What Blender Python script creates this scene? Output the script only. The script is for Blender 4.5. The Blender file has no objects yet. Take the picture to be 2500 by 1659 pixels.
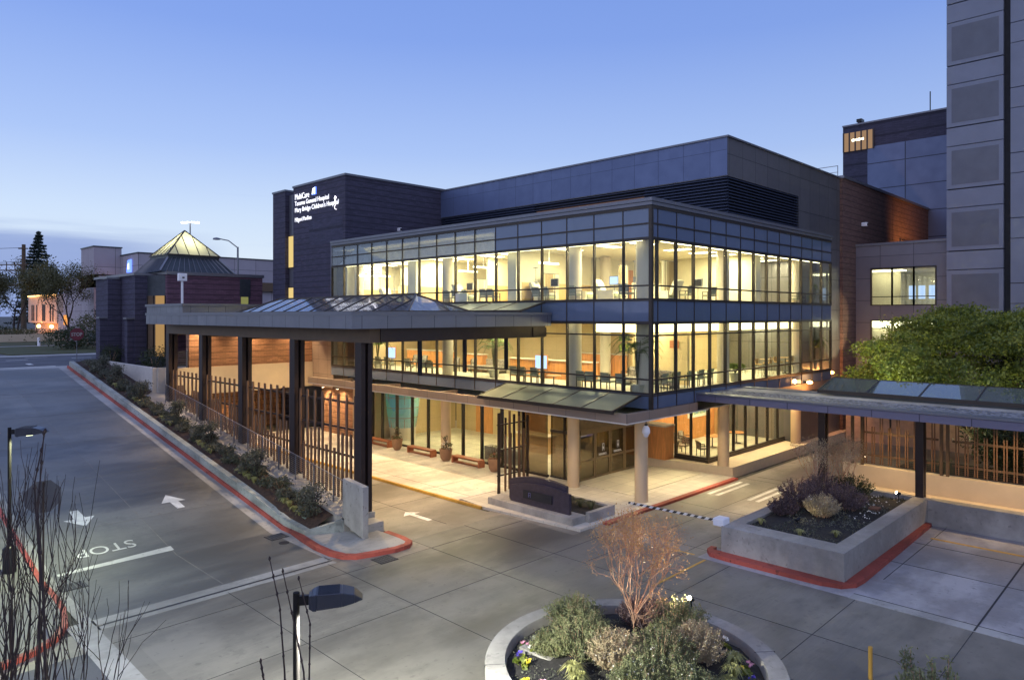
import bpy, math, random
import numpy as np
from mathutils import Vector, Matrix
PI = math.pi
R = math.radians
random.seed(7)
rng = np.random.default_rng(11)
scene = bpy.context.scene

# ---------------------------------------------------------------- camera
cd = bpy.data.cameras.new("camera")
cam = bpy.data.objects.new("camera", cd)
scene.collection.objects.link(cam)
cam.location = (0, 0, 8.85)
cam.rotation_euler = (R(90), 0, R(44.55 - 90))
cd.sensor_width = 36
cd.lens = 1722 / 2500 * 36
cd.shift_y = -60 / 2500
cd.clip_start = 0.3
cd.clip_end = 4000
scene.camera = cam

# ---------------------------------------------------------------- render and exposure
scene.render.engine = 'CYCLES'
scene.cycles.use_denoising = True
scene.cycles.max_bounces = 7
scene.cycles.diffuse_bounces = 4
scene.cycles.glossy_bounces = 3
scene.cycles.transparent_max_bounces = 16
scene.cycles.transmission_bounces = 4
scene.cycles.caustics_reflective = False
scene.cycles.caustics_refractive = False
scene.cycles.sample_clamp_indirect = 6
scene.view_settings.view_transform = 'Standard'
scene.view_settings.look = 'None'
scene.view_settings.gamma = 1
scene.view_settings.exposure = 0.0

# ---------------------------------------------------------------- sky (dusk)
world = bpy.data.worlds.new("World")
scene.world = world
world.use_nodes = True
wt = world.node_tree
wt.nodes.clear()
def wn(t, **k):
    n = wt.nodes.new(t)
    for a, b in k.items(): setattr(n, a, b)
    return n
out = wn('ShaderNodeOutputWorld')
bg = wn('ShaderNodeBackground')
sky = wn('ShaderNodeTexSky', sky_type='NISHITA', sun_disc=False)
sky.sun_elevation = R(1.0)
sky.sun_rotation = R(-60)
sky.air_density = 1.0
sky.dust_density = 0.3
sky.ozone_density = 4.0
tc = wn('ShaderNodeTexCoord')
sep = wn('ShaderNodeSeparateXYZ')
wt.links.new(tc.outputs['Generated'], sep.inputs[0])
ramp = wn('ShaderNodeValToRGB')                       # dusk gradient of the clear sky by height above the horizon
cr = ramp.color_ramp
cr.elements[0].position = 0.0
cr.elements[0].color = (.50, .60, .86, 1)
stops = [(.075, (.69, .80, .93)), (.13, (.60, .735, .94)), (.22, (.40, .55, .91)), (.36, (.235, .375, .825)),
         (.43, (.205, .34, .79)), (.62, (.30, .43, .88)), (1.0, (.36, .48, .90))]
cr.elements[1].position = 1.0
cr.elements[1].color = (*stops[-1][1], 1)
for p, c in stops[:-1]:
    e = cr.elements.new(p)
    e.color = (*c, 1)
wt.links.new(sep.outputs['Z'], ramp.inputs[0])
# low bank of thin violet cloud over the western horizon
mp = wn('ShaderNodeMapping')
mp.inputs['Scale'].default_value = (1.6, 1.6, 26)
wt.links.new(tc.outputs['Generated'], mp.inputs[0])
nz = wn('ShaderNodeTexNoise')
nz.inputs['Scale'].default_value = 1.5
nz.inputs['Detail'].default_value = 5
nz.inputs['Roughness'].default_value = .55
wt.links.new(mp.outputs[0], nz.inputs['Vector'])
ma = wn('ShaderNodeMath', operation='MULTIPLY_ADD')   # z + noise wobble
ma.inputs[1].default_value = .055
wt.links.new(nz.outputs['Fac'], ma.inputs[0])
wt.links.new(sep.outputs['Z'], ma.inputs[2])
band = wn('ShaderNodeMapRange')
band.inputs['From Min'].default_value = .138
band.inputs['From Max'].default_value = .112
band.interpolation_type = 'SMOOTHSTEP'
wt.links.new(ma.outputs[0], band.inputs['Value'])
dotn = wn('ShaderNodeVectorMath', operation='DOT_PRODUCT')
dotn.inputs[1].default_value = (.10, .995, 0)
wt.links.new(tc.outputs['Generated'], dotn.inputs[0])
azi = wn('ShaderNodeMapRange')
azi.inputs['From Min'].default_value = .945
azi.inputs['From Max'].default_value = .985
wt.links.new(dotn.outputs['Value'], azi.inputs['Value'])
mm = wn('ShaderNodeMath', operation='MULTIPLY')
wt.links.new(band.outputs[0], mm.inputs[0])
wt.links.new(azi.outputs[0], mm.inputs[1])
mm2 = wn('ShaderNodeMath', operation='MULTIPLY')
mm2.inputs[1].default_value = .78
wt.links.new(mm.outputs[0], mm2.inputs[0])
cm = wn('ShaderNodeMix', data_type='RGBA')
cm.inputs[7].default_value = (.20, .29, .62, 1)
wt.links.new(mm2.outputs[0], cm.inputs[0])
# thin high streaks
st = wn('ShaderNodeMapRange')
st.inputs['From Min'].default_value = .55
st.inputs['From Max'].default_value = .75
wt.links.new(nz.outputs['Fac'], st.inputs['Value'])
low = wn('ShaderNodeMapRange')
low.inputs['From Min'].default_value = .26
low.inputs['From Max'].default_value = .08
wt.links.new(sep.outputs['Z'], low.inputs['Value'])
sm = wn('ShaderNodeMath', operation='MULTIPLY')
wt.links.new(st.outputs[0], sm.inputs[0]); wt.links.new(low.outputs[0], sm.inputs[1])
sm2 = wn('ShaderNodeMath', operation='MULTIPLY'); sm2.inputs[1].default_value = .45
wt.links.new(sm.outputs[0], sm2.inputs[0])
cs = wn('ShaderNodeMix', data_type='RGBA')
cs.inputs[7].default_value = (.40, .52, .84, 1)
wt.links.new(sm2.outputs[0], cs.inputs[0])
wt.links.new(ramp.outputs[0], cs.inputs[6])
wt.links.new(cs.outputs[2], cm.inputs[6])
# brighter toward the afterglow (west), darker away from it
az2 = wn('ShaderNodeMapRange')
az2.inputs['From Min'].default_value = -1
az2.inputs['From Max'].default_value = 1
az2.inputs['To Min'].default_value = .80
az2.inputs['To Max'].default_value = 1.04
wt.links.new(dotn.outputs['Value'], az2.inputs['Value'])
vm = wn('ShaderNodeVectorMath', operation='SCALE')
wt.links.new(cm.outputs[2], vm.inputs[0])
wt.links.new(az2.outputs[0], vm.inputs['Scale'])
# pale pink afterglow in the west, behind and left of the camera
dg = wn('ShaderNodeVectorMath', operation='DOT_PRODUCT')
dg.inputs[1].default_value = (-.88, -.40, .26)
wt.links.new(tc.outputs['Generated'], dg.inputs[0])
gl0 = wn('ShaderNodeMapRange'); gl0.inputs['From Min'].default_value = .05; gl0.inputs['From Max'].default_value = 1; gl0.interpolation_type = 'SMOOTHSTEP'
wt.links.new(dg.outputs['Value'], gl0.inputs['Value'])
n2 = wn('ShaderNodeMapRange'); n2.inputs['From Min'].default_value = .35; n2.inputs['From Max'].default_value = .65; n2.inputs['To Min'].default_value = .7; n2.inputs['To Max'].default_value = 1.35
wt.links.new(nz.outputs['Fac'], n2.inputs['Value'])
gl1 = wn('ShaderNodeMath', operation='MULTIPLY'); wt.links.new(gl0.outputs[0], gl1.inputs[0]); wt.links.new(n2.outputs[0], gl1.inputs[1])
glc = wn('ShaderNodeVectorMath', operation='SCALE'); glc.inputs[0].default_value = (.46, .42, .52)
wt.links.new(gl1.outputs[0], glc.inputs['Scale'])
ga = wn('ShaderNodeVectorMath', operation='ADD'); wt.links.new(vm.outputs[0], ga.inputs[0]); wt.links.new(glc.outputs[0], ga.inputs[1])
add = wn('ShaderNodeVectorMath', operation='MULTIPLY_ADD')
add.inputs[1].default_value = (.012, .012, .012)
wt.links.new(sky.outputs[0], add.inputs[0])
wt.links.new(ga.outputs[0], add.inputs[2])
wt.links.new(add.outputs[0], bg.inputs['Color'])
bg.inputs['Strength'].default_value = 1.0
wt.links.new(bg.outputs[0], out.inputs[0])

# ---------------------------------------------------------------- object helpers
COL = scene.collection
class MB:
    """collects geometry in world coordinates, builds ONE mesh object"""
    def __init__(s): s.v = []; s.f = []; s.n = 0
    def add(s, vs, fs):
        b = s.n
        s.v.extend(vs); s.n += len(vs)
        s.f.extend([tuple(i + b for i in f) for f in fs])
        return s
    def box(s, x0, x1, y0, y1, z0, z1):
        if x0 > x1: x0, x1 = x1, x0
        if y0 > y1: y0, y1 = y1, y0
        if z0 > z1: z0, z1 = z1, z0
        return s.add([(x0,y0,z0),(x1,y0,z0),(x1,y1,z0),(x0,y1,z0),(x0,y0,z1),(x1,y0,z1),(x1,y1,z1),(x0,y1,z1)],
                     [(0,3,2,1),(4,5,6,7),(0,1,5,4),(1,2,6,5),(2,3,7,6),(3,0,4,7)])
    def bar(s, a, b, w, h, up=(0,0,1)):
        a = Vector(a); b = Vector(b); d = (b - a).normalized(); up = Vector(up)
        r = d.cross(up)
        if r.length < 1e-4: r = Vector((1,0,0))
        r.normalize(); u = r.cross(d).normalized()
        r *= w / 2; u *= h / 2
        vs = [tuple(p) for p in (a-r-u, a+r-u, a+r+u, a-r+u, b-r-u, b+r-u, b+r+u, b-r+u)]
        return s.add(vs, [(0,1,2,3),(7,6,5,4),(0,4,5,1),(1,5,6,2),(2,6,7,3),(3,7,4,0)])
    def quad(s, *p): return s.add([tuple(q) for q in p], [tuple(range(len(p)))])
    def prism(s, poly, z0, z1):
        n = len(poly)
        zt = z1 if hasattr(z1, '__len__') else [z1] * n
        zb = z0 if hasattr(z0, '__len__') else [z0] * n
        vs = [(p[0], p[1], zb[i]) for i, p in enumerate(poly)] + [(p[0], p[1], zt[i]) for i, p in enumerate(poly)]
        fs = [tuple(reversed(range(n))), tuple(range(n, 2*n))] + [(i, (i+1) % n, n + (i+1) % n, n + i) for i in range(n)]
        return s.add(vs, fs)
    def cyl(s, x, y, z0, z1, r, r2=None, n=20):
        r2 = r if r2 is None else r2
        vs = [(x + r*math.cos(2*PI*i/n), y + r*math.sin(2*PI*i/n), z0) for i in range(n)] + \
             [(x + r2*math.cos(2*PI*i/n), y + r2*math.sin(2*PI*i/n), z1) for i in range(n)]
        return s.add(vs, [tuple(reversed(range(n))), tuple(range(n, 2*n))] + [(i, (i+1) % n, n + (i+1) % n, n + i) for i in range(n)])
    def lathe(s, x, y, prof, n=20):
        vs = []; fs = []
        for (r, z) in prof:
            vs += [(x + r*math.cos(2*PI*i/n), y + r*math.sin(2*PI*i/n), z) for i in range(n)]
        for k in range(len(prof) - 1):
            for i in range(n):
                fs.append((k*n+i, k*n+(i+1) % n, (k+1)*n+(i+1) % n, (k+1)*n+i))
        fs.append(tuple(reversed(range(n)))); fs.append(tuple(range((len(prof)-1)*n, len(prof)*n)))
        return s.add(vs, fs)
    def tube(s, pts, rs, n=6):
        pts = [Vector(p) for p in pts]
        if not hasattr(rs, '__len__'): rs = [rs] * len(pts)
        vs = []; fs = []
        ref = Vector((.31, .17, .93))
        for k, p in enumerate(pts):
            d = (pts[min(k+1, len(pts)-1)] - pts[max(k-1, 0)]).normalized()
            a = d.cross(ref)
            if a.length < 1e-3: a = d.cross(Vector((1,0,0)))
            a.normalize(); b = d.cross(a)
            for i in range(n):
                t = 2*PI*i/n
                vs.append(tuple(p + (a*math.cos(t) + b*math.sin(t)) * rs[k]))
        for k in range(len(pts)-1):
            for i in range(n):
                fs.append((k*n+i, k*n+(i+1) % n, (k+1)*n+(i+1) % n, (k+1)*n+i))
        fs.append(tuple(reversed(range(n)))); fs.append(tuple(range((len(pts)-1)*n, len(pts)*n)))
        return s.add(vs, fs)
    def arr(s, V, k):
        """numpy array (m*k,3): m separate k-gons"""
        V = V.reshape(-1, 3); m = len(V) // k; b = s.n
        s.v.extend(map(tuple, V.tolist())); s.n += len(V)
        s.f.extend([tuple(range(b + i*k, b + i*k + k)) for i in range(m)])
        return s
    def build(s, name, mat, parent=None, smooth=False, bevel=0, loc=None):
        o0 = Vector(root_loc(parent)) if parent is not None else Vector(loc or (0,0,0))
        me = bpy.data.meshes.new(name)
        V = np.array(s.v, dtype=float) - np.array(o0)
        me.from_pydata(V.tolist(), [], s.f)
        me.materials.append(mat)
        if smooth:
            me.polygons.foreach_set('use_smooth', [True] * len(me.polygons))
            try: me.set_sharp_from_angle(angle=R(40))
            except Exception: pass
        o = bpy.data.objects.new(name, me)
        COL.objects.link(o)
        if parent is not None: o.parent = parent
        else: o.location = o0
        if bevel:
            b = o.modifiers.new('bevel', 'BEVEL'); b.width = bevel; b.segments = 2; b.limit_method = 'ANGLE'
        return o
def root_loc(o):
    while o.parent is not None: o = o.parent
    return o.location
def tag(o, label, cat, group=None):
    o['label'] = label; o['category'] = cat
    if group: o['group'] = group
    return o
def thing(name, label, cat, loc, group=None):
    o = bpy.data.objects.new(name, None)
    COL.objects.link(o)
    o.location = loc
    o.empty_display_size = .3
    return tag(o, label, cat, group)
def single(mb, name, mat, label, cat, group=None, **k):
    V = np.array(mb.v); lo = V.min(0); hi = V.max(0)
    o = mb.build(name, mat, None, loc=(float((lo[0]+hi[0])/2), float((lo[1]+hi[1])/2), float(lo[2])), **k)
    return tag(o, label, cat, group)
def struct(mb, name, mat, kind='structure', **k):
    o = mb.build(name, mat, None, **k); o['kind'] = kind; return o
def dup(root, loc, rz=0, label=None, s=1):
    def cp(o, par):
        c = o.copy(); COL.objects.link(c); c.parent = par
        for ch in list(o.children): cp(ch, c)
        return c
    r = cp(root, None)
    r.location = loc; r.rotation_euler = (0, 0, rz); r.scale = (s, s, s)
    if label: r['label'] = label
    return r
ORD = ['first','second','third','fourth','fifth','sixth','seventh','eighth','ninth','tenth','eleventh','twelfth','thirteenth','fourteenth','fifteenth','sixteenth','seventeenth','eighteenth','nineteenth','twentieth']

# ---------------------------------------------------------------- material helpers
class NT:
    def __init__(s, name):
        s.m = bpy.data.materials.new(name); s.m.use_nodes = True; s.t = s.m.node_tree; s.t.nodes.clear()
        s.out = s.n('ShaderNodeOutputMaterial')
    def n(s, t, **k):
        x = s.t.nodes.new(t)
        for a, b in k.items(): setattr(x, a, b)
        return x
    def l(s, a, b): s.t.links.new(a, b)
    def math(s, op, a, b=None, c=None):
        x = s.n('ShaderNodeMath', operation=op)
        for i, v in enumerate((a, b, c)):
            if v is None: continue
            if isinstance(v, (int, float)): x.inputs[i].default_value = v
            else: s.l(v, x.inputs[i])
        return x.outputs[0]
    def mix(s, f, a, b, mode='MIX'):
        x = s.n('ShaderNodeMix', data_type='RGBA', blend_type=mode)
        for i, v in ((0, f), (6, a), (7, b)):
            if isinstance(v, (int, float)): x.inputs[i].default_value = v
            elif isinstance(v, tuple): x.inputs[i].default_value = (*v[:3], 1)
            else: s.l(v, x.inputs[i])
        return x.outputs[2]
    def pos(s):
        g = s.n('ShaderNodeNewGeometry'); return g.outputs['Position']
    def noise(s, vec, scale, detail=4, rough=.55, stretch=None):
        if stretch:
            m = s.n('ShaderNodeMapping'); m.inputs['Scale'].default_value = stretch; s.l(vec, m.inputs[0]); vec = m.outputs[0]
        x = s.n('ShaderNodeTexNoise'); x.inputs['Scale'].default_value = scale
        x.inputs['Detail'].default_value = detail; x.inputs['Roughness'].default_value = rough
        s.l(vec, x.inputs['Vector']); return x.outputs['Fac']
    def rng(s, v, a, b, c=0., d=1.):
        x = s.n('ShaderNodeMapRange')
        for i, q in enumerate((a, b, c, d)): x.inputs[i+1].default_value = q
        s.l(v, x.inputs[0]); return x.outputs[0]
    def bsdf(s, col, rough=.6, metal=0, bump=None, bs=.3, bd=.02, spec=.5):
        p = s.n('ShaderNodeBsdfPrincipled')
        for key, v in (('Base Color', col), ('Roughness', rough), ('Metallic', metal)):
            if isinstance(v, tuple): p.inputs[key].default_value = (*v[:3], 1)
            elif isinstance(v, (int, float)): p.inputs[key].default_value = v
            else: s.l(v, p.inputs[key])
        p.inputs['Specular IOR Level'].default_value = spec
        if bump is not None:
            b = s.n('ShaderNodeBump'); b.inputs['Strength'].default_value = bs; b.inputs['Distance'].default_value = bd
            s.l(bump, b.inputs['Height']); s.l(b.outputs[0], p.inputs['Normal'])
        s.l(p.outputs[0], s.out.inputs[0]); return p
def mul(c, k): return tuple(min(1, x*k) for x in c)
def plain(name, c, rough=.6, metal=0, var=.18, scale=3., bump=0, spec=.5):
    t = NT(name); p = t.pos(); f = t.noise(p, scale, 5)
    col = t.mix(t.rng(f, .3, .7), mul(c, 1-var), mul(c, 1+var))
    t.bsdf(col, rough, metal, f if bump else None, bump or .3, .01, spec); return t.m
def concrete(name, c, rough=.62, streak=(1, .12, 1), amt=.35, bump=.25, spec=.45, slab=None, stain=.5):
    t = NT(name); p = t.pos()
    a = t.noise(p, .35, 6, .6, streak); b = t.noise(p, 2.2, 6, .65); d = t.noise(p, 14, 3, .6)
    e = t.noise(p, 1.4, 5, .6, streak)
    col = t.mix(t.rng(a, .39, .61), mul(c, 1-amt), mul(c, 1+amt*.75))
    col = t.mix(t.rng(b, .45, .75, 0, .55), col, mul(c, .72))
    col = t.mix(t.rng(e, .52, .72, 0, .4), col, mul(c, 1.35))
    col = t.mix(t.rng(d, .3, .7, 0, .25), col, mul(c, .8))
    br = t.noise(p, 5, 4, .6, (.3, 3.2, 1)) if streak[0] < streak[1] else t.noise(p, 5, 4, .6, (1, 1, 1))
    col = t.mix(t.rng(br, .35, .70, 0, .45), col, mul(c, .62))
    pt = t.noise(p, .22, 5, .62, (.7, 1.3, 1))
    col = t.mix(t.rng(pt, .46, .60, 0, .75), col, mul(c, 1.55)); col = t.mix(t.rng(pt, .44, .32, 0, .6), col, mul(c, .62))  # broad patches: light pools and tree shade put into the concrete colour
    f_ = t.noise(p, 5.5, 3, .5); g_ = t.noise(p, .9, 7, .7)
    col = t.mix(t.rng(f_, .635, .70, 0, stain), col, mul(c, .45))
    col = t.mix(t.rng(g_, .555, .63, 0, stain*.7), col, mul(c, .55))
    if slab:
        sx = t.n('ShaderNodeSeparateXYZ'); t.l(p, sx.inputs[0]); cv = t.n('ShaderNodeCombineXYZ')
        for i in (0, 1): t.l(t.math('FLOOR', t.math('DIVIDE', t.math('SUBTRACT', sx.outputs[i], slab[2+i]), slab[i])), cv.inputs[i])
        wn_ = t.n('ShaderNodeTexWhiteNoise', noise_dimensions='2D'); t.l(cv.outputs[0], wn_.inputs['Vector'])
        col = t.mix(t.rng(wn_.outputs[0], 0, 1, 0, .34), col, mul(c, .62))
    rg = t.rng(a, .3, .7, rough-.12, rough+.12)
    t.bsdf(col, rg, 0, d, bump, .008, spec); return t.m
def panel(name, c, w=1.2, ow=0, h=0, oh=0, t_=.018, rough=.45, metal=.55, var=.08, joint=.25):
    """metal or stone panels with dark joints every w metres along the wall and h metres up"""
    t = NT(name); p = t.pos(); sx = t.n('ShaderNodeSeparateXYZ'); t.l(p, sx.inputs[0])
    u = t.math('ADD', sx.outputs[0], sx.outputs[1])
    u = t.math('DIVIDE', t.math('SUBTRACT', u, ow), w)
    m = t.math('LESS_THAN', t.math('FRACT', u), t_ / w)
    cell = t.math('FLOOR', u)
    if h:
        v = t.math('DIVIDE', t.math('SUBTRACT', sx.outputs[2], oh), h)
        m = t.math('MAXIMUM', m, t.math('LESS_THAN', t.math('FRACT', v), t_ / h))
        cell = t.math('ADD', cell, t.math('MULTIPLY', t.math('FLOOR', v), 7.3))
    wn_ = t.n('ShaderNodeTexWhiteNoise', noise_dimensions='1D'); t.l(cell, wn_.inputs['W'])
    nf = t.noise(p, 1.3, 4)
    col = t.mix(wn_.outputs[0], mul(c, 1-var), mul(c, 1+var))
    col = t.mix(t.rng(nf, .35, .7, 0, .3), col, mul(c, .8))
    col = t.mix(m, col, mul(c, joint))
    inv = t.math('SUBTRACT', 1, m)
    t.bsdf(col, t.rng(nf, .3, .7, rough-.06, rough+.08), metal, inv, .5, .01); return t.m
def brick(name, c, mortar=.55, bw=.42, bh=.105, groove=4, rough=.8):
    t = NT(name); p = t.pos(); sx = t.n('ShaderNodeSeparateXYZ'); t.l(p, sx.inputs[0])
    u = t.math('ADD', sx.outputs[0], sx.outputs[1])
    cv = t.n('ShaderNodeCombineXYZ'); t.l(u, cv.inputs[0]); t.l(sx.outputs[2], cv.inputs[1])
    b = t.n('ShaderNodeTexBrick'); t.l(cv.outputs[0], b.inputs['Vector'])
    b.inputs['Scale'].default_value = 1; b.inputs['Brick Width'].default_value = bw; b.inputs['Row Height'].default_value = bh
    b.inputs['Mortar Size'].default_value = .008; b.inputs['Bias'].default_value = 0
    b.inputs['Color1'].default_value = (*mul(c, .78), 1); b.inputs['Color2'].default_value = (*mul(c, 1.22), 1)
    b.inputs['Mortar'].default_value = (*mul(c, mortar), 1)
    g = t.math('LESS_THAN', t.math('FRACT', t.math('DIVIDE', sx.outputs[2], bh*groove)), .16)   # every fourth course set back
    nf = t.noise(p, .8, 5)
    col = t.mix(t.rng(nf, .35, .7, 0, .35), b.outputs['Color'], mul(c, .65))
    col = t.mix(t.math('MULTIPLY', g, .62), col, mul(c, .3))  # shade inside the set-back courses put into the brick colour
    hh = t.math('SUBTRACT', t.math('SUBTRACT', 1, g), t.math('MULTIPLY', b.outputs['Fac'], .3))
    t.bsdf(col, rough, 0, hh, .8, .03); return t.m
def wood(name, c, rough=.5, axis=(12, 12, .6)):
    t = NT(name); p = t.pos(); f = t.noise(p, 3, 6, .6, axis); g = t.noise(p, 1.2, 2)
    col = t.mix(t.rng(f, .3, .7), mul(c, .7), mul(c, 1.3)); col = t.mix(t.rng(g, .3, .7, 0, .3), col, mul(c, .75))
    t.bsdf(col, rough, 0, f, .15, .005); return t.m
def emit(name, c, s):
    t = NT(name); e = t.n('ShaderNodeEmission'); e.inputs[0].default_value = (*c, 1); e.inputs[1].default_value = s
    t.l(e.outputs[0], t.out.inputs[0]); return t.m
def glass(name, tint=(.93,.96,.93), ior=1.5, rough=.0, base=0.0, refl=(1,1,1)):
    """thin pane: sees through, mirrors its surroundings more at grazing angles"""
    t = NT(name); lw = t.n('ShaderNodeLayerWeight'); lw.inputs[0].default_value = .5
    f0 = ((ior-1)/(ior+1))**2; fres = t.math('MULTIPLY_ADD', t.math('POWER', lw.outputs['Facing'], 5), 1-f0, f0)
    tr = t.n('ShaderNodeBsdfTransparent'); tr.inputs[0].default_value = (*tint, 1)
    gl = t.n('ShaderNodeBsdfGlossy'); gl.inputs['Roughness'].default_value = rough; gl.inputs[0].default_value = (*refl, 1)
    mx = t.n('ShaderNodeMixShader'); t.l(t.math('MAXIMUM', fres, base), mx.inputs[0])
    t.l(tr.outputs[0], mx.inputs[1]); t.l(gl.outputs[0], mx.inputs[2]); t.l(mx.outputs[0], t.out.inputs[0]); return t.m
def frit(name, tint, dens, dcol=(.55,.58,.46), gg=.30, g0=.03, gr=.05):
    """fritted glass: mostly see-through, a fine pale dot screen catches the light"""
    t = NT(name); lw = t.n('ShaderNodeLayerWeight'); lw.inputs[0].default_value = .5
    tr = t.n('ShaderNodeBsdfTransparent'); tr.inputs[0].default_value = (*tint, 1)
    df = t.n('ShaderNodeBsdfDiffuse'); df.inputs[0].default_value = (*dcol, 1); tl = t.n('ShaderNodeBsdfTranslucent'); tl.inputs[0].default_value = (*dcol, 1)
    ad = t.n('ShaderNodeMixShader'); ad.inputs[0].default_value = .5; t.l(df.outputs[0], ad.inputs[1]); t.l(tl.outputs[0], ad.inputs[2])
    m1 = t.n('ShaderNodeMixShader'); m1.inputs[0].default_value = dens; t.l(tr.outputs[0], m1.inputs[1]); t.l(ad.outputs[0], m1.inputs[2])
    gl = t.n('ShaderNodeBsdfGlossy'); gl.inputs['Roughness'].default_value = gr
    m2 = t.n('ShaderNodeMixShader'); t.l(t.math('MULTIPLY_ADD', t.math('POWER', lw.outputs['Facing'], 4), gg, g0), m2.inputs[0])
    t.l(m1.outputs[0], m2.inputs[1]); t.l(gl.outputs[0], m2.inputs[2]); t.l(m2.outputs[0], t.out.inputs[0]); return t.m
def leafm(name, c1, c2, rough=.55, trans=.25):
    t = NT(name); p = t.pos(); f = t.noise(p, 1.6, 4); g = t.noise(p, 9, 2)
    col = t.mix(t.rng(f, .35, .65), c1, c2); col = t.mix(t.rng(g, .35, .7, 0, .5), col, mul(c1, .6))
    b = t.bsdf(col, rough); tl = t.n('ShaderNodeBsdfTranslucent'); t.l(col, tl.inputs[0])
    mx = t.n('ShaderNodeMixShader'); mx.inputs[0].default_value = trans
    t.l(b.outputs[0], mx.inputs[1]); t.l(tl.outputs[0], mx.inputs[2]); t.l(mx.outputs[0], t.out.inputs[0]); return t.m

M = {}
M['drive'] = concrete('driveway_concrete', (.125,.124,.112), .48, (.16, .75, 1), .62, slab=(3.8, 5.5, 9.9, 25.5), stain=.35)
M['apron'] = concrete('apron_concrete', (.160,.150,.125), .46, (.22, .9, 1), .50, slab=(3.35, 4.1, 3.1, .75), stain=.45)
M['lane'] = concrete('lane_concrete', (.22,.20,.165), .46, (.3, .9, 1), .4, slab=(3.4, 2, .2, 1.9))
M['light_conc'] = concrete('light_concrete', (.27,.265,.245), .6, (1, 1, 1), .2)
M['plaza'] = concrete('plaza_concrete', (.30,.29,.29), .52, (.7, .7, 1), .32, slab=(3, 3.08, .7, 1.6))
M['walk'] = concrete('walk_concrete', (.52,.47,.40), .55, (1, 1, 1), .14)
M['asphalt'] = concrete('asphalt', (.06,.062,.072), .7, (1, 1, 1), .3)
M['wallconc'] = concrete('wall_concrete', (.29,.275,.245), .7, (1, 1, 1), .16, .2)
M['mossy'] = concrete('weathered_concrete', (.27,.29,.26), .75, (.6, .6, 3), .55, .3, stain=.9)
M['beigewall'] = plain('beige_stucco', (.60,.50,.36), .8, 0, .06, 1.2, .1)
M['greywall'] = plain('grey_stucco', (.36,.36,.37), .8, 0, .08, 1.0, .1)
M['joint'] = plain('joint_sealant', (.025,.025,.028), .8)
M['slot'] = plain('drain_slot', (.012,.013,.018), .6)
M['red'] = concrete('red_kerb_paint', (.30,.06,.04), .6, (.6, .6, 1), .5, stain=1.0)
M['yellow'] = concrete('yellow_paint', (.50,.29,.05), .6, (1, 1, 1), .2)
M['white'] = concrete('white_paint', (.60,.60,.56), .6, (.5, .5, 1), .25, stain=.7)
M['soil'] = plain('bark_mulch', (.040,.022,.014), .95, 0, .5, 9, .9)
M['darksoil'] = plain('dark_soil', (.020,.018,.016), .95, 0, .5, 9, .9)
M['grass'] = leafm('grass', (.06,.075,.02), (.11,.11,.03), .8)
M['ground'] = plain('ground', (.07,.07,.06), .9, 0, .3, .4)
# tiles of the entrance plaza
def tiles(name, c, w):
    t = NT(name); p = t.pos(); sx = t.n('ShaderNodeSeparateXYZ'); t.l(p, sx.inputs[0])
    fx = t.math('DIVIDE', sx.outputs[0], w); fy = t.math('DIVIDE', sx.outputs[1], w)
    m = t.math('MAXIMUM', t.math('LESS_THAN', t.math('FRACT', fx), .025), t.math('LESS_THAN', t.math('FRACT', fy), .025))
    wn_ = t.n('ShaderNodeTexWhiteNoise', noise_dimensions='2D'); cv = t.n('ShaderNodeCombineXYZ')
    t.l(t.math('FLOOR', fx), cv.inputs[0]); t.l(t.math('FLOOR', fy), cv.inputs[1]); t.l(cv.outputs[0], wn_.inputs['Vector'])
    n = t.noise(p, 3, 5)
    col = t.mix(wn_.outputs[0], mul(c, .86), mul(c, 1.1)); col = t.mix(t.rng(n, .4, .7, 0, .4), col, mul(c, .8)); col = t.mix(m, col, mul(c, .45))
    t.bsdf(col, .5, 0, t.math('SUBTRACT', 1, m), .3, .005); return t.m
M['tiles'] = tiles('plaza_pavers', (.55,.51,.43), .61)
M['lobbyfloor'] = tiles('lobby_terrazzo', (.62,.58,.46), 1.2)
# buildings
M['bluepanel'] = panel('blue_grey_metal_panel', (.115,.15,.26), 1.7, 0, 1.62, .2, .025, .42, .35, .05, .5)
M['striplpanel'] = panel('grey_metal_panel_tall', (.17,.165,.17), 1.6, .9, 2.15, .6, .03, .38, .5)
M['fascia'] = panel('fascia_metal', (.20,.205,.235), 1.22, .3, 0, 0, .025, .38, .55)
M['fascia_warm'] = panel('fascia_metal_brown', (.30,.23,.18), 1.7, .2, 0, 0, .02, .5, .2)
M['brownpanel'] = panel('brown_wall_panel', (.36,.27,.20), 1.25, .3, 1.05, .35, .02, .55, .1)
M['capmetal'] = plain('parapet_cap_metal', (.17,.175,.20), .4, .5, .06)
M['spandrel'] = panel('blue_spandrel_glass', (.125,.165,.25), 1.7, .0, 0, 0, .001, .09, .15, .06)
M['upperglass'] = glass('tinted_upper_glass', (.70,.74,.78), 1.5, .02, .13, (.8,.85,1))
M['frame'] = plain('dark_bronze_frame', (.055,.045,.038), .4, .55, .1)
M['louver'] = plain('dark_louver_metal', (.055,.068,.11), .45, .5, .08)
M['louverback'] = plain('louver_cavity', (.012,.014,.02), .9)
M['darkbrick'] = brick('dark_blue_brick', (.058,.054,.088))
M['darkbrick2'] = brick('dark_brick_smooth', (.055,.054,.09), .7, .42, .105, 12)
M['purple_lit_brick'] = brick('brick_with_purple_light', (.13,.065,.095))  # purple light on the pavilion's main face put into the brick colour
M['brownbrick'] = brick('brown_brick', (.15,.085,.07))
M['redbrick'] = brick('red_brown_brick', (.36,.185,.10))
M['slate'] = plain('standing_seam_metal', (.05,.06,.07), .45, .5)
M['glass'] = glass('clear_glass', (.95,.97,.93), 1.45)
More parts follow.
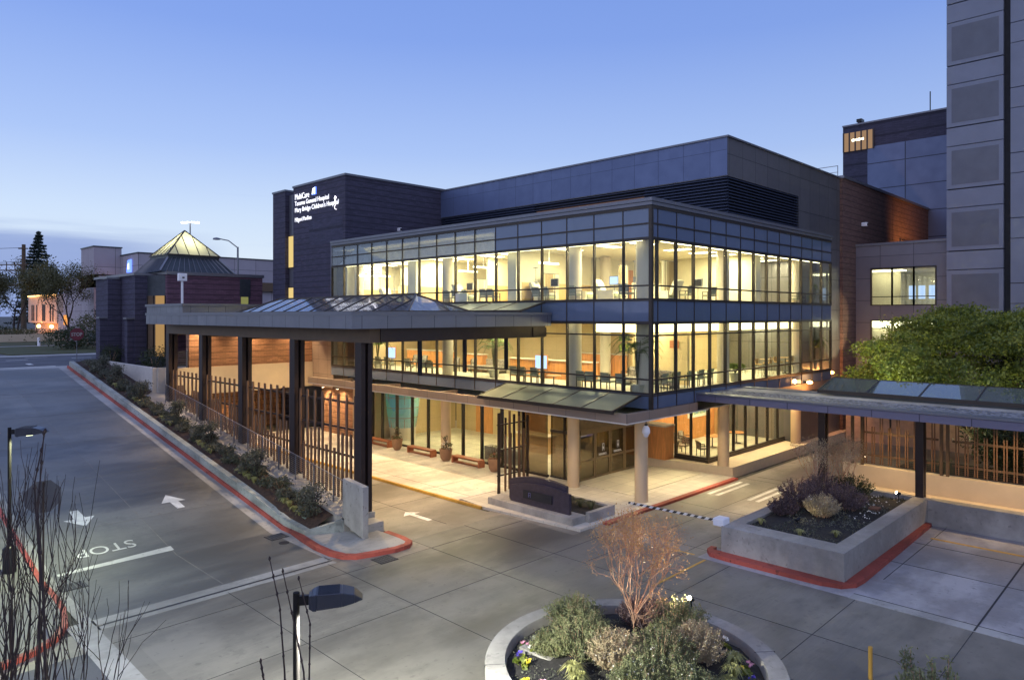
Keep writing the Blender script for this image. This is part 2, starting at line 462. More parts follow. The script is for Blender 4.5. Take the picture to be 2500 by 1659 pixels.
M['glass_ent'] = glass('bronze_entrance_glass', (.40,.36,.28), 1.5, 0, .12, (1, .95, .85))
M['glass_canopy'] = frit('canopy_glass', (.75,.80,.70), .34, (.55,.58,.46), .2, .02, .45)
M['glass_sky'] = frit('skylight_glass', (.82,.86,.9), .22, (.50,.55,.62), .9, .16)
M['bridgeglass'] = glass('bridge_glass', (.8,.82,.78), 1.5, 0, .06)
M['concpanel'] = plain('precast_panel', (.19,.21,.26), .75, 0, .07, .8, .08)
M['concfield'] = plain('precast_ribbed_field', (.13,.14,.165), .8, 0, .08, 1.2, .1)
M['creampanel'] = panel('cream_wall_panel', (.36,.33,.36), 3.2, 0, 3.0, .4, .05, .75, 0)
M['bluewall'] = panel('blue_grey_wall_panel', (.12,.155,.26), 5.2, 2.0, 2.55, .9, .09, .45, .3)
M['steel'] = plain('dark_painted_steel', (.045,.030,.026), .38, .4, .1)
M['beam'] = plain('bronze_brown_steel', (.13,.085,.05), .5, .2, .1)
M['black'] = plain('black_metal', (.012,.012,.014), .38, .5, .1)
M['sidewalk'] = concrete('sidewalk_concrete', (.17,.165,.145), .6, (1, 1, 1), .3)
M['polepaint'] = plain('pole_paint', (.010,.009,.009), .75, 0, .1, 3, 0, .2)
M['lamppaint'] = plain('lamp_paint', (.05,.055,.07), .28, .3, .1)
M['slatwood'] = wood('weathered_wood_slat', (.17,.09,.045), .55, (9, 9, .5))
M['bench'] = wood('red_bench_wood', (.38,.13,.06), .45, (9, .6, 9))
M['orangewood'] = wood('orange_veneer', (.62,.27,.09), .4, (6, 6, .4))
M['tanwood'] = wood('tan_veneer', (.58,.38,.18), .45, (6, 6, .4))
M['softwhite'] = plain('off_white_ceiling', (.78,.75,.66), .85, 0, .03)
M['cream'] = plain('cream_interior_paint', (.74,.70,.54), .8, 0, .04)
M['tan'] = panel('tan_interior_panel', (.60,.46,.26), 1.1, .3, .9, .2, .012, .6, 0, .05, .7)
M['wains'] = plain('tan_wainscot', (.62,.45,.20), .6, 0, .05)
M['carpet'] = plain('beige_carpet', (.45,.38,.25), .9, 0, .08)
M['colpaint'] = plain('column_paint', (.58,.52,.42), .5, 0, .04)
M['column'] = plain('round_column_plaster', (.62,.47,.29), .55, 0, .05, 1.5)
M['chairgrey'] = plain('grey_green_upholstery', (.26,.28,.21), .8, 0, .1, 20)
M['chairframe'] = plain('chair_frame_metal', (.09,.085,.075), .35, .6)
M['pattern'] = NT('patterned_upholstery').m
_t = NT('patterned_fabric'); _v = _t.n('ShaderNodeTexVoronoi'); _v.inputs['Scale'].default_value = 14; _t.l(_t.pos(), _v.inputs['Vector'])
_t.bsdf(_t.mix(_t.rng(_v.outputs['Distance'], .25, .45), (.08,.075,.08), (.36,.31,.26)), .85); bpy.data.materials.remove(M['pattern']); M['pattern'] = _t.m
M['seatgreen'] = plain('pale_green_upholstery', (.42,.48,.30), .8)
M['sheet'] = plain('white_bed_linen', (.80,.78,.70), .85, 0, .05)
M['plastic'] = plain('grey_plastic', (.30,.31,.31), .5)
M['whitepl'] = plain('white_plastic', (.8,.8,.82), .4, 0, .03)
M['terracotta'] = plain('terracotta', (.30,.17,.10), .7, 0, .15)
_t = NT('striped_curtain'); _s = _t.n('ShaderNodeSeparateXYZ'); _t.l(_t.pos(), _s.inputs[0])
_u = _t.math('ADD', _s.outputs[0], _s.outputs[1]); _f = _t.math('SINE', _t.math('MULTIPLY', _u, 40))
_t.bsdf(_t.mix(_t.rng(_f, -.4, .6), (.32,.24,.12), (.72,.66,.48)), .9); M['curtain'] = _t.m
M['em_ceiling'] = emit('lit_ceiling_lens', (1, .92, .62), 9.0)
M['em_cove'] = emit('lit_cove', (1, .84, .46), 5.0)
M['em_lamp'] = emit('lamp_lens', (1, .82, .55), 30)
M['em_orange'] = emit('sodium_lamp', (1, .42, .10), 30)
M['em_orange_soft'] = emit('orange_lit_opening', (1, .40, .10), 1.1)
M['em_screen'] = emit('screen_light', (.45, .62, 1), 1.8)
M['em_sign'] = emit('sign_light', (.86, .88, 1), 2.2)
M['em_blue'] = emit('sign_light_blue', (.12, .22, 1), 2.6)
M['em_win'] = emit('lit_stair_window', (1, .74, .28), .85)
M['em_tank'] = emit('aquarium_light', (.30, .28, 1), 1.6)
M['em_green'] = emit('green_exit_light', (.35, 1, .15), 1.0)
M['bark'] = plain('bark', (.10,.065,.04), .9, 0, .3, 8, .6)
M['twig'] = plain('red_brown_twig', (.40,.24,.15), .8, 0, .3, 8)
M['darktwig'] = plain('dark_twig', (.035,.022,.02), .8, 0, .3, 8)
M['leafgreen'] = leafm('maple_leaf', (.07,.115,.018), (.27,.29,.035))
M['leafdark'] = leafm('dark_leaf', (.03,.045,.015), (.05,.065,.02))
M['leafshrub'] = leafm('rosemary_leaf', (.13,.145,.065), (.27,.28,.13))
M['leafshrub2'] = leafm('pink_tipped_leaf', (.32,.25,.14), (.58,.48,.30))
M['leafpurple'] = leafm('heather_leaf', (.09,.06,.06), (.19,.13,.13))
M['leafgrey'] = leafm('grey_leaf_shrub', (.075,.085,.05), (.16,.16,.12))
M['leafyellow'] = leafm('yellow_grass_blade', (.30,.30,.10), (.48,.46,.18))
M['leafbud'] = leafm('bronze_bud_leaf', (.42,.26,.10), (.62,.42,.18))
M['leafolive'] = leafm('olive_leaf', (.08,.085,.03), (.14,.13,.05))
M['conifer'] = leafm('conifer_needles', (.012,.026,.018), (.03,.05,.03), .7, .1)
M['palm'] = leafm('palm_frond', (.07,.12,.02), (.16,.22,.05))
M['flower_w'] = plain('white_petal', (.8,.78,.7), .6); M['flower_y'] = plain('yellow_petal', (.75,.6,.05), .6)
M['flower_p'] = plain('pink_petal', (.55,.25,.35), .6); M['flower_b'] = plain('violet_petal', (.10,.07,.45), .6)
_t = NT('roof_gravel'); _v = _t.n('ShaderNodeTexVoronoi'); _v.inputs['Scale'].default_value = 9; _t.l(_t.pos(), _v.inputs['Vector'])
_c = _t.n('ShaderNodeSeparateColor'); _t.l(_v.outputs['Color'], _c.inputs[0])
_t.bsdf(_t.mix(_c.outputs[0], (.03,.033,.038), (.26,.27,.30)), .8, 0, _v.outputs['Distance'], 1.0, .05); M['gravel'] = _t.m
_t = NT('stained_glass'); _v = _t.n('ShaderNodeTexVoronoi'); _v.inputs['Scale'].default_value = 1.1; _t.l(_t.pos(), _v.inputs['Vector'])
_c = _t.n('ShaderNodeSeparateColor'); _t.l(_v.outputs['Color'], _c.inputs[0])
_cc = _t.mix(_c.outputs[0], (.10,.35,.62), (.22,.55,.36)); _cc = _t.mix(_t.math('MULTIPLY', _c.outputs[1], .6), _cc, (.45,.62,.60))
_b = _t.bsdf(_cc, .2); _tl = _t.n('ShaderNodeBsdfTranslucent'); _t.l(_cc, _tl.inputs[0]); _mx = _t.n('ShaderNodeMixShader'); _mx.inputs[0].default_value = .5
_t.l(_b.outputs[0], _mx.inputs[1]); _t.l(_tl.outputs[0], _mx.inputs[2]); _t.l(_mx.outputs[0], _t.out.inputs[0]); M['stained'] = _t.m

def text_part(name, s, size, mat, parent, origin, ux, uy, extrude=.03, bold=0, squeeze=1.0):
    cu = bpy.data.curves.new(name, 'FONT'); cu.body = s; cu.size = size; cu.extrude = extrude; cu.offset = bold
    cu.resolution_u = 4
    o = bpy.data.objects.new(name, cu); COL.objects.link(o)
    dg = bpy.context.evaluated_depsgraph_get()
    me = bpy.data.meshes.new_from_object(o.evaluated_get(dg))
    bpy.data.objects.remove(o)
    ux = Vector(ux).normalized(); uy = Vector(uy).normalized(); uz = ux.cross(uy)
    m = Matrix(((ux.x*squeeze, uy.x, uz.x, origin[0]), (ux.y*squeeze, uy.y, uz.y, origin[1]), (ux.z*squeeze, uy.z, uz.z, origin[2]), (0,0,0,1)))
    if parent is not None: m = Matrix.Translation(-Vector(root_loc(parent))) @ m
    me.transform(m); me.materials.clear(); me.materials.append(mat)
    r = bpy.data.objects.new(name, me); COL.objects.link(r)
    if parent is not None: r.parent = parent
    return r

# ---------------------------------------------------------------- survey helpers: plan position on a known wall line
_F = 1722.0
CO, SI = math.cos(R(44.55)), math.sin(R(44.55))
def ray(px): a = (px - 1250) / _F; return CO + a*SI, SI - a*CO
def yX(px, X): r = ray(px); return X / r[0] * r[1]          # y where the sight line px meets the wall x = X
def xY(px, Y): r = ray(px); return Y / r[1] * r[0]
def zs(y): return max(0.0, min(5.0, (y - 27.2) * .152))     # slope of the driveway
def zw(y): return .85 + .13 * (y - 25.8)                    # top of the sloping walk beside the colonnade

# ================================================================ SETTING
ys = [-60, 0, 27.2, 40, 60.1, 90, 160, 400, 2500]
def sheet(name, mat, x0, x1, yl, dz, zf=None, kind='structure', under=None):
    mb = MB()
    zf = zf or zs
    for a, b in zip(yl[:-1], yl[1:]):
        mb.quad((x0, a, zf(a)+dz), (x1, a, zf(a)+dz), (x1, b, zf(b)+dz), (x0, b, zf(b)+dz))
    o = mb.build(name, mat)
    if kind: o['kind'] = kind
    return o
g = MB()
for a, b in zip(ys[:-1], ys[1:]):
    g.quad((-1500, a, zs(a)-.03), (15, a, zs(a)-.03), (15, b, zs(b)-.03), (-1500, b, zs(b)-.03))
for a, b in ((-60, 60.1), (60.1, 2500)):
    z = -.03 if a < 0 else 4.95
    g.quad((15, a, z), (2500, a, z), (2500, b, z), (15, b, z))
struct(g, 'ground', M['ground'])
Y7 = [22.9, 27.2, 33, 40, 50, 60.1]
sheet('driveway', M['drive'], 6.05, 13.55, [23.05, 27.2, 40, 60.1], .0)
sheet('gutter', M['light_conc'], 13.55, 14.07, [22.6, 27.2, 40, 60.1], .004)
sheet('gutter', M['light_conc'], 5.72, 6.05, [22.0, 27.2, 40, 60.1], .004)
mb = MB().box(-30, 23.2, -20, 22.35, -.02, .0); struct(mb, 'apron', M['apron'])
mb = MB().box(5.9, 13.6, 22.20, 22.46, -.02, .004).box(5.9, 13.6, 22.58, 23.05, -.02, .004)
struct(mb, 'drain_kerb_strip', M['light_conc'])
mb = MB().box(6.2, 13.5, 22.46, 22.58, -.03, .003); struct(mb, 'trench_drain', M['slot'])
mb = MB().box(-40, 5.35, -20, 20.9, -.02, .004); struct(mb, 'road', M['asphalt'])
mb = MB().box(5.35, 6.0, -20, 23.05, -.02, .008); struct(mb, 'concrete_strip', M['light_conc'])
# lower lane under the canopy and across the entrance
mb = MB().box(13.6, 23.2, 22.35, 23.1, -.02, .002).box(17.0, 21.9, 23.1, 60, -.02, .002).box(23.2, 24.0, 13.3, 18.2, -.02, .002).box(24.0, 60, 12.6, 17.95, -.02, .002).box(22, 23.2, 18.2, 22.35, -.02, .0022).box(14.1, 17, 21.0, 22.35, -.02, .003)
struct(mb, 'entrance_lane', M['lane'])
mb = MB().box(23.2, 60, -30, 8.3, -.02, .004).box(23.2, 24.6, 8.3, 13.3, -.02, .003); struct(mb, 'plaza', M['plaza'])
mb = MB().box(23.16, 23.62, -30, 8.0, .0, .010); struct(mb, 'concrete_strip', M['light_conc'])
# joints
j = MB(); w = .016
for X in (9.7, 13.3, 17.0, 19.8): j.box(X-w/2, X+w/2, 0, 22.3, 0, .006)
for Y in (17.3, 21.05, 12.0, 7.8, 4.65): j.box(6.0, 23.15, Y-w/2, Y+w/2, 0, .0061)
for X in (27.7, 30.6): j.box(X-.012, X+.012, -10, 8.2, 0, .012)
j.box(23.2, 33.4, 4.62, 4.67, 0, .0122); j.box(25.6, 33.5, 7.70, 7.72, 0, .0121); j.box(24, 33.5, 1.5, 1.52, 0, .0121); j.box(23.63, 23.66, -10, 8.0, 0, .0123)
for Y in (13.9, 15.9): j.box(20, 60, Y-w/2, Y+w/2, 0, .0062)
for X in (24.1, 29.5, 36.2, 42, 48): j.box(X-w/2, X+w/2, 13.2, 17.9, 0, .0063)
for Y in (27, 31, 35.5, 40, 44.5): j.box(17, 21.8, Y-w/2, Y+w/2, 0, .0061)
j.box(19.4, 19.42, 23, 47, 0, .0063)
struct(j, 'pavement_joint_lines', M['joint'])
j = MB()
for a, b in ((23.1, 27.2), (27.2, 60.0)):
    j.bar((9.9, a, zs(a)+.003), (9.9, b, zs(b)+.003), .02, .004)
for Y in (31, 36.5, 42, 47.5, 53): j.bar((6.1, Y, zs(Y)+.003), (13.5, Y, zs(Y)+.003), .018, .004)
struct(j, 'driveway_joint_lines', plain('driveway_joint', (.20,.19,.17), .8))
# sidewalk on the left with its red kerb
def ribbon(pts, wd, z0, z1, mat, name, zf=None, kind='structure', bev=0):
    """kerb of width wd along pts (offset to the left of travel)"""
    P_ = [Vector((p[0], p[1], 0)) for p in pts]; L = []
    for i, p in enumerate(P_):
        d = (P_[min(i+1, len(P_)-1)] - P_[max(i-1, 0)]).normalized(); nrm = Vector((-d.y, d.x, 0))
        L.append(p + nrm * wd)
    mb = MB(); zf = zf or (lambda y: 0)
    for i in range(len(P_)-1):
        a, b, c_, d_ = P_[i], P_[i+1], L[i+1], L[i]
        za, zb = zf(a.y), zf(b.y)
        vs = [(a.x,a.y,za+z0),(b.x,b.y,zb+z0),(c_.x,c_.y,zb+z0),(d_.x,d_.y,za+z0),(a.x,a.y,za+z1),(b.x,b.y,zb+z1),(c_.x,c_.y,zb+z1),(d_.x,d_.y,za+z1)]
        mb.add(vs, [(0,3,2,1),(4,5,6,7),(0,1,5,4),(2,3,7,6)] + ([(3,0,4,7)] if i == 0 else []) + ([(1,2,6,5)] if i == len(P_)-2 else []))
    o = mb.build(name, mat)
    if kind: o['kind'] = kind
    return o, [(v.x, v.y) for v in L]
lk = [(3.0,21.35),(3.7,21.42),(4.4,21.7),(5.0,22.2),(5.42,23.0),(5.66,24.2),(5.72,25.6),(5.72,27.2),(5.72,40),(5.72,60)]
lk = [(-20, 21.3)] + lk
_, inn = ribbon(lk, .17, -.05, .155, M['red'], 'red_kerb', zs)
sw = MB()
for i in range(len(inn)-1):
    a, b = inn[i], inn[i+1]
    sw.quad((a[0], a[1], zs(a[1])+.15), (b[0], b[1], zs(b[1])+.15), (-20 if i else -20, max(b[1], 21.5), zs(b[1])+.15), (-20, max(a[1], 21.5), zs(a[1])+.15))
struct(sw, 'sidewalk', M['sidewalk'])
# kerb island at the tip of the planter
isl = [(14.07,26.5),(13.86,25.2),(13.72,24.0),(13.74,23.0),(13.90,22.35),(14.25,21.95),(14.9,21.75),(15.8,21.55),(16.4,21.6),(16.75,21.9),(16.85,22.5),(16.85,23.6)]
_, inn = ribbon(isl, .26, -.02, .15, M['red'], 'red_kerb')
mb = MB().prism(inn + [(16.85-.26, 24.9), (14.3, 26.5)], -.02, .142); struct(mb, 'kerb_island', M['light_conc'])
rk = MB()
for a, b in ((26.5, 27.2), (27.2, 40), (40, 60)):
    rk.add([(14.07,a,zs(a)-.1),(14.17,a,zs(a)-.1),(14.17,b,zs(b)-.1),(14.07,b,zs(b)-.1),(14.07,a,zs(a)+.17),(14.17,a,zs(a)+.16),(14.17,b,zs(b)+.16),(14.07,b,zs(b)+.17)],
           [(0,3,2,1),(4,5,6,7),(0,1,5,4),(2,3,7,6),(3,0,4,7)])
struct(rk, 'red_kerb', M['red'])
# painted markings
mk = MB()
def onslope(pts, dz=.006): return [(x, y, zs(y)+dz) for x, y in pts]
mk.quad(*onslope([(6.2,27.56),(9.97,27.6),(9.97,27.98),(6.2,27.72)]))
mk.quad(*onslope([(7.76,32.1),(7.80,32.95),(8.11,32.95),(8.16,32.1)])); mk.quad(*onslope([(7.40,32.08),(8.50,32.12),(7.97,31.25)]))
mk.quad(*onslope([(11.41,32.1),(11.43,31.3),(11.75,31.3),(11.75,32.1)])); mk.quad(*onslope([(11.07,32.1),(12.05,32.05),(11.53,32.95)]))
for X0, X1, Y in ((31.75,35.25,17.6),(31.8,35.2,17.17),(32.0,35.2,15.62),(32.0,35.2,15.2)): mk.quad((X0,Y-.1,.012),(X1,Y-.1,.012),(X1,Y+.1,.012),(X0,Y+.1,.012))
# arrow in the canopy lane
mk.quad((19.25,25.7,.008),(18.8,25.2,.008),(19.7,25.2,.008)); mk.quad((19.12,25.2,.008),(19.12,23.9,.008),(19.38,23.9,.008),(19.38,25.2,.008))
struct(mk, 'painted_road_markings', M['white'])
_sl = (Vector((0,-1,0)) + Vector((0,0,-.152))).normalized()
tx = text_part('painted_stop_lettering', 'STOP', .95, M['white'], None, (9.03, 29.20, zs(29.20)+.012), (-1,0,0), tuple(_sl), .002, .0, .88)
tx['kind'] = 'structure'
mk = MB().box(21.92, 22.04, 23.6, 47, 0, .125)
struct(mk, 'yellow_kerb_line', M['yellow'])
mk = MB().box(31.55, 31.72, -10, 7.8, .0, .014); struct(mk, 'yellow_kerb_line', M['yellow'])
mk = MB().bar((19.67, 12.91, .01), (23.1, 12.93, .01), .09, .006).bar((23.27,14.7,.01),(23.34,13.5,.01),.08,.006); struct(mk, 'yellow_road_line', M['yellow'])
# canopy sidewalk and entrance pavers
mb = MB().box(22.04, 28.6, 25.3, 50, -.02, .12); struct(mb, 'entrance_sidewalk', M['walk'])
mb = MB().prism([(22.3,25.3),(22.1,23.6),(22.5,18.25),(35.7,18.25),(35.0,23.4),(35.0,25.3)], -.02, .1); struct(mb, 'entrance_pavers', M['tiles'])
mb = MB().box(24.0, 35.6, 17.97, 18.24, -.02, .104); struct(mb, 'red_kerb', M['red'])
mb = MB()
for X in (22.9, 25.6): mb.box(X-.01, X+.01, 25.4, 47, .11, .1235)
for Y in (28, 31.5, 35, 38.5, 42): mb.box(22.1, 28.4, Y-.01, Y+.01, .11, .1237)
struct(mb, 'pavement_joint_lines', plain('walk_joint', (.14,.11,.08), .8))
# far street, crossing and verges
mb = MB().box(-60, 15.2, 60.1, 62.2, 4.8, 5.0).box(-60, 60, 78, 81, 4.9, 5.02).box(-60, 25, 103, 105.4, 4.9, 5.03); struct(mb, 'pavement', M['light_conc'])
mb = MB().box(-200, 300, 62.2, 78, 4.8, 4.99); struct(mb, 'cross_street', M['asphalt'])
mb = MB().box(3, 14, 78, 260, 4.9, 4.995); struct(mb, 'street', M['asphalt'])
mb = MB()
mb.box(3, 13.9, 62.35, 62.75, 4.9, 4.996)
for X in (8.6, 10.2, 12.9): mb.bar((X, 65.3, 4.995), (X+.15, 67.2, 4.995), .35, .006)
for X in (9.5, 12.6, 17.5): mb.bar((X, 73, 4.995), (X+1.6, 73.2, 4.995), .22, .006)
for X in (8, 14.5): mb.bar((X, 76, 4.995), (X+1.8, 76.2, 4.995), .2, .006)
struct(mb, 'painted_road_markings', M['white'])
gr = MB().prism([(14.5,82),(24,81.2),(26,88),(25.5,103),(14.5,103)], 4.9, 5.06); gr.box(-40, 2, 82, 240, 4.9, 5.06); gr.box(14.5, 40, 105.4, 260, 4.9, 5.05)
o = struct(gr, 'lawn', M['grass'])
# upper terrace beyond the canopy
mb = MB().prism([(16.6, 48.9), (27, 48.9), (27, 51), (60, 51), (60, 78), (15.2, 78), (15.2, 60.1), (16.6, 60.1)], 4.2, 4.97)
struct(mb, 'terrace', M['darksoil'])

# ================================================================ MAIN BUILDING
FX, FY = 26.98, 17.78
bld = thing('hospital_building', 'glass-fronted hospital pavilion with lit rooms, blue grey metal upper storey and dark brick sign tower', 'building', (31, 24, 0))
yb = [17.78] + [19.32 + 1.7*k for k in range(15)] + [44.69]
xb = [26.98, 27.5] + [27.5 + 1.6*k for k in range(1, 14)]
XE = xb[-1]
# windows, left front (wall x = FX) and right front (wall y = FY)
def window(a, b, z0, z1, rails, left):
    gm = MB()
    if left: gm.box(FX+.03, FX+.045, a+.04, b-.04, z0+.03, z1-.03)
    else: gm.box(a+.04, b-.04, FY+.03, FY+.045, z0+.03, z1-.03)
    wd = gm.build('window', M['glass'], bld)
    fm = MB()
    if left:
        fm.box(FX-.04, FX+.13, b-.03, b+.03, z0, z1)
        for r_ in rails: fm.box(FX-.02, FX+.10, a+.04, b-.04, r_-.035, r_+.035)
    else:
        fm.box(b-.03, b+.03, FY-.04, FY+.13, z0, z1)
        for r_ in rails: fm.box(a+.04, b-.04, FY-.02, FY+.10, r_-.035, r_+.035)
    fm.build('frame', M['frame'], wd)
for z0, z1, rails in ((9.56, 12.33, (9.595, 10.2, 12.295)), (5.27, 8.51, (5.305, 5.94, 7.93, 8.475))):
    for a, b in zip(yb[:-1], yb[1:]): window(a, b, z0, z1, rails, True)
    for a, b in zip(xb[:-1], xb[1:]): window(a, b, z0, z1, rails, False)
MB().box(FX-.06, FX+.10, FY-.06, FY+.10, 4.45, 13.8).build('corner_post', M['frame'], bld)
for z0, z1 in ((8.51, 9.56), (4.62, 5.27)):
    MB().box(FX, FX+.18, FY+.1, 44.69, z0, z1).build('spandrel_band', M['spandrel'], bld)
    MB().box(FX+.1, XE, FY, FY+.18, z0, z1).build('spandrel_band', M['spandrel'], bld)
MB().box(FX, FX+.05, FY+.1, 27.9, 12.33, 13.8).build('spandrel_band', M['spandrel'], bld)
MB().box(FX+.02, FX+.05, 27.9, 44.69, 12.33, 13.8).build('tinted_glass_band', M['upperglass'], bld)
MB().box(FX+.1, XE, FY, FY+.05, 12.33, 13.8).build('spandrel_band', M['spandrel'], bld)
jm = MB()
for y in yb[1:-1]:
    for z0, z1 in ((8.51, 9.56), (4.62, 5.27), (12.33, 13.8)): jm.box(FX-.03, FX+.02, y-.02, y+.02, z0, z1)
for x in xb[1:-1]:
    for z0, z1 in ((8.51, 9.56), (4.62, 5.27), (12.33, 13.8)): jm.box(x-.02, x+.02, FY-.03, FY+.02, z0, z1)
for z, h in ((8.55,.05), (9.53,.05), (5.22,.05), (13.0,.07), (13.74,.12), (12.37,.05)):
    jm.box(FX-.045, FX, FY-.045, 44.69, z-h/2, z+h/2); jm.box(FX, XE, FY-.045, FY, z-h/2, z+h/2)
jm.build('joint_trim', M['frame'], bld)
# end wall of the curtain wall where it steps out from the brick
MB().box(FX+.001, 27.45, 44.69, 44.85, 4.6, 14.1).build('end_wall', M['capmetal'], bld)
# parapet and roof
MB().box(FX-.08, FX+.32, FY-.08, 44.75, 13.82, 13.97).box(FX-.12, FX+.36, FY-.12, 44.75, 13.99, 14.15).box(FX+.32, XE, FY-.08, FY+.32, 13.82, 13.97).box(FX+.36, XE, FY-.12, FY+.36, 13.99, 14.15).build('parapet', M['capmetal'], bld)
MB().box(FX+.3, 36.6, FY+.3, 44.8, 13.5, 13.75).box(36.6, 49, FY+.3, 19.2, 13.5, 13.75).build('roof', M['asphalt'], bld)
# penthouse: metal panels above louvres
MB().box(36.2, 53.0, 18.9, 43.6, 16.58, 18.72).box(45.8, 53.0, 18.9, 26, 0, 16.58).build('metal_panel_wall', M['striplpanel'], bld)
MB().box(36.17, 36.2, 18.9, 43.6, 16.62, 18.72).build('metal_panel_wall', M['bluepanel'], bld)
MB().box(36.1, 53.05, 18.8, 18.95, 18.72, 18.82).box(36.1, 36.3, 18.95, 43.6, 18.72, 18.82).build('parapet', M['capmetal'], bld)
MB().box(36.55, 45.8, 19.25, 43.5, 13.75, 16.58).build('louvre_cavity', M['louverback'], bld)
lv = MB(); z = 13.85
while z < 16.5:
    for ya_, yb2 in ((18.9, 24.4), (33.5, 43.6)):
        lv.add([(36.2,ya_,z),(36.2,yb2,z),(36.36,yb2,z+.12),(36.36,ya_,z+.12),(36.2,ya_,z+.03),(36.2,yb2,z+.03),(36.36,yb2,z+.15),(36.36,ya_,z+.15)],
           [(0,1,2,3),(4,7,6,5),(0,4,5,1),(2,6,7,3)])
    lv.box(36.2, 36.3, 24.4, 33.5, z, z+.035)
    lv.add([(36.2,18.9,z),(45.8,18.9,z),(45.8,19.06,z+.12),(36.2,19.06,z+.12),(36.2,18.9,z+.03),(45.8,18.9,z+.03),(45.8,19.06,z+.15),(36.2,19.06,z+.15)],
           [(0,3,2,1),(4,5,6,7),(0,1,5,4),(2,3,7,6)])
    z += .175
lv.build('louvres', M['louver'], bld)
lm = MB()
for y0, y1, zz in ((24.6, 25.6, 14.95), (25.8, 26.8, 14.95)): lm.box(36.45, 36.5, y0, y1, zz, zz+.14)
lm.build('lamp', emit('louvre_lamp', (1,.66,.45), 4), bld)
MB().box(36.5, 36.53, 24.4, 33.5, 14.2, 16.1).build('plant_room_glow', emit('dim_glow_sheet', (.9,.48,.34), .14), bld)  # glowing sheet stands in for the lit space behind the louvres
# sign tower
MB().box(27.4, 37, 43.59, 51.05, 8.4, 18.8).build('brick_tower_wall', M['darkbrick'], bld)
MB().box(27.33, 37.1, 43.5, 51.1, 18.8, 18.95).build('parapet', M['capmetal'], bld)
MB().box(27.9, 36.6, 53.3, 55.4, 0, 18.9).build('brick_tower_wall', M['darkbrick'], bld)
MB().box(27.83, 36.6, 53.25, 55.45, 18.9, 19.05).build('parapet', M['capmetal'], bld)
MB().box(28.25, 36, 51.05, 53.3, 0, 18.6).build('recessed_panel', M['capmetal'], bld)
for z0, z1 in ((12.73, 15.24), (8.6, 11.08)):
    w_ = MB().box(28.17, 28.25, 51.2, 53.25, z0, z1).build('window', M['em_win'], bld)
    MB().box(28.12, 28.17, 51.1, 51.2, z0-.05, z1+.05).box(28.12, 28.17, 51.2, 53.3, z0-.06, z0).box(28.12, 28.17, 51.2, 53.3, z1, z1+.06).build('frame', M['frame'], w_)
# bare outer joints of the smooth brick field on the sign face
MB().box(27.385, 27.4, 43.9, 48.6, 14.1, 16.0).build('brick_field', M['darkbrick2'], bld)
# illuminated lettering
ux, uz = (0,-1,0), (0,0,1)
text_part('sign_lettering', 'MultiCare', .63, M['em_sign'], bld, (27.36, 50.74, 17.84), ux, uz, .006, .0, .86)
text_part('sign_lettering', 'Tacoma General Hospital', .50, M['em_sign'], bld, (27.36, 50.74, 17.37), ux, uz, .006, .0, .97)
text_part('sign_lettering', "Mary Bridge Children's Hospital", .50, M['em_sign'], bld, (27.36, 50.74, 16.86), ux, uz, .006, .0, .98)
text_part('sign_lettering', 'Milgard Pavilion', .45, M['em_sign'], bld, (27.36, 50.74, 16.13), ux, uz, .006, .0, .89)
def facepoly(pts, y0, z0, s=1, x=27.33, t=.06):
    mb = MB(); n = len(pts)
    vs = [(x, y0 - p[0]*s, z0 + p[1]*s) for p in pts] + [(x+t, y0 - p[0]*s, z0 + p[1]*s) for p in pts]
    mb.add(vs, [tuple(range(n)), tuple(reversed(range(n, 2*n)))] + [(i, n+i, n+(i+1) % n, (i+1) % n) for i in range(n)]); return mb
facepoly([(.0,0),(.18,.62),(.72,.72),(.72,.0)], 48.12, 17.93, .78).build('sign_emblem', M['em_blue'], bld)
e = facepoly([(.06,.04),(.20,.56),(.30,.58),(.32,.32),(.42,.60),(.56,.64),(.56,.04),(.47,.04),(.46,.40),(.37,.12),(.29,.12),(.25,.40),(.17,.04)], 48.10, 17.94, .80, 27.30, .03)
e.build('sign_emblem', emit('emblem_white', (.9,.95,1), 3), bld)
k = facepoly([(0,.16),(.10,.32),(.24,.22),(.12,.02)], 44.98, 17.16)     # kite with its tail
k.tube([(27.34,44.84,17.18),(27.34,44.88,17.02),(27.34,44.78,16.86),(27.34,44.94,16.68),(27.34,44.84,16.52),(27.34,44.66,16.48)], .02, 5)
k.build('sign_emblem', emit('kite_white', (.95,.9,1), 3), bld)
# panel wall and lower brick at the back of the canopy
MB().box(27.2, 28.4, 44.85, 47.8, 3.6, 8.6).build('panel_wall', M['brownpanel'], bld)
MB().box(28.0, 30, 43.4, 47.8, 0, 3.62).build('brick_wall', M['redbrick'], bld)
MB().box(27.95, 28.6, 41.8, 43.4, 0, 4.3).build('panel_wall', M['brownpanel'], bld)
# ground-floor ledge with shallow troughs
lg = MB().box(25.0, 25.22, 17.7, 44.5, 4.2, 4.6).box(25.22, 30.9, 17.7, 17.9, 4.2, 4.6).box(25.22, FX, 17.9, 44.5, 4.2, 4.28)
for y in (20, 25.5, 31, 36.5, 42): lg.box(25.22, FX, y, y+.22, 4.28, 4.52)
lg.build('ledge', M['fascia_warm'], bld)
MB().box(25.02, FX+5, 17.72, 44.5, 4.14, 4.2).box(30.9, 50, 17.9, 22, 4.14, 4.2).build('soffit', M['softwhite'], bld)
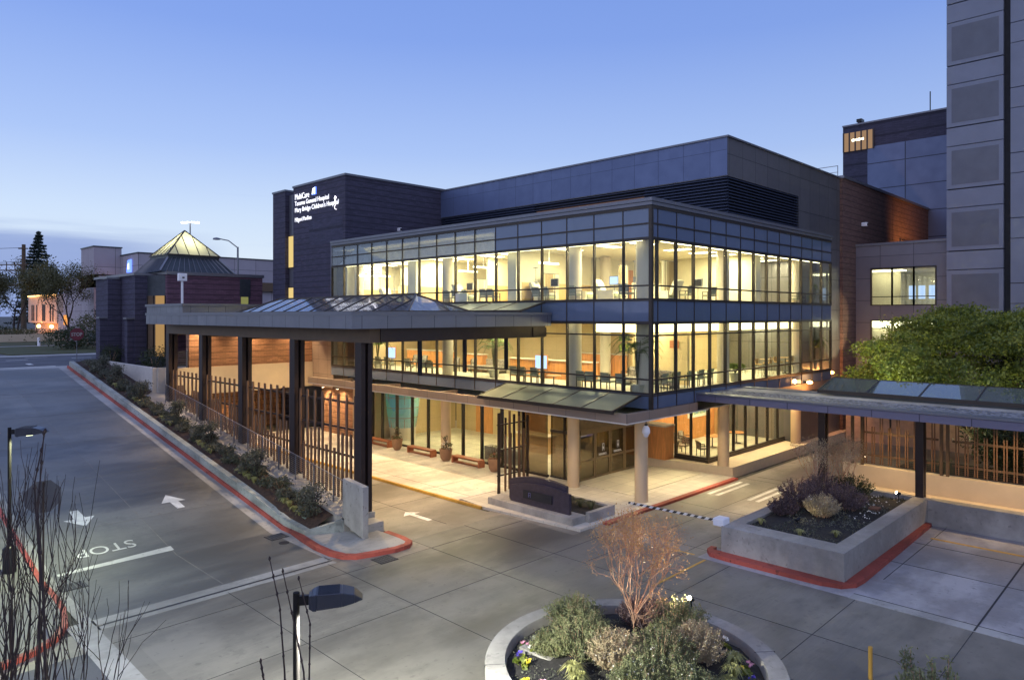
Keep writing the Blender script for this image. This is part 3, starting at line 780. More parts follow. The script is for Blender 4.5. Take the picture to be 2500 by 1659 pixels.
# ground-floor glass front (x = 28.5)
yf = [25.3 + .0] + [27.2 + 1.68*k for k in range(9)] + [41.8]
for i, (a, b) in enumerate(zip(yf[:-1], yf[1:])):
    wd = MB().box(28.5, 28.515, a+.05, b-.05, .2, 4.1).build('window', M['glass_ent'] if i == 0 else M['glass'], bld)
    MB().box(28.42, 28.62, b-.05, b+.05, .12, 4.14).box(28.45, 28.6, a+.05, b-.05, .12, .24).box(28.45, 28.6, a+.05, b-.05, 3.82, 3.9).build('frame', M['frame'], wd)
# entrance vestibule
wd = MB().box(28.7, 28.715, 23.45, 25.3, .2, 3.9).build('window', M['glass_ent'], bld)
MB().box(28.62, 28.8, 23.35, 23.5, .1, 4.14).box(28.65, 28.78, 24.3, 24.38, .1, 4.1).box(28.65, 28.78, 23.5, 25.3, 2.55, 2.7).box(28.65, 28.78, 23.5, 25.3, .1, .2).build('frame', M['frame'], wd)
entfr = plain('anodised_bronze', (.26,.20,.12), .35, .5)
MB().box(28.8, 34.2, 23.38, 23.62, 2.75, 3.35).box(28.8, 34.2, 23.30, 23.38, 2.6, 2.85).build('door_header', entfr, bld)
MB().box(28.8, 34.2, 23.55, 25.2, 3.35, 4.0).build('vestibule_roof', M['beigewall'], bld)
MB().box(34.2, 34.6, 23.38, 25.2, .1, 4.1).build('vestibule_wall', entfr, bld)
for i, (a, b) in enumerate(((28.85, 30.15), (30.2, 31.5), (31.55, 32.85), (32.9, 34.15))):
    d = MB().box(a, a+.09, 23.42, 23.50, .12, 2.62).box(b-.09, b, 23.42, 23.50, .12, 2.62).box(a+.09, b-.09, 23.42, 23.50, .12, .24).box(a+.09, b-.09, 23.42, 23.50, 2.52, 2.62).box(a+.09, b-.09, 23.42, 23.50, 1.08, 1.2).build('sliding_door', entfr, bld)
    MB().box(a+.09, b-.09, 23.455, 23.465, .24, 1.08).box(a+.09, b-.09, 23.455, 23.465, 1.2, 2.52).build('pane', M['glass_ent'], d)
    if i in (1, 2):
        text_part('door_lettering', 'EMERGENCY', .13, M['whitepl'], d, (a+.26, 23.40, 1.30), (1,0,0), (0,0,1), .004, .006, .9)
        pb = MB().box(a+.3, b-.28, 23.412, 23.416, 1.28, 1.30).box(a+.58, a+.62, 23.41, 23.414, 1.5, 1.86).box(a+.72, a+.76, 23.41, 23.414, 1.5, 1.86).box(a+.58, a+.76, 23.41, 23.414, 1.86, 1.90).cyl(a+.67, 23.412, 1.6, 1.72, .035, n=8)
        pb.build('door_emblem', M['whitepl'], d)
# waiting-room glass box on its platform
pf = [(35.75,18.35),(60,18.35),(60,25),(34.8,25),(34.8,23.1)]
mb = MB().prism(pf, -.02, .58); mb.build('platform', plain('platform_stucco', (.56,.46,.32), .75, 0, .06), bld)
xs_ = [35.9 + 1.5*k for k in range(8)]
for a, b in zip(xs_[:-1], xs_[1:]):
    wd = MB().box(a+.05, b-.05, 19.9, 19.915, .85, 4.1).build('window', M['glass'], bld)
    MB().box(b-.05, b+.05, 19.84, 20.0, .75, 4.14).box(a+.05, b-.05, 19.84, 20.0, .75, .86).box(a+.05, b-.05, 19.86, 19.98, 3.7, 3.78).build('frame', M['frame'], wd)
for a, b in ((19.98, 20.95), (21.05, 21.95)):
    wd = MB().box(35.9, 35.915, a+.02, b, .85, 4.1).build('window', M['glass'], bld)
    MB().box(35.84, 36.0, b, b+.1, .75, 4.14).box(35.84, 36.0, a-.02, b, .75, .86).box(35.86, 35.98, a-.02, b, 3.7, 3.78).build('frame', M['frame'], wd)
MB().box(35.8, 36.0, 19.84, 19.98, .58, 4.14).build('corner_post', M['frame'], bld)
MB().box(35.75, 46.6, 19.82, 20.02, .58, .75).box(35.82, 36.02, 20.02, 22.05, .58, .75).build('sill', M['frame'], bld)
MB().box(34.85, 35.8, 22.06, 23.7, .58, 2.45).build('veneer_cabinet', M['orangewood'], bld)
MB().box(34.8, 35.86, 22.0, 23.76, 2.45, 2.55).build('cabinet_top', M['colpaint'], bld)
# solid ground-floor walls right of the glass box
MB().box(46.6, 60, 19.9, 20.4, .58, 4.14).build('stucco_wall', M['beigewall'], bld)
MB().box(46.6, 60, 19.75, 19.9, 1.65, 1.8).build('string_course', M['beigewall'], bld)
# round columns on the column line
for (cx_, cy_, z0_) in ((27.95,18.97,.1),(27.95,23.1,.1),(27.95,33.2,.12),(27.95,42.9,.12),(35.9,18.98,.58),(45.6,19.02,.58)):
    MB().cyl(cx_, cy_, z0_, 4.16, .31, n=32).build('column', M['column'], bld, smooth=True)
for (cx_, cy_) in ((28.1,18.97),(28.1,23.1),(28.1,33.2),(28.1,42.9),(35.9,19.0),(45.6,19.0),(34.5,26),(40.5,24.5)):
    MB().cyl(cx_, cy_, 5.15, 8.45, .33, n=28).cyl(cx_, cy_, 9.42, 12.4, .33, n=28).build('column', M['colpaint'], bld, smooth=True)
# floors and ceilings
MB().box(27.2, 48.25, 18.0, 44.6, 8.6, 9.42).box(27.2, 48.25, 18.0, 44.6, 4.7, 5.15).build('floor_slab', M['lobbyfloor'], bld)
MB().box(27.25, 48.3, 18.05, 44.5, 9.42, 9.44).build('carpet', M['carpet'], bld)
MB().box(28.5, 52, 19.9, 44.5, -.02, .13).box(36, 46.6, 20.0, 30, .13, .62).build('lobby_floor', M['lobbyfloor'], bld)
MB().box(28.3, 48.25, 18.2, 44.5, 12.42, 12.5).box(27.2, 28.3, 18.2, 27.9, 12.42, 12.5).box(27.5, 48.25, 18.3, 44.5, 8.5, 8.58).build('ceiling', M['softwhite'], bld)
MB().box(28.3, 28.4, 27.9, 44.5, 12.5, 13.5).box(27.1, 28.3, 27.9, 44.5, 13.42, 13.5).build('plenum_panel', plain('plenum_pale', (.55,.54,.48), .8), bld)
# mountain drawn on the tinted band
mt = [(44.0,12.36),(43.2,12.72),(42.4,13.05),(41.9,13.38),(41.55,13.55),(41.2,13.57),(40.8,13.40),(40.4,13.05),(39.6,12.80),(38.9,12.62),(38.2,12.50),(37.5,12.40)]
n = len(mt)
MB().add([(27.06, y, z) for y, z in mt] + [(27.075, y, z) for y, z in mt], [tuple(range(n)), tuple(reversed(range(n, 2*n)))] + [(i, n+i, n+(i+1) % n, (i+1) % n) for i in range(n)]).build('mountain_mural', plain('mural_cream', (.62,.62,.48), .7, 0, .25, 2.5), bld)
# interior walls
iw = MB().box(34.5, 34.7, 27.2, 44.5, 9.44, 12.42).box(34.6, 50, 27.0, 27.2, 9.44, 12.42).box(48.3, 48.5, 18.9, 27, 9.44, 12.42)
iw.box(27.85, 34.5, 27.1, 27.75, 9.44, 12.42).box(27.85, 34.5, 36.05, 36.9, 9.44, 12.42).box(30, 34.5, 31.6, 31.75, 9.44, 12.42).box(30, 34.5, 40.4, 40.55, 9.44, 12.42)
iw.box(39.6, 40.3, 18.9, 27, 9.44, 12.42).box(33.5, 36.5, 23.2, 23.4, 9.44, 10.7)
iw.box(27.45, 34.5, 43.42, 43.55, 9.44, 12.42)
iw.build('interior_wall', M['cream'], bld)
MB().box(28.45, 35.5, 43.42, 43.55, 5.15, 8.45).build('interior_wall', M['tan'], bld)
MB().box(28.3, 34.4, 27.06, 27.1, 9.44, 10.7).box(28.3, 34.4, 36.01, 36.05, 9.44, 10.7).box(28.3, 34.4, 43.38, 43.42, 9.44, 10.7).box(34.45, 34.5, 27.8, 36, 9.44, 10.75).box(34.45, 34.5, 36.95, 44.4, 9.44, 10.75).box(29.95, 34.4, 31.55, 31.6, 9.44, 10.7).box(29.95, 34.4, 40.34, 40.4, 9.44, 10.7).box(40.35, 48.3, 26.95, 27, 9.44, 10.7).build('wainscot', M['wains'], bld)
iw = MB().box(35.5, 35.7, 24.5, 44.5, 5.15, 8.5).box(35.7, 50, 24.3, 24.5, 5.15, 8.5).box(48.3, 48.5, 18.9, 27, 5.15, 8.5).box(33, 33.2, 19.5, 23, 5.15, 8.5)
iw.build('interior_wall', M['tan'], bld)
iw = MB().box(36.0, 36.2, 25.5, 41.5, .12, 4.15).box(28.6, 36, 41.6, 41.8, .12, 4.15).box(34.8, 47, 25.5, 25.7, .12, 4.15)
iw.build('interior_wall', M['tan'], bld)
MB().box(36.3, 46.6, 24.4, 24.6, .6, 4.15).box(46.4, 46.6, 20.1, 24.4, .6, 4.15).build('veneer_wall', M['orangewood'], bld)
MB().box(35.95, 36.0, 37.4, 39.2, .12, 3.6).box(35.95, 36.0, 32.2, 34.2, .12, 3.6).box(37.6, 38.7, 26.9, 26.99, 9.44, 11.8).build('veneer_door', M['orangewood'], bld)
# luminous cove above the corner lounge
cv = MB().box(28.6, 28.7, 19.3, 22.3, 8.02, 8.42).box(28.6, 47.5, 19.1, 19.2, 8.02, 8.42)
cv.build('light_cove', M['em_cove'], bld)
MB().box(35.75, 53, 17.82, 17.9, 4.14, 4.62).build('fascia', M['fascia_warm'], bld)
hl = emit('window_head_light', (1, .90, .58), 6.5)
MB().box(27.42, 27.52, 18.6, 44.3, 12.30, 12.34).build('window_head_light', hl, bld)
MB().box(28.6, 48.0, 18.22, 18.32, 12.30, 12.34).build('window_head_light', hl, bld)
MB().box(27.42, 27.52, 22.6, 44.3, 8.44, 8.48).build('window_head_light', hl, bld)
MB().box(28.6, 48.0, 18.22, 18.30, 8.44, 8.48).build('window_head_light', hl, bld)
# glass awning over the entrance, leaning against the wall
def awning(name_parent, x0, z0, x1, z1, ya, yb_, n, frame_mat, gm, nm='awning_glass'):
    step = (yb_ - ya) / n
    for k in range(n):
        a, b = ya + k*step, ya + (k+1)*step
        p = MB().add([(x0,a+.03,z0),(x0,b-.03,z0),(x1,b-.03,z1),(x1,a+.03,z1),(x0,a+.03,z0+.02),(x0,b-.03,z0+.02),(x1,b-.03,z1+.02),(x1,a+.03,z1+.02)],
                     [(0,1,2,3),(7,6,5,4),(0,4,5,1),(1,5,6,2),(2,6,7,3),(3,7,4,0)]).build(nm, gm, name_parent)
    fm = MB()
    for k in range(n+1): fm.bar((x0, ya+k*step, z0), (x1, ya+k*step, z1), .06, .09)
    fm.box(x0-.05, x0+.03, ya-.05, yb_+.05, z0-.13, z0+.03); fm.box(x1-.03, x1+.03, ya-.05, yb_+.05, z1-.06, z1+.03)
    fm.build('awning_frame', frame_mat, name_parent)
awning(bld, 24.65, 4.72, 26.72, 5.22, 18.2, 26.7, 5, M['frame'], M['glass_canopy'])
MB().bar((24.9, 18.4, 4.6), (24.9, 18.4, 4.72), .08, .08).bar((24.9,22.4,4.6),(24.9,22.4,4.72),.08,.08).bar((24.9,26.4,4.6),(24.9,26.4,4.72),.08,.08).build('awning_bracket', M['frame'], bld)

# ================================================================ ENTRANCE CANOPY
can = thing('entrance_canopy', 'flat metal-edged canopy with pyramid skylight over the drop-off lane', 'canopy', (21, 35, 0))
cx0, cx1, cy0, cy1 = 15.2, 26.9, 23.7, 46.7
MB().box(cx0, cx0+.3, cy0, cy1, 8.32, 8.84).box(cx0+.3, cx1, cy0, cy0+.3, 8.32, 8.84).box(cx0+.3, cx1, cy1-.3, cy1, 8.32, 8.84).build('fascia', M['fascia'], can)
MB().box(cx0-.04, cx0+.34, cy0-.04, cy1+.04, 8.86, 9.0).box(cx0+.34, cx1, cy0-.04, cy0+.34, 8.86, 9.0).box(cx0+.34, cx1, cy1-.34, cy1+.04, 8.86, 9.0).build('coping', M['capmetal'], can)
MB().box(cx0+.3, 19.2, cy0+.3, cy1-.3, 8.36, 8.8).box(23.0, cx1, cy0+.3, cy1-.3, 8.36, 8.8).box(19.2, 23.0, cy0+.3, 25.4, 8.36, 8.8).box(19.2, 23.0, 42.9, cy1-.3, 8.36, 8.8).build('roof_slab', M['beam'], can)
# skylight
rz, ez = 9.86, 9.02
rA, rB = (21.1, 27.3, rz), (21.1, 41.0, rz)
c00, c10, c11, c01 = (19.2,25.4,ez), (23.0,25.4,ez), (23.0,42.9,ez), (19.2,42.9,ez)
sk = MB().quad(c00, rA, rB, c01).quad(c10, c11, rB, rA).quad(c00, c10, rA).quad(c01, rB, c11)
sk.build('skylight_glass', M['glass_sky'], can)
bars = MB()
for a, b in ((c00, rA), (c10, rA), (c11, rB), (c01, rB), (rA, rB), (c00, c10), (c10, c11), (c11, c01), (c01, c00)): bars.bar(a, b, .09, .09)
for k in range(1, 12):
    t = k / 12; y = 25.4 + t*17.5; yr = min(max(y, 27.3), 41.0)
    zz = rz if 27.3 <= y <= 41.0 else ez + (rz-ez) * (1 - abs(yr-y)/1.9)
    xr = 0 if 27.3 <= y <= 41.0 else abs(yr-y)/1.9*1.9
    bars.bar((19.2, y, ez), (21.1-xr, y, zz), .05, .07); bars.bar((23.0, y, ez), (21.1+xr, y, zz), .05, .07)
bars.build('skylight_bars', M['frame'], can)
MB().box(19.1, 19.2, 25.3, 43.0, 8.8, 9.02).box(23.0, 23.1, 25.3, 43.0, 8.8, 9.02).box(19.2, 23.0, 25.3, 25.4, 8.8, 9.02).box(19.2, 23.0, 42.9, 43.0, 8.8, 9.02).build('skylight_kerb', M['capmetal'], can)
lt = MB()
for k in range(12):
    y = 25.4 + 17.5*k/12
    lt.bar((19.2, y, 8.55), (23.0, y+1.46, 8.55), .16, .25); lt.bar((23.0, y, 8.40), (19.2, y+1.46, 8.40), .16, .25)
lt.build('skylight_lattice', M['colpaint'], can)
# steel frame
bm_ = MB().box(16.35, 16.85, 24.2, 46.6, 7.72, 8.30).build('edge_beam', M['beam'], can)
MB().box(16.85, 26.95, 24.15, 24.5, 7.74, 8.32).box(26.0, 27.0, 24.1, 24.55, 7.78, 8.25).build('edge_beam', M['steel'], can)
cols = [25.05, 30.6, 36.1, 41.25, 46.4]
for y in cols[1:]: MB().box(16.85, 27.0, y-.2, y+.2, 7.62, 8.34).build('cross_beam', M['beam'], can)
for i, y in enumerate(cols):
    z0 = .1 if i == 0 else zw(y) - .05
    MB().box(16.35, 16.55, y-.24, y+.24, z0, 7.72).box(16.68, 16.88, y-.24, y+.24, z0, 7.72).box(16.5, 16.72, y-.03, y+.03, z0, 7.72).build('column', M['steel'], can)
for x in (19.0, 21.6, 24.3):
    MB().box(x-.07, x+.07, 24.25, 24.39, 6.24, 7.74).build('pendant_tube', M['black'], can)
awning(can, 24.9, 9.08, 26.6, 9.50, 23.9, 31.5, 4, M['frame'], M['glass_canopy'])
# back wall under the canopy
bk = thing('canopy_back_wall', 'red brick wall over a beige band closing the far end of the drop-off lane', 'wall', (22, 48, 3.6))
MB().box(18.2, 27.19, 47.8, 48.3, 5.4, 8.4).build('brick_wall', M['redbrick'], bk)
MB().box(16.9, 27.19, 47.7, 48.3, 3.6, 5.4).build('beige_band', M['beigewall'], bk)
bk = MB().box(16.9, 28, 54, 54.4, -.02, 3.6); single(bk, 'tunnel_wall', M['redbrick'], 'red brick wall deep inside the passage below the beige band', 'wall')
bk = MB().box(16.55, 16.9, 48.4, 54, -.02, 3.6).box(16.55, 28, 48.4, 54.4, 3.6, 3.7); single(bk, 'passage_lining', M['beigewall'], 'beige ceiling and side wall of the passage under the terrace', 'wall')
rl = thing('terrace_railing', 'short grey railing of thin horizontal bars beside the brick wall under the canopy', 'railing', (17.6, 47.9, 5.4))
m_ = MB()
for k in range(9): m_.box(16.95, 18.15, 47.95, 47.98, 5.5+.12*k, 5.52+.12*k)
m_.build('bars', M['capmetal'], rl)
MB().box(18.1, 18.16, 47.9, 48.0, 5.4, 6.6).box(16.95, 17.01, 47.9, 48.0, 5.4, 6.6).build('post', M['capmetal'], rl)

# ================================================================ PLANTER AND WALK BESIDE THE DRIVEWAY
pl = thing('sloping_planter', 'long sloping concrete planter with a pale kerb wall and bark mulch beside the driveway', 'planter', (14.6, 40, 0))
yw = [25.45, 26.2, 27.2, 30, 35, 40, 45, 50, 55, 59.8]
def ztop(y): return zs(y) + (.30 if y < 25.6 else .36 if y < 26.5 else .42 if y < 27.5 else .52)
wv = MB()
for a, b in zip(yw[:-1], yw[1:]):
    wv.add([(14.17,a,zs(a)-.1),(14.45,a,zs(a)-.1),(14.45,b,zs(b)-.1),(14.17,b,zs(b)-.1),(14.17,a,ztop(a)),(14.45,a,ztop(a)),(14.45,b,ztop(b)),(14.17,b,ztop(b))],
           [(0,3,2,1),(4,5,6,7),(0,1,5,4),(1,2,6,5),(2,3,7,6),(3,0,4,7)])
wv.add([(14.17,25.45,0),(15.55,24.75,0),(15.55,25.0,0),(14.45,25.6,0),(14.17,25.45,.30),(15.55,24.75,.62),(15.55,25.0,.62),(14.45,25.6,.30)],
       [(0,3,2,1),(4,5,6,7),(0,1,5,4),(1,2,6,5),(2,3,7,6),(3,0,4,7)])
wv.build('planter_wall', M['mossy'], pl)
so = MB()
yso = [25.55, 26.2, 27.2] + [28 + 1.0*k for k in range(32)] + [59.8]
def zin(y): return min(zw(y), 5.0) - .12 if y < 48.9 else zs(y) + .6
for a, b in zip(yso[:-1], yso[1:]):
    n_ = 4
    for k in range(n_):
        def pt(y, t): 
            x1 = 15.5 if y < 48.9 else 16.35
            return (14.4 + (x1-14.4)*t, y, (ztop(y)-.08)*(1-t) + zin(y)*t + .03*math.sin(9*y+7*t))
        so.quad(pt(a, k/n_), pt(a, (k+1)/n_), pt(b, (k+1)/n_), pt(b, k/n_))
so.build('mulch', M['soil'], pl)
MB().box(14.75, 15.05, 26.5, 26.8, .40, .50).build('valve_cover', plain('green_cover', (.25,.33,.27), .6), pl)
wk = MB()
for a, b in ((24.75, 30), (30, 40), (40, 48.9)):
    wk.add([(15.5,a,-.1),(16.98,a,-.1),(16.98,b,-.1),(15.5,b,-.1),(15.5,a,zw(a)-.04),(16.98,a,zw(a)-.04),(16.98,b,zw(b)-.04),(15.5,b,zw(b)-.04)],
           [(0,3,2,1),(4,5,6,7),(0,1,5,4),(1,2,6,5),(2,3,7,6),(3,0,4,7)])
single(wk, 'retaining_wall', M['wallconc'], 'sloping concrete retaining wall and walk under the cable railing', 'wall')
en = MB().add([(15.5,23.4,.14),(15.76,23.4,.14),(15.76,24.9,.5),(15.5,24.9,.5),(15.5,23.4,2.15),(15.76,23.4,2.15),(15.76,24.85,2.28),(15.5,24.85,2.28)],
              [(0,3,2,1),(4,5,6,7),(0,1,5,4),(1,2,6,5),(2,3,7,6),(3,0,4,7)]).box(15.76, 16.9, 24.0, 24.75, .0, .45)
single(en, 'end_wall', M['wallconc'], 'upright pale concrete end wall at the foot of the cable railing', 'wall', bevel=.015)
# beige garden wall continuing up to the street
gw = MB().box(16.3, 16.6, 48.9, 60.0, 3.0, 5.42).box(16.6, 18.4, 48.75, 49.0, 3.0, 5.42)
single(gw, 'garden_wall', plain('pale_stucco', (.50,.47,.42), .8, 0, .06), 'pale rendered garden wall above the top of the sloping planter', 'wall')
# cable railing
cr_ = thing('cable_railing', 'galvanised cable railing climbing beside the sloping planter', 'railing', (16.1, 36, 2))
yr = [24.9 + 1.62*k for k in range(14)]
for y in yr: MB().box(16.07, 16.11, y-.03, y+.03, zw(y)-.06, zw(y)+1.08).build('post', M['capmetal'], cr_)
cm_ = MB()
for k in range(11):
    h = .10 + .092*k
    cm_.bar((16.09, yr[0], zw(yr[0])+h), (16.09, yr[-1], zw(yr[-1])+h), .008, .008)
cm_.build('cables', plain('galvanised_cable', (.30,.30,.31), .4, .5), cr_)
MB().bar((16.09, yr[0], zw(yr[0])+1.1), (16.09, yr[-1], zw(yr[-1])+1.1), .04, .025).build('handrail', plain('galvanised_rail', (.26,.26,.28), .4, .5), cr_)
# timber slat screens between the columns
for i, (a, b, w_) in enumerate(((25.35, 30.3, 'nearest the road'), (30.9, 35.8, 'second from the road'), (36.4, 40.95, 'third from the road'), (41.55, 46.1, 'furthest from the road'))):
    sc = thing('slat_screen', 'vertical timber slat screen between canopy columns, ' + w_, 'screen', (16.6, (a+b)/2, 0), 'timber slat screens along the colonnade')
    rr = random.Random(3)
    n = 15
    for k in range(n):
        y = a + .18 + (b-a-.36)*k/(n-1)
        if k % 2 == 0: zb, zt = zw(y) - .1 + rr.random()*.3, 5.45
        else: zb, zt = zw(y) - .1, 3.45 + .5*math.sin(k*.8) + max(0, zw(y)-2)*.6
        MB().box(16.50, 16.56, y-.065, y+.065, zb, max(zt, zb+.9)).build('slat', M['slatwood'], sc)
        if k % 2 == 0 and k < n-1:
            MB().box(16.64, 16.70, y+.17, y+.26, zb, 4.3 - .25*(k % 4)).build('slat', M['slatwood'], sc)
    for z in (5.12, 4.0, 2.85):
        if z > zw(b)-.2: MB().box(16.57, 16.63, a-.05, b+.05, z-.045, z+.045).build('rail', M['steel'], sc)
# small free-standing slat screen behind the monument sign
sc = thing('slat_screen', 'tall freestanding cluster of timber slats standing behind the dark monument sign', 'screen', (25.6, 24.8, 0))
specs = [(24.25,4.05,.1,.16),(24.42,2.9,.1,.1),(24.7,2.95,.15,.1),(24.85,3.75,.3,.1),(25.0,4.1,.2,.12),(25.22,2.95,.12,.1),(25.32,3.9,.6,.12),(25.5,3.0,.12,.1),(25.68,3.75,.2,.12),(25.84,4.25,.1,.16),(26.02,3.1,.1,.1),(26.2,3.05,.4,.1),(26.3,3.8,.1,.14),(26.45,3.1,.6,.1)]
for k, (x, zt, zb, w_) in enumerate(specs):
    y = 24.85 + (.07 if k % 2 else -.07)
    MB().box(x-w_/2, x+w_/2, y-.03, y+.03, zb, zt).build('slat', M['slatwood'] if k % 3 else M['steel'], sc)
for z in (.95, 2.2, 3.45): MB().box(24.2, 26.5, 24.82, 24.88, z-.03, z+.03).build('rail', M['steel'], sc)

# ================================================================ MONUMENT SIGN
ms = thing('monument_sign', 'dark arched monument sign slab on a low concrete base', 'sign', (23.1, 21.2, 0))
MB().prism([(22.62,23.85),(22.62,18.75),(23.55,18.75),(23.55,23.85)], 0, .40).build('base', M['wallconc'], ms, bevel=.02)
n = 14
def arch(x0, x1, ya, yb_, za, peak, zb):
    """slab whose top edge bows from za at ya to zb at yb_"""
    mb = MB(); top = []
    for k in range(n+1):
        t = k/n; top.append((ya + (yb_-ya)*t, za + (zb-za)*t + peak*4*t*(1-t)))
    pr = [(ya, .40)] + top + [(yb_, .40)]; m = len(pr)
    return mb.add([(x0, p[0], p[1]) for p in pr] + [(x1, p[0], p[1]) for p in pr], [tuple(range(m)), tuple(reversed(range(m, 2*m)))] + [(i, m+i, m+(i+1) % m, (i+1) % m) for i in range(m)])
slab = plain('dark_granite', (.055,.045,.062), .35, .2, .2, 6)
arch(23.14, 23.32, 22.95, 19.55, 1.32, .22, 1.50).build('sign_slab', slab, ms)
arch(22.95, 23.10, 22.7, 19.2, 1.12, .20, 1.26).build('sign_slab', slab, ms)
MB().box(22.90, 22.95, 20.15, 21.85, .68, 1.04).build('recessed_panel', M['slot'], ms)
mb = MB()
for y, w_, h in ((21.45, .12, .2), ):
    mb.box(22.885, 22.9, y-w_/2, y-w_/2+.015, .76, .96).box(22.885, 22.9, y+w_/2-.015, y+w_/2, .76, .96).box(22.885, 22.9, y-w_/2, y+w_/2, .95, .965).box(22.885, 22.9, y-w_/2, y+w_/2, .85, .862)
mb.build('panel_emblem', plain('blue_grey_mark', (.18,.17,.35), .5), ms)
pb = MB().box(23.5, 25.3, 18.55, 18.75, 0, .52).box(25.1, 25.3, 18.75, 20.9, 0, .52).box(23.55, 25.1, 20.75, 20.9, 0, .52).build('planter_wall', M['wallconc'], ms)
MB().box(23.5, 25.1, 18.75, 20.75, .1, .42).build('planter_soil', M['darksoil'], ms)

# ================================================================ BENCHES, POTS, SMALL THINGS
def bench_at(y0, y1, label, first=[None]):
    if first[0] is None:
        t = thing('bench', label, 'bench', (27.6, 0, .12), 'low wooden benches along the glass front')
        L = 2.35
        MB().box(27.38, 27.82, -L/2, L/2, .48, .55).build('seat', M['bench'], t)
        for s in (-1, 1): MB().box(27.38, 27.82, s*(L/2-.02) - .06, s*(L/2-.02) + .06, .12, .48).build('leg', M['bench'], t)
        MB().box(27.44, 27.78, -L/2+.1, L/2-.1, .16, .20).build('stretcher', M['bench'], t)
        first[0] = t; t.location = (27.6, (y0+y1)/2, .12); return t
    return dup(first[0], (27.6, (y0+y1)/2, .12), 0, label)
bench_at(29.6, 32, 'red wooden bench between the two potted plants nearest the entrance')
bench_at(33.8, 36.5, 'red wooden bench beside the round column, left of the white-flowered pot')
bench_at(38.3, 41, 'red wooden bench furthest from the entrance, half behind the black column')
def leaf_quads(C, size, asp=.45, up=.2, seed=None):
    """C (n,3) centres -> n small four-sided leaves of random attitude"""
    n = len(C); a = rng.normal(size=(n,3)); a[:,2] += up; a /= np.linalg.norm(a, axis=1)[:,None]
    b = rng.normal(size=(n,3)); b -= a * (a*b).sum(1)[:,None]; b /= np.linalg.norm(b, axis=1)[:,None]
    s = (size * rng.uniform(.6, 1.3, n))[:,None]
    V = np.stack([C - a*s*.5, C + b*s*asp*.5, C + a*s*.5, C - b*s*asp*.5], 1)
    return V
def blob(c, r, n, clump=14, spread=.38):
    """points gathered in clumps inside an ellipsoid, uneven outline"""
    k = max(3, n // clump)
    d = rng.normal(size=(k,3)); d /= np.linalg.norm(d, axis=1)[:,None]
    cc = d * (rng.uniform(.35, 1.0, k)[:,None] ** .6)
    P = cc[rng.integers(0, k, n)] + rng.normal(size=(n,3)) * spread * .5
    return np.array(c) + P * np.array(r)
pots = [(27.45, 37.5, 'terracotta pot with sparse leafy plant between the two far benches', .9), (27.45, 32.6, 'round pot of trailing white flowers in front of the round column', 1.0), (27.45, 28.4, 'plain terracotta pot with red flowers near the slat cluster', .95)]
for i, (x, y, lab, s_) in enumerate(pots):
    t = thing('plant_pot', lab, 'plant pot', (x, y, .12), 'plant pots along the glass front')
    MB().lathe(x, y, [(.20*s_,.12),(.33*s_,.3),(.37*s_,.62),(.40*s_,.78),(.40*s_,.84),(.34*s_,.84),(.33*s_,.76)], 20).build('pot', M['terracotta'], t, smooth=True)
    MB().arr(leaf_quads(blob((x, y, 1.0), (.36, .36, .22), 180), .10), 4).build('foliage', M['leafolive'], t)
    MB().arr(leaf_quads(blob((x, y, 1.04), (.42, .42, .22), 90 if i == 1 else 30), .07, .9), 4).build('flowers', M['flower_w'] if i == 1 else M['bench'], t)['kind'] = 'stuff'
    st_ = MB()
    for q in range(5): st_.tube([(x, y, .8), (x + rng.normal()*.08, y + rng.normal()*.08, 1.2), (x + rng.normal()*.16, y + rng.normal()*.16, 1.55)], .012, 5)
    st_.build('stem', M['bark'], t); MB().arr(leaf_quads(blob((x, y, 1.5), (.16, .16, .14), 40), .10), 4).build('foliage', M['leafshrub'], t)
# security dome hanging from the ledge corner
t = thing('security_camera', 'white dome security camera hanging from the ledge corner', 'security camera', (26.9, 18.0, 3.4))
MB().cyl(26.9, 18.0, 3.95, 4.2, .02, n=8).cyl(26.9, 18.0, 3.86, 3.96, .07, n=14).build('mount', M['black'], t)
MB().lathe(26.9, 18.0, [(.06,3.9),(.15,3.8),(.18,3.66),(.18,3.56),(.12,3.48)], 18).build('housing', M['whitepl'], t, smooth=True)
MB().lathe(26.9, 18.0, [(.12,3.5),(.11,3.42),(.05,3.36),(.01,3.35)], 16).build('dome', M['whitepl'], t, smooth=True)
# barrier gate
t = thing('barrier_gate', 'black and white striped barrier arm lowered across the side lane', 'barrier', (24.3, 12.95, 1.0))
MB().box(24.05, 24.55, 12.72, 13.15, 1.02, 1.30).build('motor_housing', M['whitepl'], t, bevel=.03)
_t = NT('striped_arm'); _s = _t.n('ShaderNodeSeparateXYZ'); _t.l(_t.pos(), _s.inputs[0])
_m = _t.math('LESS_THAN', _t.math('FRACT', _t.math('MULTIPLY', _t.math('ADD', _s.outputs[1], _s.outputs[2]), 3.4)), .5)
_t.bsdf(_t.mix(_m, (.72,.72,.72), (.02,.02,.025)), .5)
MB().bar((24.2, 13.1, 1.18), (23.85, 16.8, 1.22), .04, .08).build('arm', _t.m, t)
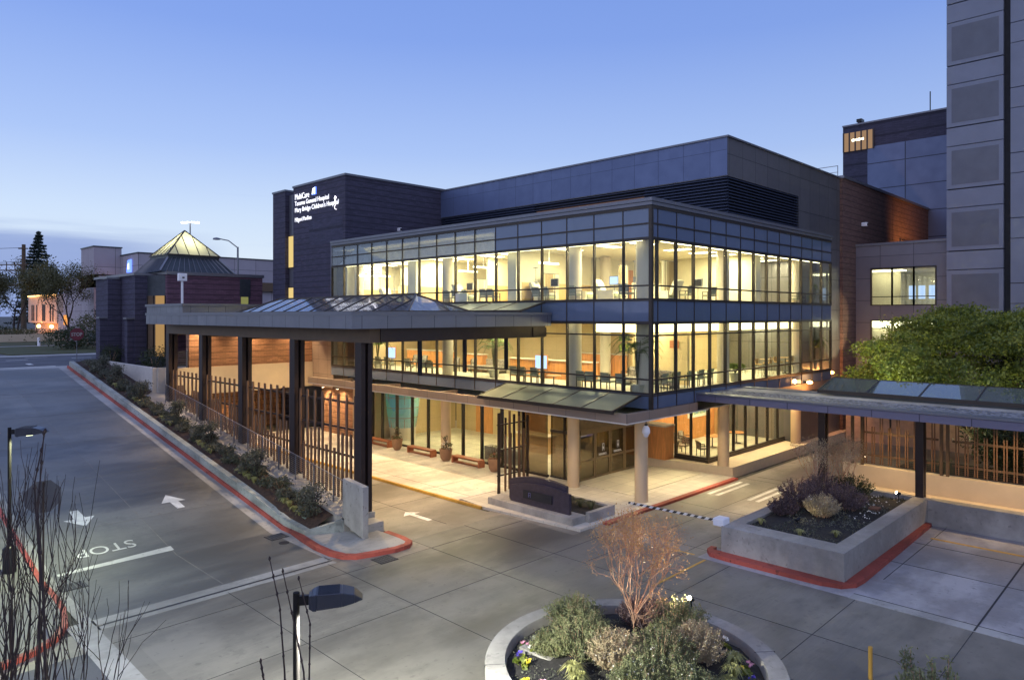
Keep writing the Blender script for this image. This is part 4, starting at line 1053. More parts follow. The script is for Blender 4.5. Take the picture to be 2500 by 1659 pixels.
# storm grates
for (x, y, lab) in ((13.5, 26.5, 'square iron storm grate at the foot of the planter kerb'), (15.0, 21.25, 'square iron storm grate in front of the red kerb island'), (6.35, 26.4, 'square iron storm grate beside the left kerb at the stop line')):
    t = thing('storm_grate', lab, 'storm grate', (x, y, 0), 'storm grates')
    MB().box(x-.38, x+.38, y-.34, y+.34, .0, .014).build('frame', M['slot'], t)
    gm = MB()
    for k in range(6):
        gm.box(x-.34, x+.34, y-.30+.115*k, y-.27+.115*k, .014, .024); gm.box(x-.33+.13*k, x-.30+.13*k, y-.30, y+.31, .014, .022)
    gm.build('bars', plain('cast_iron', (.11,.11,.11), .6, .4), t)
mb = MB().cyl(13.35, 25.6, .0, .012, .2, n=18); single(mb, 'manhole_cover', M['slot'], 'small round iron cover beside the planter kerb', 'manhole cover')

# ================================================================ RECTANGULAR PLANTER, WALLS, RIGHT CANOPY
rp = thing('rectangular_planter', 'big pale concrete planter on a red kerb with clipped purple bushes', 'planter', (29, 10.6, 0))
px0, px1, py0, py1 = 24.0, 33.9, 8.42, 12.78
MB().box(px0, px0+.9, py0, py1, 0, 1.08).box(px0+.9, px1, py0, py0+.55, 0, 1.08).box(px0+.9, px1, py1-.5, py1, 0, 1.08).box(px1-.3, px1, py0+.55, py1-.5, 0, 1.08).build('wall', M['wallconc'], rp, bevel=.012)
mb = MB(); N = 8
def sz(x, y): return .92 + .25*math.sin((x-25)*.4)*math.sin((y-8.9)*.8)
for i in range(N*2):
    for k in range(N):
        x0, x1 = 24.9+(33.6-24.9)*i/(N*2), 24.9+(33.6-24.9)*(i+1)/(N*2); y0, y1 = 8.97+3.31*k/N, 8.97+3.31*(k+1)/N
        mb.quad((x0,y0,sz(x0,y0)),(x1,y0,sz(x1,y0)),(x1,y1,sz(x1,y1)),(x0,y1,sz(x0,y1)))
mb.build('soil', M['darksoil'], rp)
MB().box(30.3, 30.75, 9.35, 9.7, 1.0, 1.12).build('stone', plain('brown_stone', (.16,.08,.05), .8), rp)
kb = [(33.4,8.2),(24.9,8.05),(24.2,8.1),(23.75,8.4),(23.55,9.0),(23.5,10.5),(23.48,12.4),(23.55,13.0),(23.9,13.3),(24.3,13.35)]
_, inn = ribbon([(p[0], p[1]) for p in reversed(kb)], .22, -.02, .15, M['red'], 'red_kerb')
mb = MB().box(23.72, 24.02, 8.4, 13.1, .0, .148); struct(mb, 'red_kerb', M['red'])
mb = MB().box(24.2, 33.4, 8.22, 8.45, .0, .147); struct(mb, 'red_kerb', M['red'])
mb = MB().box(33.6, 34.15, -6, 8.42, 0, 1.05); single(mb, 'low_wall', M['wallconc'], 'low pale concrete wall at the back of the right-hand plaza', 'wall', bevel=.012)
mb = MB().box(34.15, 36.5, -6, 12.7, -.02, .14); struct(mb, 'covered_walk', M['walk'])
mb = MB().box(36.5, 36.95, -6, 12.9, 0, 1.56).box(35.9, 36.5, -6, 12.3, .14, .62); single(mb, 'retaining_wall', M['beigewall'], 'beige retaining wall below the tall slat fence behind the right canopy', 'wall')
rc = thing('walkway_canopy', 'long flat gravel-topped canopy running right from the building', 'canopy', (33.5, 8, 0))
MB().box(30.9, 31.2, -4, 20.6, 4.68, 4.98).box(35.4, 35.7, -4, 19.5, 4.68, 4.98).box(31.2, 35.4, 20.3, 20.6, 4.68, 4.98).build('fascia', panel('canopy_fascia', (.17,.165,.235), 1.75, .4, 0, 0, .03, .4, .5), rc)
MB().box(30.86, 31.5, -4, 20.6, 5.0, 5.07).box(35.1, 35.74, -4, 20.6, 5.0, 5.07).box(31.5, 35.1, 20.0, 20.6, 5.0, 5.07).build('coping', M['capmetal'], rc)
MB().box(31.2, 35.4, -4, 20.3, 4.72, 4.96).build('roof_slab', M['beam'], rc)
MB().box(31.5, 33.6, -4, 19.4, 4.96, 5.03).build('gravel_bed', M['gravel'], rc)
MB().box(33.6, 35.1, -4, 19.4, 4.96, 5.02).build('roof_membrane', M['wallconc'], rc)
awning(rc, 34.7, 5.25, 36.6, 5.72, -1.8, 13.35, 7, M['frame'], frit('fritted_awning_glass', (.5,.56,.54), .34, (.40,.48,.46), .75, .16, .03))
for y in (1.9, 8.75, 12.85):
    MB().box(33.72, 33.86, y-.16, y+.16, 1.05 if y < 12 else .0, 4.7).box(33.98, 34.12, y-.16, y+.16, 1.05 if y < 12 else .0, 4.7).build('column', M['steel'], rc)
for y in (12.45, 12.0, 8.6, 8.35, 1.8): MB().box(36.55, 36.68, y-.06, y+.06, 1.56, 4.7).build('fence_post', M['beam'], rc)
for y in (8.75, 12.85, 1.9): MB().box(33.8, 36.7, y-.08, y+.08, 4.45, 4.68).build('cross_beam', M['steel'], rc)
for i, (a, b, lab) in enumerate(((8.75, 12.1, 'brown slat fence panel in front of the lit road, right canopy'), (4.9, 8.2, 'brown slat fence panel in front of dark foliage, middle of the right canopy'), (1.9, 4.8, 'brown slat fence panel at the right edge of the photo'))):
    fs = thing('slat_fence', lab, 'fence', (36.75, (a+b)/2, 1.56), 'slat fence panels behind the right canopy')
    n = 9
    for k in range(n):
        y = a + .2 + (b-a-.4)*k/(n-1)
        zt = 4.42 if k % 2 == 0 else 3.45
        MB().box(36.70, 36.75, y-.075, y-.03, 1.66, zt).build('slat', M['slatwood'], fs)
        MB().box(36.70, 36.75, y+.03, y+.075, 1.66, zt).build('slat', M['slatwood'], fs)
    for z in (2.05, 3.15, 4.42): MB().box(36.755, 36.795, a, b, z-.05, z+.05).build('rail', M['beam'], fs)
    for k in range(4): MB().box(36.76, 36.78, a, b, 1.64+.09*k, 1.655+.09*k).build('wire', M['steel'], fs)
# road and walls beyond the slat fence, seen through it
mb = MB().prism([(37,-10),(60,-10),(60,17.5),(37,17.5)], -.02, .02); struct(mb, 'service_road', M['lane'])
mb = MB().box(37.0, 41.5, -8, 11.0, .02, 1.3); struct(mb, 'planting_bed', M['darksoil'])
mb = MB().box(52.5, 53, 10, 18.3, 0, 3.4); single(mb, 'stucco_wall', plain('orange_stucco', (.50,.36,.26), .8), 'low beige wall under orange light behind the right canopy', 'wall')

# ================================================================ RIGHT-HAND BUILDINGS
bb = thing('brick_wing', 'purple brown brick wing behind the pavilion, washed by orange light', 'building', (70, 22, 0))
MB().box(53.05, 64.4, 18.7, 40, 0, 18.75).box(64.5, 95, 18.7, 40, 0, 18.75).build('wall', M['brownbrick'], bb)
MB().box(53.0, 95, 18.6, 40, 18.75, 18.95).build('parapet', M['capmetal'], bb)
MB().box(53.1, 94, 19.2, 39, 18.95, 19.0).build('roof', M['asphalt'], bb)
m_ = MB().box(66.2, 71.6, 18.55, 18.7, 14.0, 15.4); m_.build('louvre_frame', M['beam'], bb)
m_ = MB()
for k in range(9): m_.box(66.4, 71.4, 18.48, 18.55, 14.05+.15*k, 14.13+.15*k)
m_.build('louvres', M['steel'], bb)
rr_ = thing('roof_railing', 'thin rooftop handrail on the parapet next to the brick wing', 'railing', (54, 20.5, 19))
m_ = MB()
for y in (19.4, 21, 22.6, 24.2): m_.box(53.98, 54.02, y-.02, y+.02, 18.95, 19.9)
m_.build('post', M['capmetal'], rr_); MB().box(53.98, 54.02, 19.4, 24.2, 19.86, 19.9).box(53.98, 54.02, 19.4, 24.2, 19.4, 19.43).build('rail', M['capmetal'], rr_)
# link wing between pavilion and tower
lk_ = thing('link_wing', 'grey panelled link wing with three lit window bays between brick wing and tower', 'building', (57, 15, 0))
yv = [yX(px, 55.7) for px in (2127, 2177.6, 2230.7, 2285)]
MB().box(55.7, 62, 10, 18.7, 12.33, 13.98).box(55.7, 55.9, yv[0], 18.7, 0, 12.33).box(55.7, 55.9, 10, yv[3], 0, 12.33).box(55.7, 55.9, yv[3], yv[0], 8.51, 9.56).box(55.7, 55.9, yv[3], yv[0], 0, 5.2).build('wall', panel('link_panel', (.17,.17,.20), 2.2, .1, 1.62, .2, .03, .45, .4), lk_)
MB().box(55.62, 62, 10, 18.7, 13.98, 14.15).build('parapet', M['capmetal'], lk_)
for z0, z1, rl_ in ((9.56, 12.33, 10.2), (5.2, 8.51, 7.9)):
    for a, b in zip(yv[1:], yv[:-1]):
        wd = MB().box(55.76, 55.78, a+.05, b-.05, z0+.05, z1-.05).build('window', M['bridgeglass'], lk_)
        MB().box(55.66, 55.8, a-.05, a+.05, z0, z1).box(55.66, 55.8, b-.05, b+.05, z0, z1).box(55.67, 55.8, a+.05, b-.05, rl_-.03, rl_+.03).box(55.67, 55.8, a+.05, b-.05, z0, z0+.07).box(55.67, 55.8, a+.05, b-.05, z1-.07, z1).build('frame', M['frame'], wd)
MB().box(55.9, 61, 10.5, 18.5, 9.3, 9.5).box(55.9, 61, 10.5, 18.5, 5.0, 5.2).box(55.9, 61, 10.5, 18.5, 8.45, 8.6).box(55.9, 61, 10.5, 18.5, 12.2, 12.33).build('floor_slab', M['softwhite'], lk_)
MB().box(61, 61.2, 10.5, 18.5, 5, 12.3).box(58, 58.15, 16.3, 18.5, 9.5, 12.2).box(57, 57.15, 16.5, 18.4, 5.2, 8.45).build('interior_wall', M['cream'], lk_)
MB().box(56.5, 57.6, 15.8, 18.2, 12.12, 12.19).box(58, 60, 11, 14, 12.12, 12.19).box(56.2, 56.5, 11, 18, 7.95, 8.4).build('ceiling_light', M['em_ceiling'], lk_)
for y in (15.7, 15.05, 14.35, 12.9): MB().box(59.5, 59.56, y, y+.45, 10.1, 11.1).build('screen', M['em_screen'], lk_)
# precast tower at the right edge
tw = thing('precast_tower', 'tall blue grey precast tower with framed square panels at the right edge', 'building', (60, 6, 0))
TX = 55.2
for k in range(-2, 6):
    ztop_ = 11.9 + 4.2*k
    for (ya, yb__) in ((9.42, yX(2311, TX)), (-6, 9.02)):
        if ya > 0:
            MB().box(TX, TX+.6, ya, yb__, ztop_+.05, ztop_+1.26).build('plain_panel', M['concpanel'], tw)
            MB().box(TX, TX+.6, ya, yb__, ztop_-2.86, ztop_).build('framed_panel', M['concpanel'], tw)
            MB().box(TX-.012, TX, ya+.25, yb__-.3, ztop_-2.6, ztop_-.28).build('ribbed_field', M['concfield'], tw)
        else:
            MB().box(TX-.1, TX+.6, ya, yb__, ztop_-.95, ztop_+1.9).build('plain_panel', M['concpanel'], tw)
            MB().box(TX-.1, TX+.6, ya, yb__, ztop_-2.26, ztop_-1.0).build('plain_panel', M['concpanel'], tw)
MB().box(TX+.3, TX+14, -6, yX(2311, TX)-.05, 0, 37).build('core', M['joint'], tw)
# far block
fb = thing('background_tower_block', 'distant blue panelled block with dark brick crown and one lit corner window', 'building', (85, 20, 0))
BX = 75.0; by1 = yX(2058, BX); byw = yX(2133, BX); byb = yX(2118, BX)
MB().box(BX, BX+15, -5, by1, 25.0, 28.0).box(BX, BX+15, byb, by1, 18, 25.0).build('brick_crown', M['darkbrick2'], fb)
MB().box(BX-.02, BX+.5, -5, byb, 10, 25.6).build('panel_wall', M['bluewall'], fb)
MB().box(BX-.06, BX+15, -5, by1+.06, 28.0, 28.15).build('parapet', M['capmetal'], fb)
bw_ = MB().box(BX-.1, BX-.03, byw, by1-.1, 25.45, 27.3).build('window', emit('plantroom_window', (1,.62,.36), .35), fb)
m_ = MB()
for k in range(6):
    y = byw + (by1-.1-byw)*k/5; m_.box(BX-.16, BX-.1, y-.07, y+.07, 25.4, 27.35)
m_.build('frame', M['steel'], bw_)
MB().box(BX-.14, BX-.1, byw+.9, byw+2.0, 26.4, 26.6).build('lamp', M['em_ceiling'], fb)
t = thing('rooftop_vent', 'small rooftop instrument on the distant dark brick block', 'rooftop vent', (BX+1, yX(2092, BX), 28.15))
MB().cyl(BX+1, yX(2092, BX), 28.1, 28.8, .06, n=8).build('mast', M['black'], t); MB().box(BX+.6, BX+1.4, yX(2092, BX)-.25, yX(2092, BX)+.25, 28.45, 28.75).build('vane', M['black'], t)
mb = MB().cyl(BX+1, yX(2271, BX+1), 28.1, 30.2, .05, n=8); single(mb, 'antenna', M['black'], 'thin antenna rod on the roof of the distant block', 'antenna')

# ================================================================ LEFT PAVILION WITH GLASS PYRAMID
pv = thing('brick_pavilion', 'dark brick pavilion with standing-seam hip roof and lit glass pyramid', 'building', (24, 64, 4.9))
B = MB().box(20.4, 28.2, 57.9, 71, 4.9, 12.05)
B.build('brick_wall', M['purple_lit_brick'], pv); B = MB()
B.box(18.7, 20.4, 60.0, 60.9, 4.9, 12.0).box(18.75, 20.4, 60.9, 70.4, 4.9, 12.0)
B.box(17.76, 18.75, 63.5, 64.4, 4.9, 11.8).box(18.16, 18.7, 60.0, 60.6, 4.9, 8.55).box(17.2, 17.76, 63.5, 64.1, 4.9, 8.6)
B.build('brick_wall', M['darkbrick'], pv)
MB().box(18.68, 20.45, 59.9, 59.998, 4.9, 12.0).box(17.74, 18.7, 63.4, 63.498, 4.9, 11.8).build('brick_pier', M['darkbrick'], pv)
MB().box(20.3, 28.3, 57.8, 71.1, 12.05, 12.3).box(18.6, 20.3, 59.85, 70.5, 12.0, 12.2).box(17.66, 18.6, 63.35, 64.5, 11.8, 11.95).box(18.05, 18.7, 59.9, 60.65, 8.55, 8.68).box(17.1, 17.76, 63.4, 64.15, 8.6, 8.73).build('coping', M['capmetal'], pv)
MB().prism([(19.6,59.9),(20.41,58.3),(20.41,59.9)], 10.4, 12.0).build('slot_panel', M['slate'], pv); MB().prism([(19.6,59.9),(20.41,58.3),(20.41,59.9)], 4.9, 5.6).build('slot_panel', M['slate'], pv)
MB().prism([(19.6,59.9),(19.95,59.2),(20.41,59.9)], 5.6, 10.4).build('slot_panel', M['beam'], pv)
wd = MB().prism([(19.96,59.2),(20.40,58.34),(20.41,59.88)], 5.6, 10.4).build('window', emit('pavilion_window', (1,.60,.24), .42), pv)
MB().bar((19.6,59.9,5.6),(19.6,59.9,10.4),.12,.12,(1,0,0)).bar((19.88,59.35,5.6),(19.88,59.35,10.4),.10,.10,(1,0,0)).bar((20.40,58.3,5.6),(20.40,58.3,10.4),.12,.12,(1,0,0)).build('frame', M['frame'], wd)
wd = MB().box(26.3, 26.9, 57.82, 57.9, 8.0, 10.4).build('window', emit('small_pavilion_window', (.6,.62,.22), .35), pv)
MB().box(26.2, 27.1, 57.84, 57.9, 10.4, 11.9).box(26.9, 27.0, 57.8, 57.9, 6, 10.4).box(26.3, 26.9, 57.78, 57.82, 9.0, 9.08).build('frame', M['slate'], wd)
c_ = (22.95, 61.2); hb, hs, zb_, zk, za = 2.97, 2.05, 12.3, 13.45, 15.96
lo = [(c_[0]+a*hb, c_[1]+b*hb, zb_) for a, b in ((-1,-1),(1,-1),(1,1),(-1,1))]; hi = [(c_[0]+a*hs, c_[1]+b*hs, zk) for a, b in ((-1,-1),(1,-1),(1,1),(-1,1))]
MB().add(lo + hi, [(0,1,5,4),(1,2,6,5),(2,3,7,6),(3,0,4,7)]).box(c_[0]-hs, c_[0]+hs, c_[1]-hs, c_[1]+hs, zk-.02, zk+.28).build('metal_roof', M['slate'], pv)
sm_ = MB()
for k in range(1, 13):
    t = k/13
    for i in range(4):
        a, b = Vector(lo[i]), Vector(lo[(i+1) % 4]); c2, d2 = Vector(hi[i]), Vector(hi[(i+1) % 4])
        sm_.bar(a.lerp(b, t) + Vector((0,0,.03)), c2.lerp(d2, t) + Vector((0,0,.03)), .035, .07)
for i in range(4): sm_.bar(Vector(lo[i])+Vector((0,0,.05)), Vector(hi[i])+Vector((0,0,.05)), .14, .09)
sm_.build('roof_seam', M['capmetal'], pv)
zg = zk + .3
base = [(c_[0]+a*(hs+.05), c_[1]+b*(hs+.05), zg) for a, b in ((-1,-1),(1,-1),(1,1),(-1,1))]; ap = (c_[0], c_[1], za)
_t = NT('pyramid_glazing'); _g = _t.n('ShaderNodeBsdfGlossy'); _g.inputs['Roughness'].default_value = .05; _e = _t.n('ShaderNodeBsdfTranslucent'); _e.inputs[0].default_value = (.85,.85,.62,1)
_x = _t.n('ShaderNodeMixShader'); _x.inputs[0].default_value = .16; _t.l(_e.outputs[0], _x.inputs[1]); _t.l(_g.outputs[0], _x.inputs[2]); _t.l(_x.outputs[0], _t.out.inputs[0])
MB().add(base + [ap], [(0,1,4),(1,2,4),(2,3,4),(3,0,4)]).build('pyramid_glass', _t.m, pv)
pb = MB()
for i in range(4):
    pb.bar(base[i], ap, .09, .09); pb.bar(base[i], base[(i+1) % 4], .09, .09)
    for k in range(1, 5):
        t = k/5; b_ = Vector(base[i]).lerp(Vector(base[(i+1) % 4]), t); q = 1 - abs(2*t-1)
        e_ = Vector(base[i] if t < .5 else base[(i+1) % 4]).lerp(Vector(ap), q); e_ = b_.lerp(Vector(ap), q) if abs(t-.5) < .01 else Vector(base[i]).lerp(Vector(ap), 2*t) if t < .5 else Vector(base[(i+1) % 4]).lerp(Vector(ap), 2*(1-t))
        pb.bar(b_, e_, .05, .06)
pb.build('pyramid_bars', M['frame'], pv)
ld = bpy.data.lights.new('pyramid_light', 'POINT'); ld.energy = 190; ld.color = (1,.92,.60); ld.shadow_soft_size = .5
lo_ = bpy.data.objects.new('pyramid_light', ld); COL.objects.link(lo_); lo_.location = (0,0,14.2-4.9); lo_.location = (c_[0]-24, c_[1]-64, 14.2-4.9); lo_.parent = pv
# low roof between pavilion and canopy
t = thing('low_roof', 'low flat grey panelled roof between the brick pavilion and the canopy', 'building', (23, 53, 8.3))
MB().box(18.8, 27.1, 50.5, 57.6, 8.3, 9.5).build('fascia', M['fascia'], t); MB().box(18.7, 27.2, 50.4, 57.7, 9.5, 9.68).build('coping', M['capmetal'], t)
t = thing('floodlight', 'white square floodlight on a post in front of the purple-lit brick wall', 'floodlight', (19.4, 52.2, 9.68))
MB().box(19.34, 19.46, 52.14, 52.26, 9.68, 11.3).build('post', M['whitepl'], t); MB().box(19.1, 19.7, 52.05, 52.3, 11.3, 11.85).build('head', M['whitepl'], t, bevel=.03); MB().box(19.35, 19.5, 52.02, 52.05, 11.5, 11.6).build('lens', M['black'], t)

# ================================================================ FAR BUILDINGS
pk = thing('cream_panel_building', 'grey mauve panelled building with orange-lit openings behind the brick pavilion', 'building', (45, 105, 5))
MB().box(28.2, 31.6, 106.8, 112.8, 14.2, 18.1).box(28.2, 60, 99.8+7, 113, 12.6, 14.4).box(28.2, 28.8, 106.8, 120, 5, 14.2).build('tower_wall', M['creampanel'], pk)
MB().box(31.5, 75, 99.7, 107, 13.7, 17.0).box(31.5, 75, 100.2, 107, 9.6, 12.4).box(31.5, 75, 100.2, 107, 5, 8.0).build('panel_wall', M['creampanel'], pk)
MB().box(28.1, 31.7, 106.7, 112.9, 18.1, 18.25).box(31.4, 75, 99.6, 107, 17.0, 17.15).build('parapet', M['slate'], pk)
MB().box(31.45, 75, 99.65, 100.2, 12.4, 13.7).build('soffit', M['beam'], pk)
for z0, z1 in ((12.4, 13.7), (8.0, 9.6)): MB().box(32.2, 74, 101.2, 101.3, z0, z1).build('glow_panel', emit('orange_parking_glow', (1,.36,.08), .20), pk)  # glowing sheets stand in for lamplight inside the openings
for (y0, y1, z0, z1) in ((100.3, 106.6, 11.0, 13.6), (100.5, 104, 6.6, 8.3), (103, 106, 4.9, 6.6)):
    MB().box(31.40, 31.5, y0, y1, z0, z1).build('glow_panel', M['em_orange_soft'], pk)  # flat panels that glow in place of lit openings
MB().box(31.38, 31.46, 97, 97.1, 5, 5.1).build('base_trim', M['slate'], pk)
e = facepoly([(.0,0),(.35,1.6),(1.5,1.7),(1.5,.0)], 103.6, 14.6, 1, 31.25, .2); e.build('sign_emblem', M['em_blue'], pk)
facepoly([(.5,.4),(.75,1.2),(.9,.9),(1.05,1.25),(1.1,.4),(.98,.4),(.93,.75),(.8,.4)], 103.6, 14.6, 1, 31.2, .05).build('sign_emblem', M['em_sign'], pk)
t = thing('stepped_mauve_building', 'mauve stepped building behind the street tree left of the pavilion', 'building', (32, 117, 5))
MB().box(28.6, 45, 113, 127, 5, 9.3).box(28.6, 45, 113, 124, 9.3, 13.0).box(28.3, 28.6, 113, 121, 11.0, 11.8).build('wall', M['creampanel'], t)
MB().box(28.5, 28.6, 117.5, 123.5, 7.4, 8.9).build('window', M['em_orange_soft'], t)
t = thing('orange_lit_house', 'low building glowing orange with tall narrow dark windows at far left', 'building', (30, 136, 5))
MB().box(28.6, 42, 127.8, 147, 7.6, 12.2).box(29.6, 42, 128, 147, 5, 7.6).build('wall', plain('lit_cream_wall', (.60,.42,.30), .8), t)
for y in (129.8, 131.4, 135, 136.4, 140.4, 142.6, 143.8):
    MB().box(28.5, 28.6, y, y+(.9 if y in (135,) else .4), 7.9, 10.6).build('window', M['slot'], t)
MB().box(28.3, 28.55, 128, 146, 12.0, 12.22).build('roof_light', emit('roof_strip_light', (1,.55,.2), 4), t)
for y in (129.2, 137.5): MB().lathe(28.2, y, [(.05,6.8),(.22,6.9),(.27,7.1),(.2,7.3),(.05,7.35)], 10).build('lamp', M['em_orange'], t)
ld = bpy.data.lights.new('facade_light', 'AREA'); ld.energy = 1100; ld.color = (1,.42,.14); ld.size = 3; ld.shape = 'RECTANGLE'; ld.size_y = 14
lo_ = bpy.data.objects.new('facade_light', ld); COL.objects.link(lo_); lo_.parent = t; lo_.location = (25.0-30, 0, 5.3-5); lo_.rotation_euler = (0, R(-140), 0)
mb = MB().box(16, 28, 122, 122.4, 5, 6.1).box(3, 34, 160, 160.4, 5, 6.2); single(mb, 'garden_wall', M['beigewall'], 'low garden wall by the hedges in front of the orange-lit house', 'wall')

# ================================================================ STREET THINGS
def stopsign(name, x, y, z0, zc, r, face, label, letters):
    t = thing(name, label, 'stop sign', (x, y, z0))
    MB().box(x-.022, x+.022, y-.022, y+.022, z0, zc + r*.9).build('post', M['capmetal'] if letters else M['steel'], t)
    pts = [(r*math.cos(R(22.5+45*k)), r*math.sin(R(22.5+45*k))) for k in range(8)]
    yy = y - .05*face
    vs = [(x+p[0], yy, zc+p[1]) for p in pts] + [(x+p[0], yy - .012*face, zc+p[1]) for p in pts]
    MB().add(vs, [tuple(range(8)), tuple(reversed(range(8, 16)))] + [(i, (i+1) % 8, 8+(i+1) % 8, 8+i) for i in range(8)]).build('plate', plain('sign_red', (.13,.02,.03), .5) if letters else plain('sign_back_grey', (.10,.10,.105), .6, 0, .08), t)
    if letters: text_part('sign_lettering', 'STOP', r*.72, M['light_conc'], t, (x-r*.78, yy-.02*face, zc-r*.26), (1,0,0), (0,0,1), .003, .01, .86)
    return t
stopsign('stop_sign', 4.95, 23.6, .15, 3.68, .49, -1, 'grey back of a tall stop sign among bare twigs at lower left', False)
stopsign('stop_sign', 15.2, 62.0, 5.0, 7.4, .50, 1, 'small red STOP sign at the top of the driveway', True)
def shoebox_lamp(x, y, z0, zt, adir, label, s=1, base=False):
    t = thing('street_lamp', label, 'street lamp', (x, y, z0), 'black shoebox street lamps')
    MB().tube([(x, y, z0), (x, y, zt)], .055, 10).build('pole', M['polepaint'], t, smooth=True)
    if base: MB().lathe(x, y, [(.20,z0),(.20,z0+.95),(.15,z0+1.02),(.06,z0+1.05)], 14).build('pole_base', M['black'], t, smooth=True)
    d = Vector((math.cos(adir), math.sin(adir), 0)); q = Vector((-d.y, d.x, 0)); u = Vector((0,0,1)); O = Vector((x, y, zt-.14))
    MB().bar(O + d*.05, O + d*.22, .07, .16).build('arm', M['black'], t)
    hd = MB()
    def slab_(a, b, w0, w1, z0a, z1a, z0b, z1b):
        P0 = O + d*a; P1 = O + d*b
        vs = [P0-q*w0+u*z0a, P0+q*w0+u*z0a, P0+q*w0+u*z1a, P0-q*w0+u*z1a, P1-q*w1+u*z0b, P1+q*w1+u*z0b, P1+q*w1+u*z1b, P1-q*w1+u*z1b]
        hd.add([tuple(v) for v in vs], [(0,1,2,3),(7,6,5,4),(0,4,5,1),(1,5,6,2),(2,6,7,3),(3,7,4,0)])
    slab_(.22*s, .28*s, .13*s, .17*s, -.13*s, .10*s, -.15*s, .13*s); slab_(.28*s, .36*s, .19*s, .21*s, -.15*s, .13*s, -.15*s, .15*s)
    slab_(.36*s, .80*s, .23*s, .23*s, -.13*s, .15*s, -.10*s, .15*s); slab_(.80*s, 1.02*s, .23*s, .20*s, -.10*s, .15*s, -.06*s, .09*s); slab_(1.02*s, 1.16*s, .20*s, .13*s, -.06*s, .09*s, -.04*s, -.02*s)
    hd.build('lamp_head', M['lamppaint'], t, bevel=.012)
    rb = MB()
    for k in range(9): rb.bar(O + d*.38*s + q*(-.19+.047*k)*s + u*.158*s, O + d*.76*s + q*(-.19+.047*k)*s + u*.158*s, .012*s, .014*s)
    rb.build('cooling_fin', M['lamppaint'], t)
    P0 = O + d*.60*s - u*.15*s
    MB().box(P0.x-.09*s, P0.x+.09*s, P0.y-.09*s, P0.y+.09*s, P0.z+.015*s, P0.z+.03*s).build('lens', emit('street_lamp_lens', (.95,1,.62), 6), t)
    return t, P0
LAMPS = [shoebox_lamp(5.0, 28.4, .15, 5.12, R(-38), 'black street lamp with a drum base on the left sidewalk', 1, True),
         shoebox_lamp(5.97, 11.02, 0.0, 4.15, R(-33), 'black street lamp with ribbed head in the near foreground', .95)]
def cobra(x, y, z0, zt, d, label, lit=True):
    t = thing('cobra_head_lamp', label, 'street lamp', (x, y, z0))
    MB().tube([(x,y,z0),(x,y,zt)], [.16,.10], 8).build('pole', M['capmetal'], t, smooth=True)
    e_ = (x+d[0], y+d[1], zt+.9)
    MB().tube([(x,y,zt-.1),(x+d[0]*.5,y+d[1]*.5,zt+.7),e_], .06, 6).build('arm', M['capmetal'], t)
    MB().lathe(e_[0]+d[0]*.15, e_[1]+d[1]*.15, [(.12,e_[2]-.14),(.42,e_[2]-.1),(.36,e_[2]+.06),(.08,e_[2]+.14)], 10).build('lamp_head', M['capmetal'], t, smooth=True)
cobra(35.2, 78.3, 5, 16.6, (-1.6, 1.2), 'grey street lamp with curved arm rising behind the purple-lit brick pavilion')
t = thing('parking_light', 'twin-headed parking light glowing white above the glass pyramid', 'parking light', (39, 102, 17.1))
MB().tube([(39,102,17.1),(39,102,21.9)], .09, 6).build('pole', M['capmetal'], t)
for s_ in (-1, 1): MB().bar((39+s_*.15,102-s_*.15,21.95), (39+s_*.85,102-s_*.85,21.88), .32, .12).build('lamp_head', emit('white_flood', (1,.93,.82), 14), t)
# utility pole with crossarms
t = thing('utility_pole', 'brown wooden utility pole with crossarms at far left', 'utility pole', (34, 179, 5))
MB().tube([(34,179,5),(34,179,23.9)], [.55,.35], 8).build('pole', M['bark'], t, smooth=True)
dv = Vector((-.68, .73, 0))
for z, a, b in ((23.0, -1.2, .8), (19.6, -5.6, .9), (18.4, -5.6, .9), (15.2, -5.6, .1)):
    MB().bar(Vector((34,178.6,z)) + dv*(-a), Vector((34,178.6,z)) + dv*(-b), .28, .22).build('crossarm', M['bark'], t)
mb = MB()
for a in (5.6, 3.8, 2.0): mb.bar(Vector((34,178.6,18.4)) + dv*a, Vector((34,178.6,20.2)) + dv*a + Vector((0,0,0)), .15, .15, (1,0,0))
mb.bar(Vector((34,178.6,18.3)) + dv*3.4, (34,178.6,16.6), .15, .15); mb.build('insulator', M['bark'], t)
for i, (z, lab) in enumerate(((23.2, 'topmost wire'), (20.3, 'upper wire'), (15.6, 'lower wire'))):
    p0 = Vector((34,178.8,z)); p1 = p0 + Vector((-60, 45, 1.5 - i)); pts = [p0.lerp(p1, k/8) - Vector((0,0,1.6*4*(k/8)*(1-k/8))) for k in range(9)]
    single(MB().tube(pts, .05, 4), 'overhead_wire', M['black'], lab + ' running left from the utility pole', 'overhead wire', 'overhead wires')
for (x, y, lab) in ((12.9, 101, 'small white roadside marker post on the far lawn'), ):
    mb = MB().cyl(21.3, 103.8, 5, 6.1, .16, n=8); single(mb, 'marker_post', M['whitepl'], lab, 'marker post')

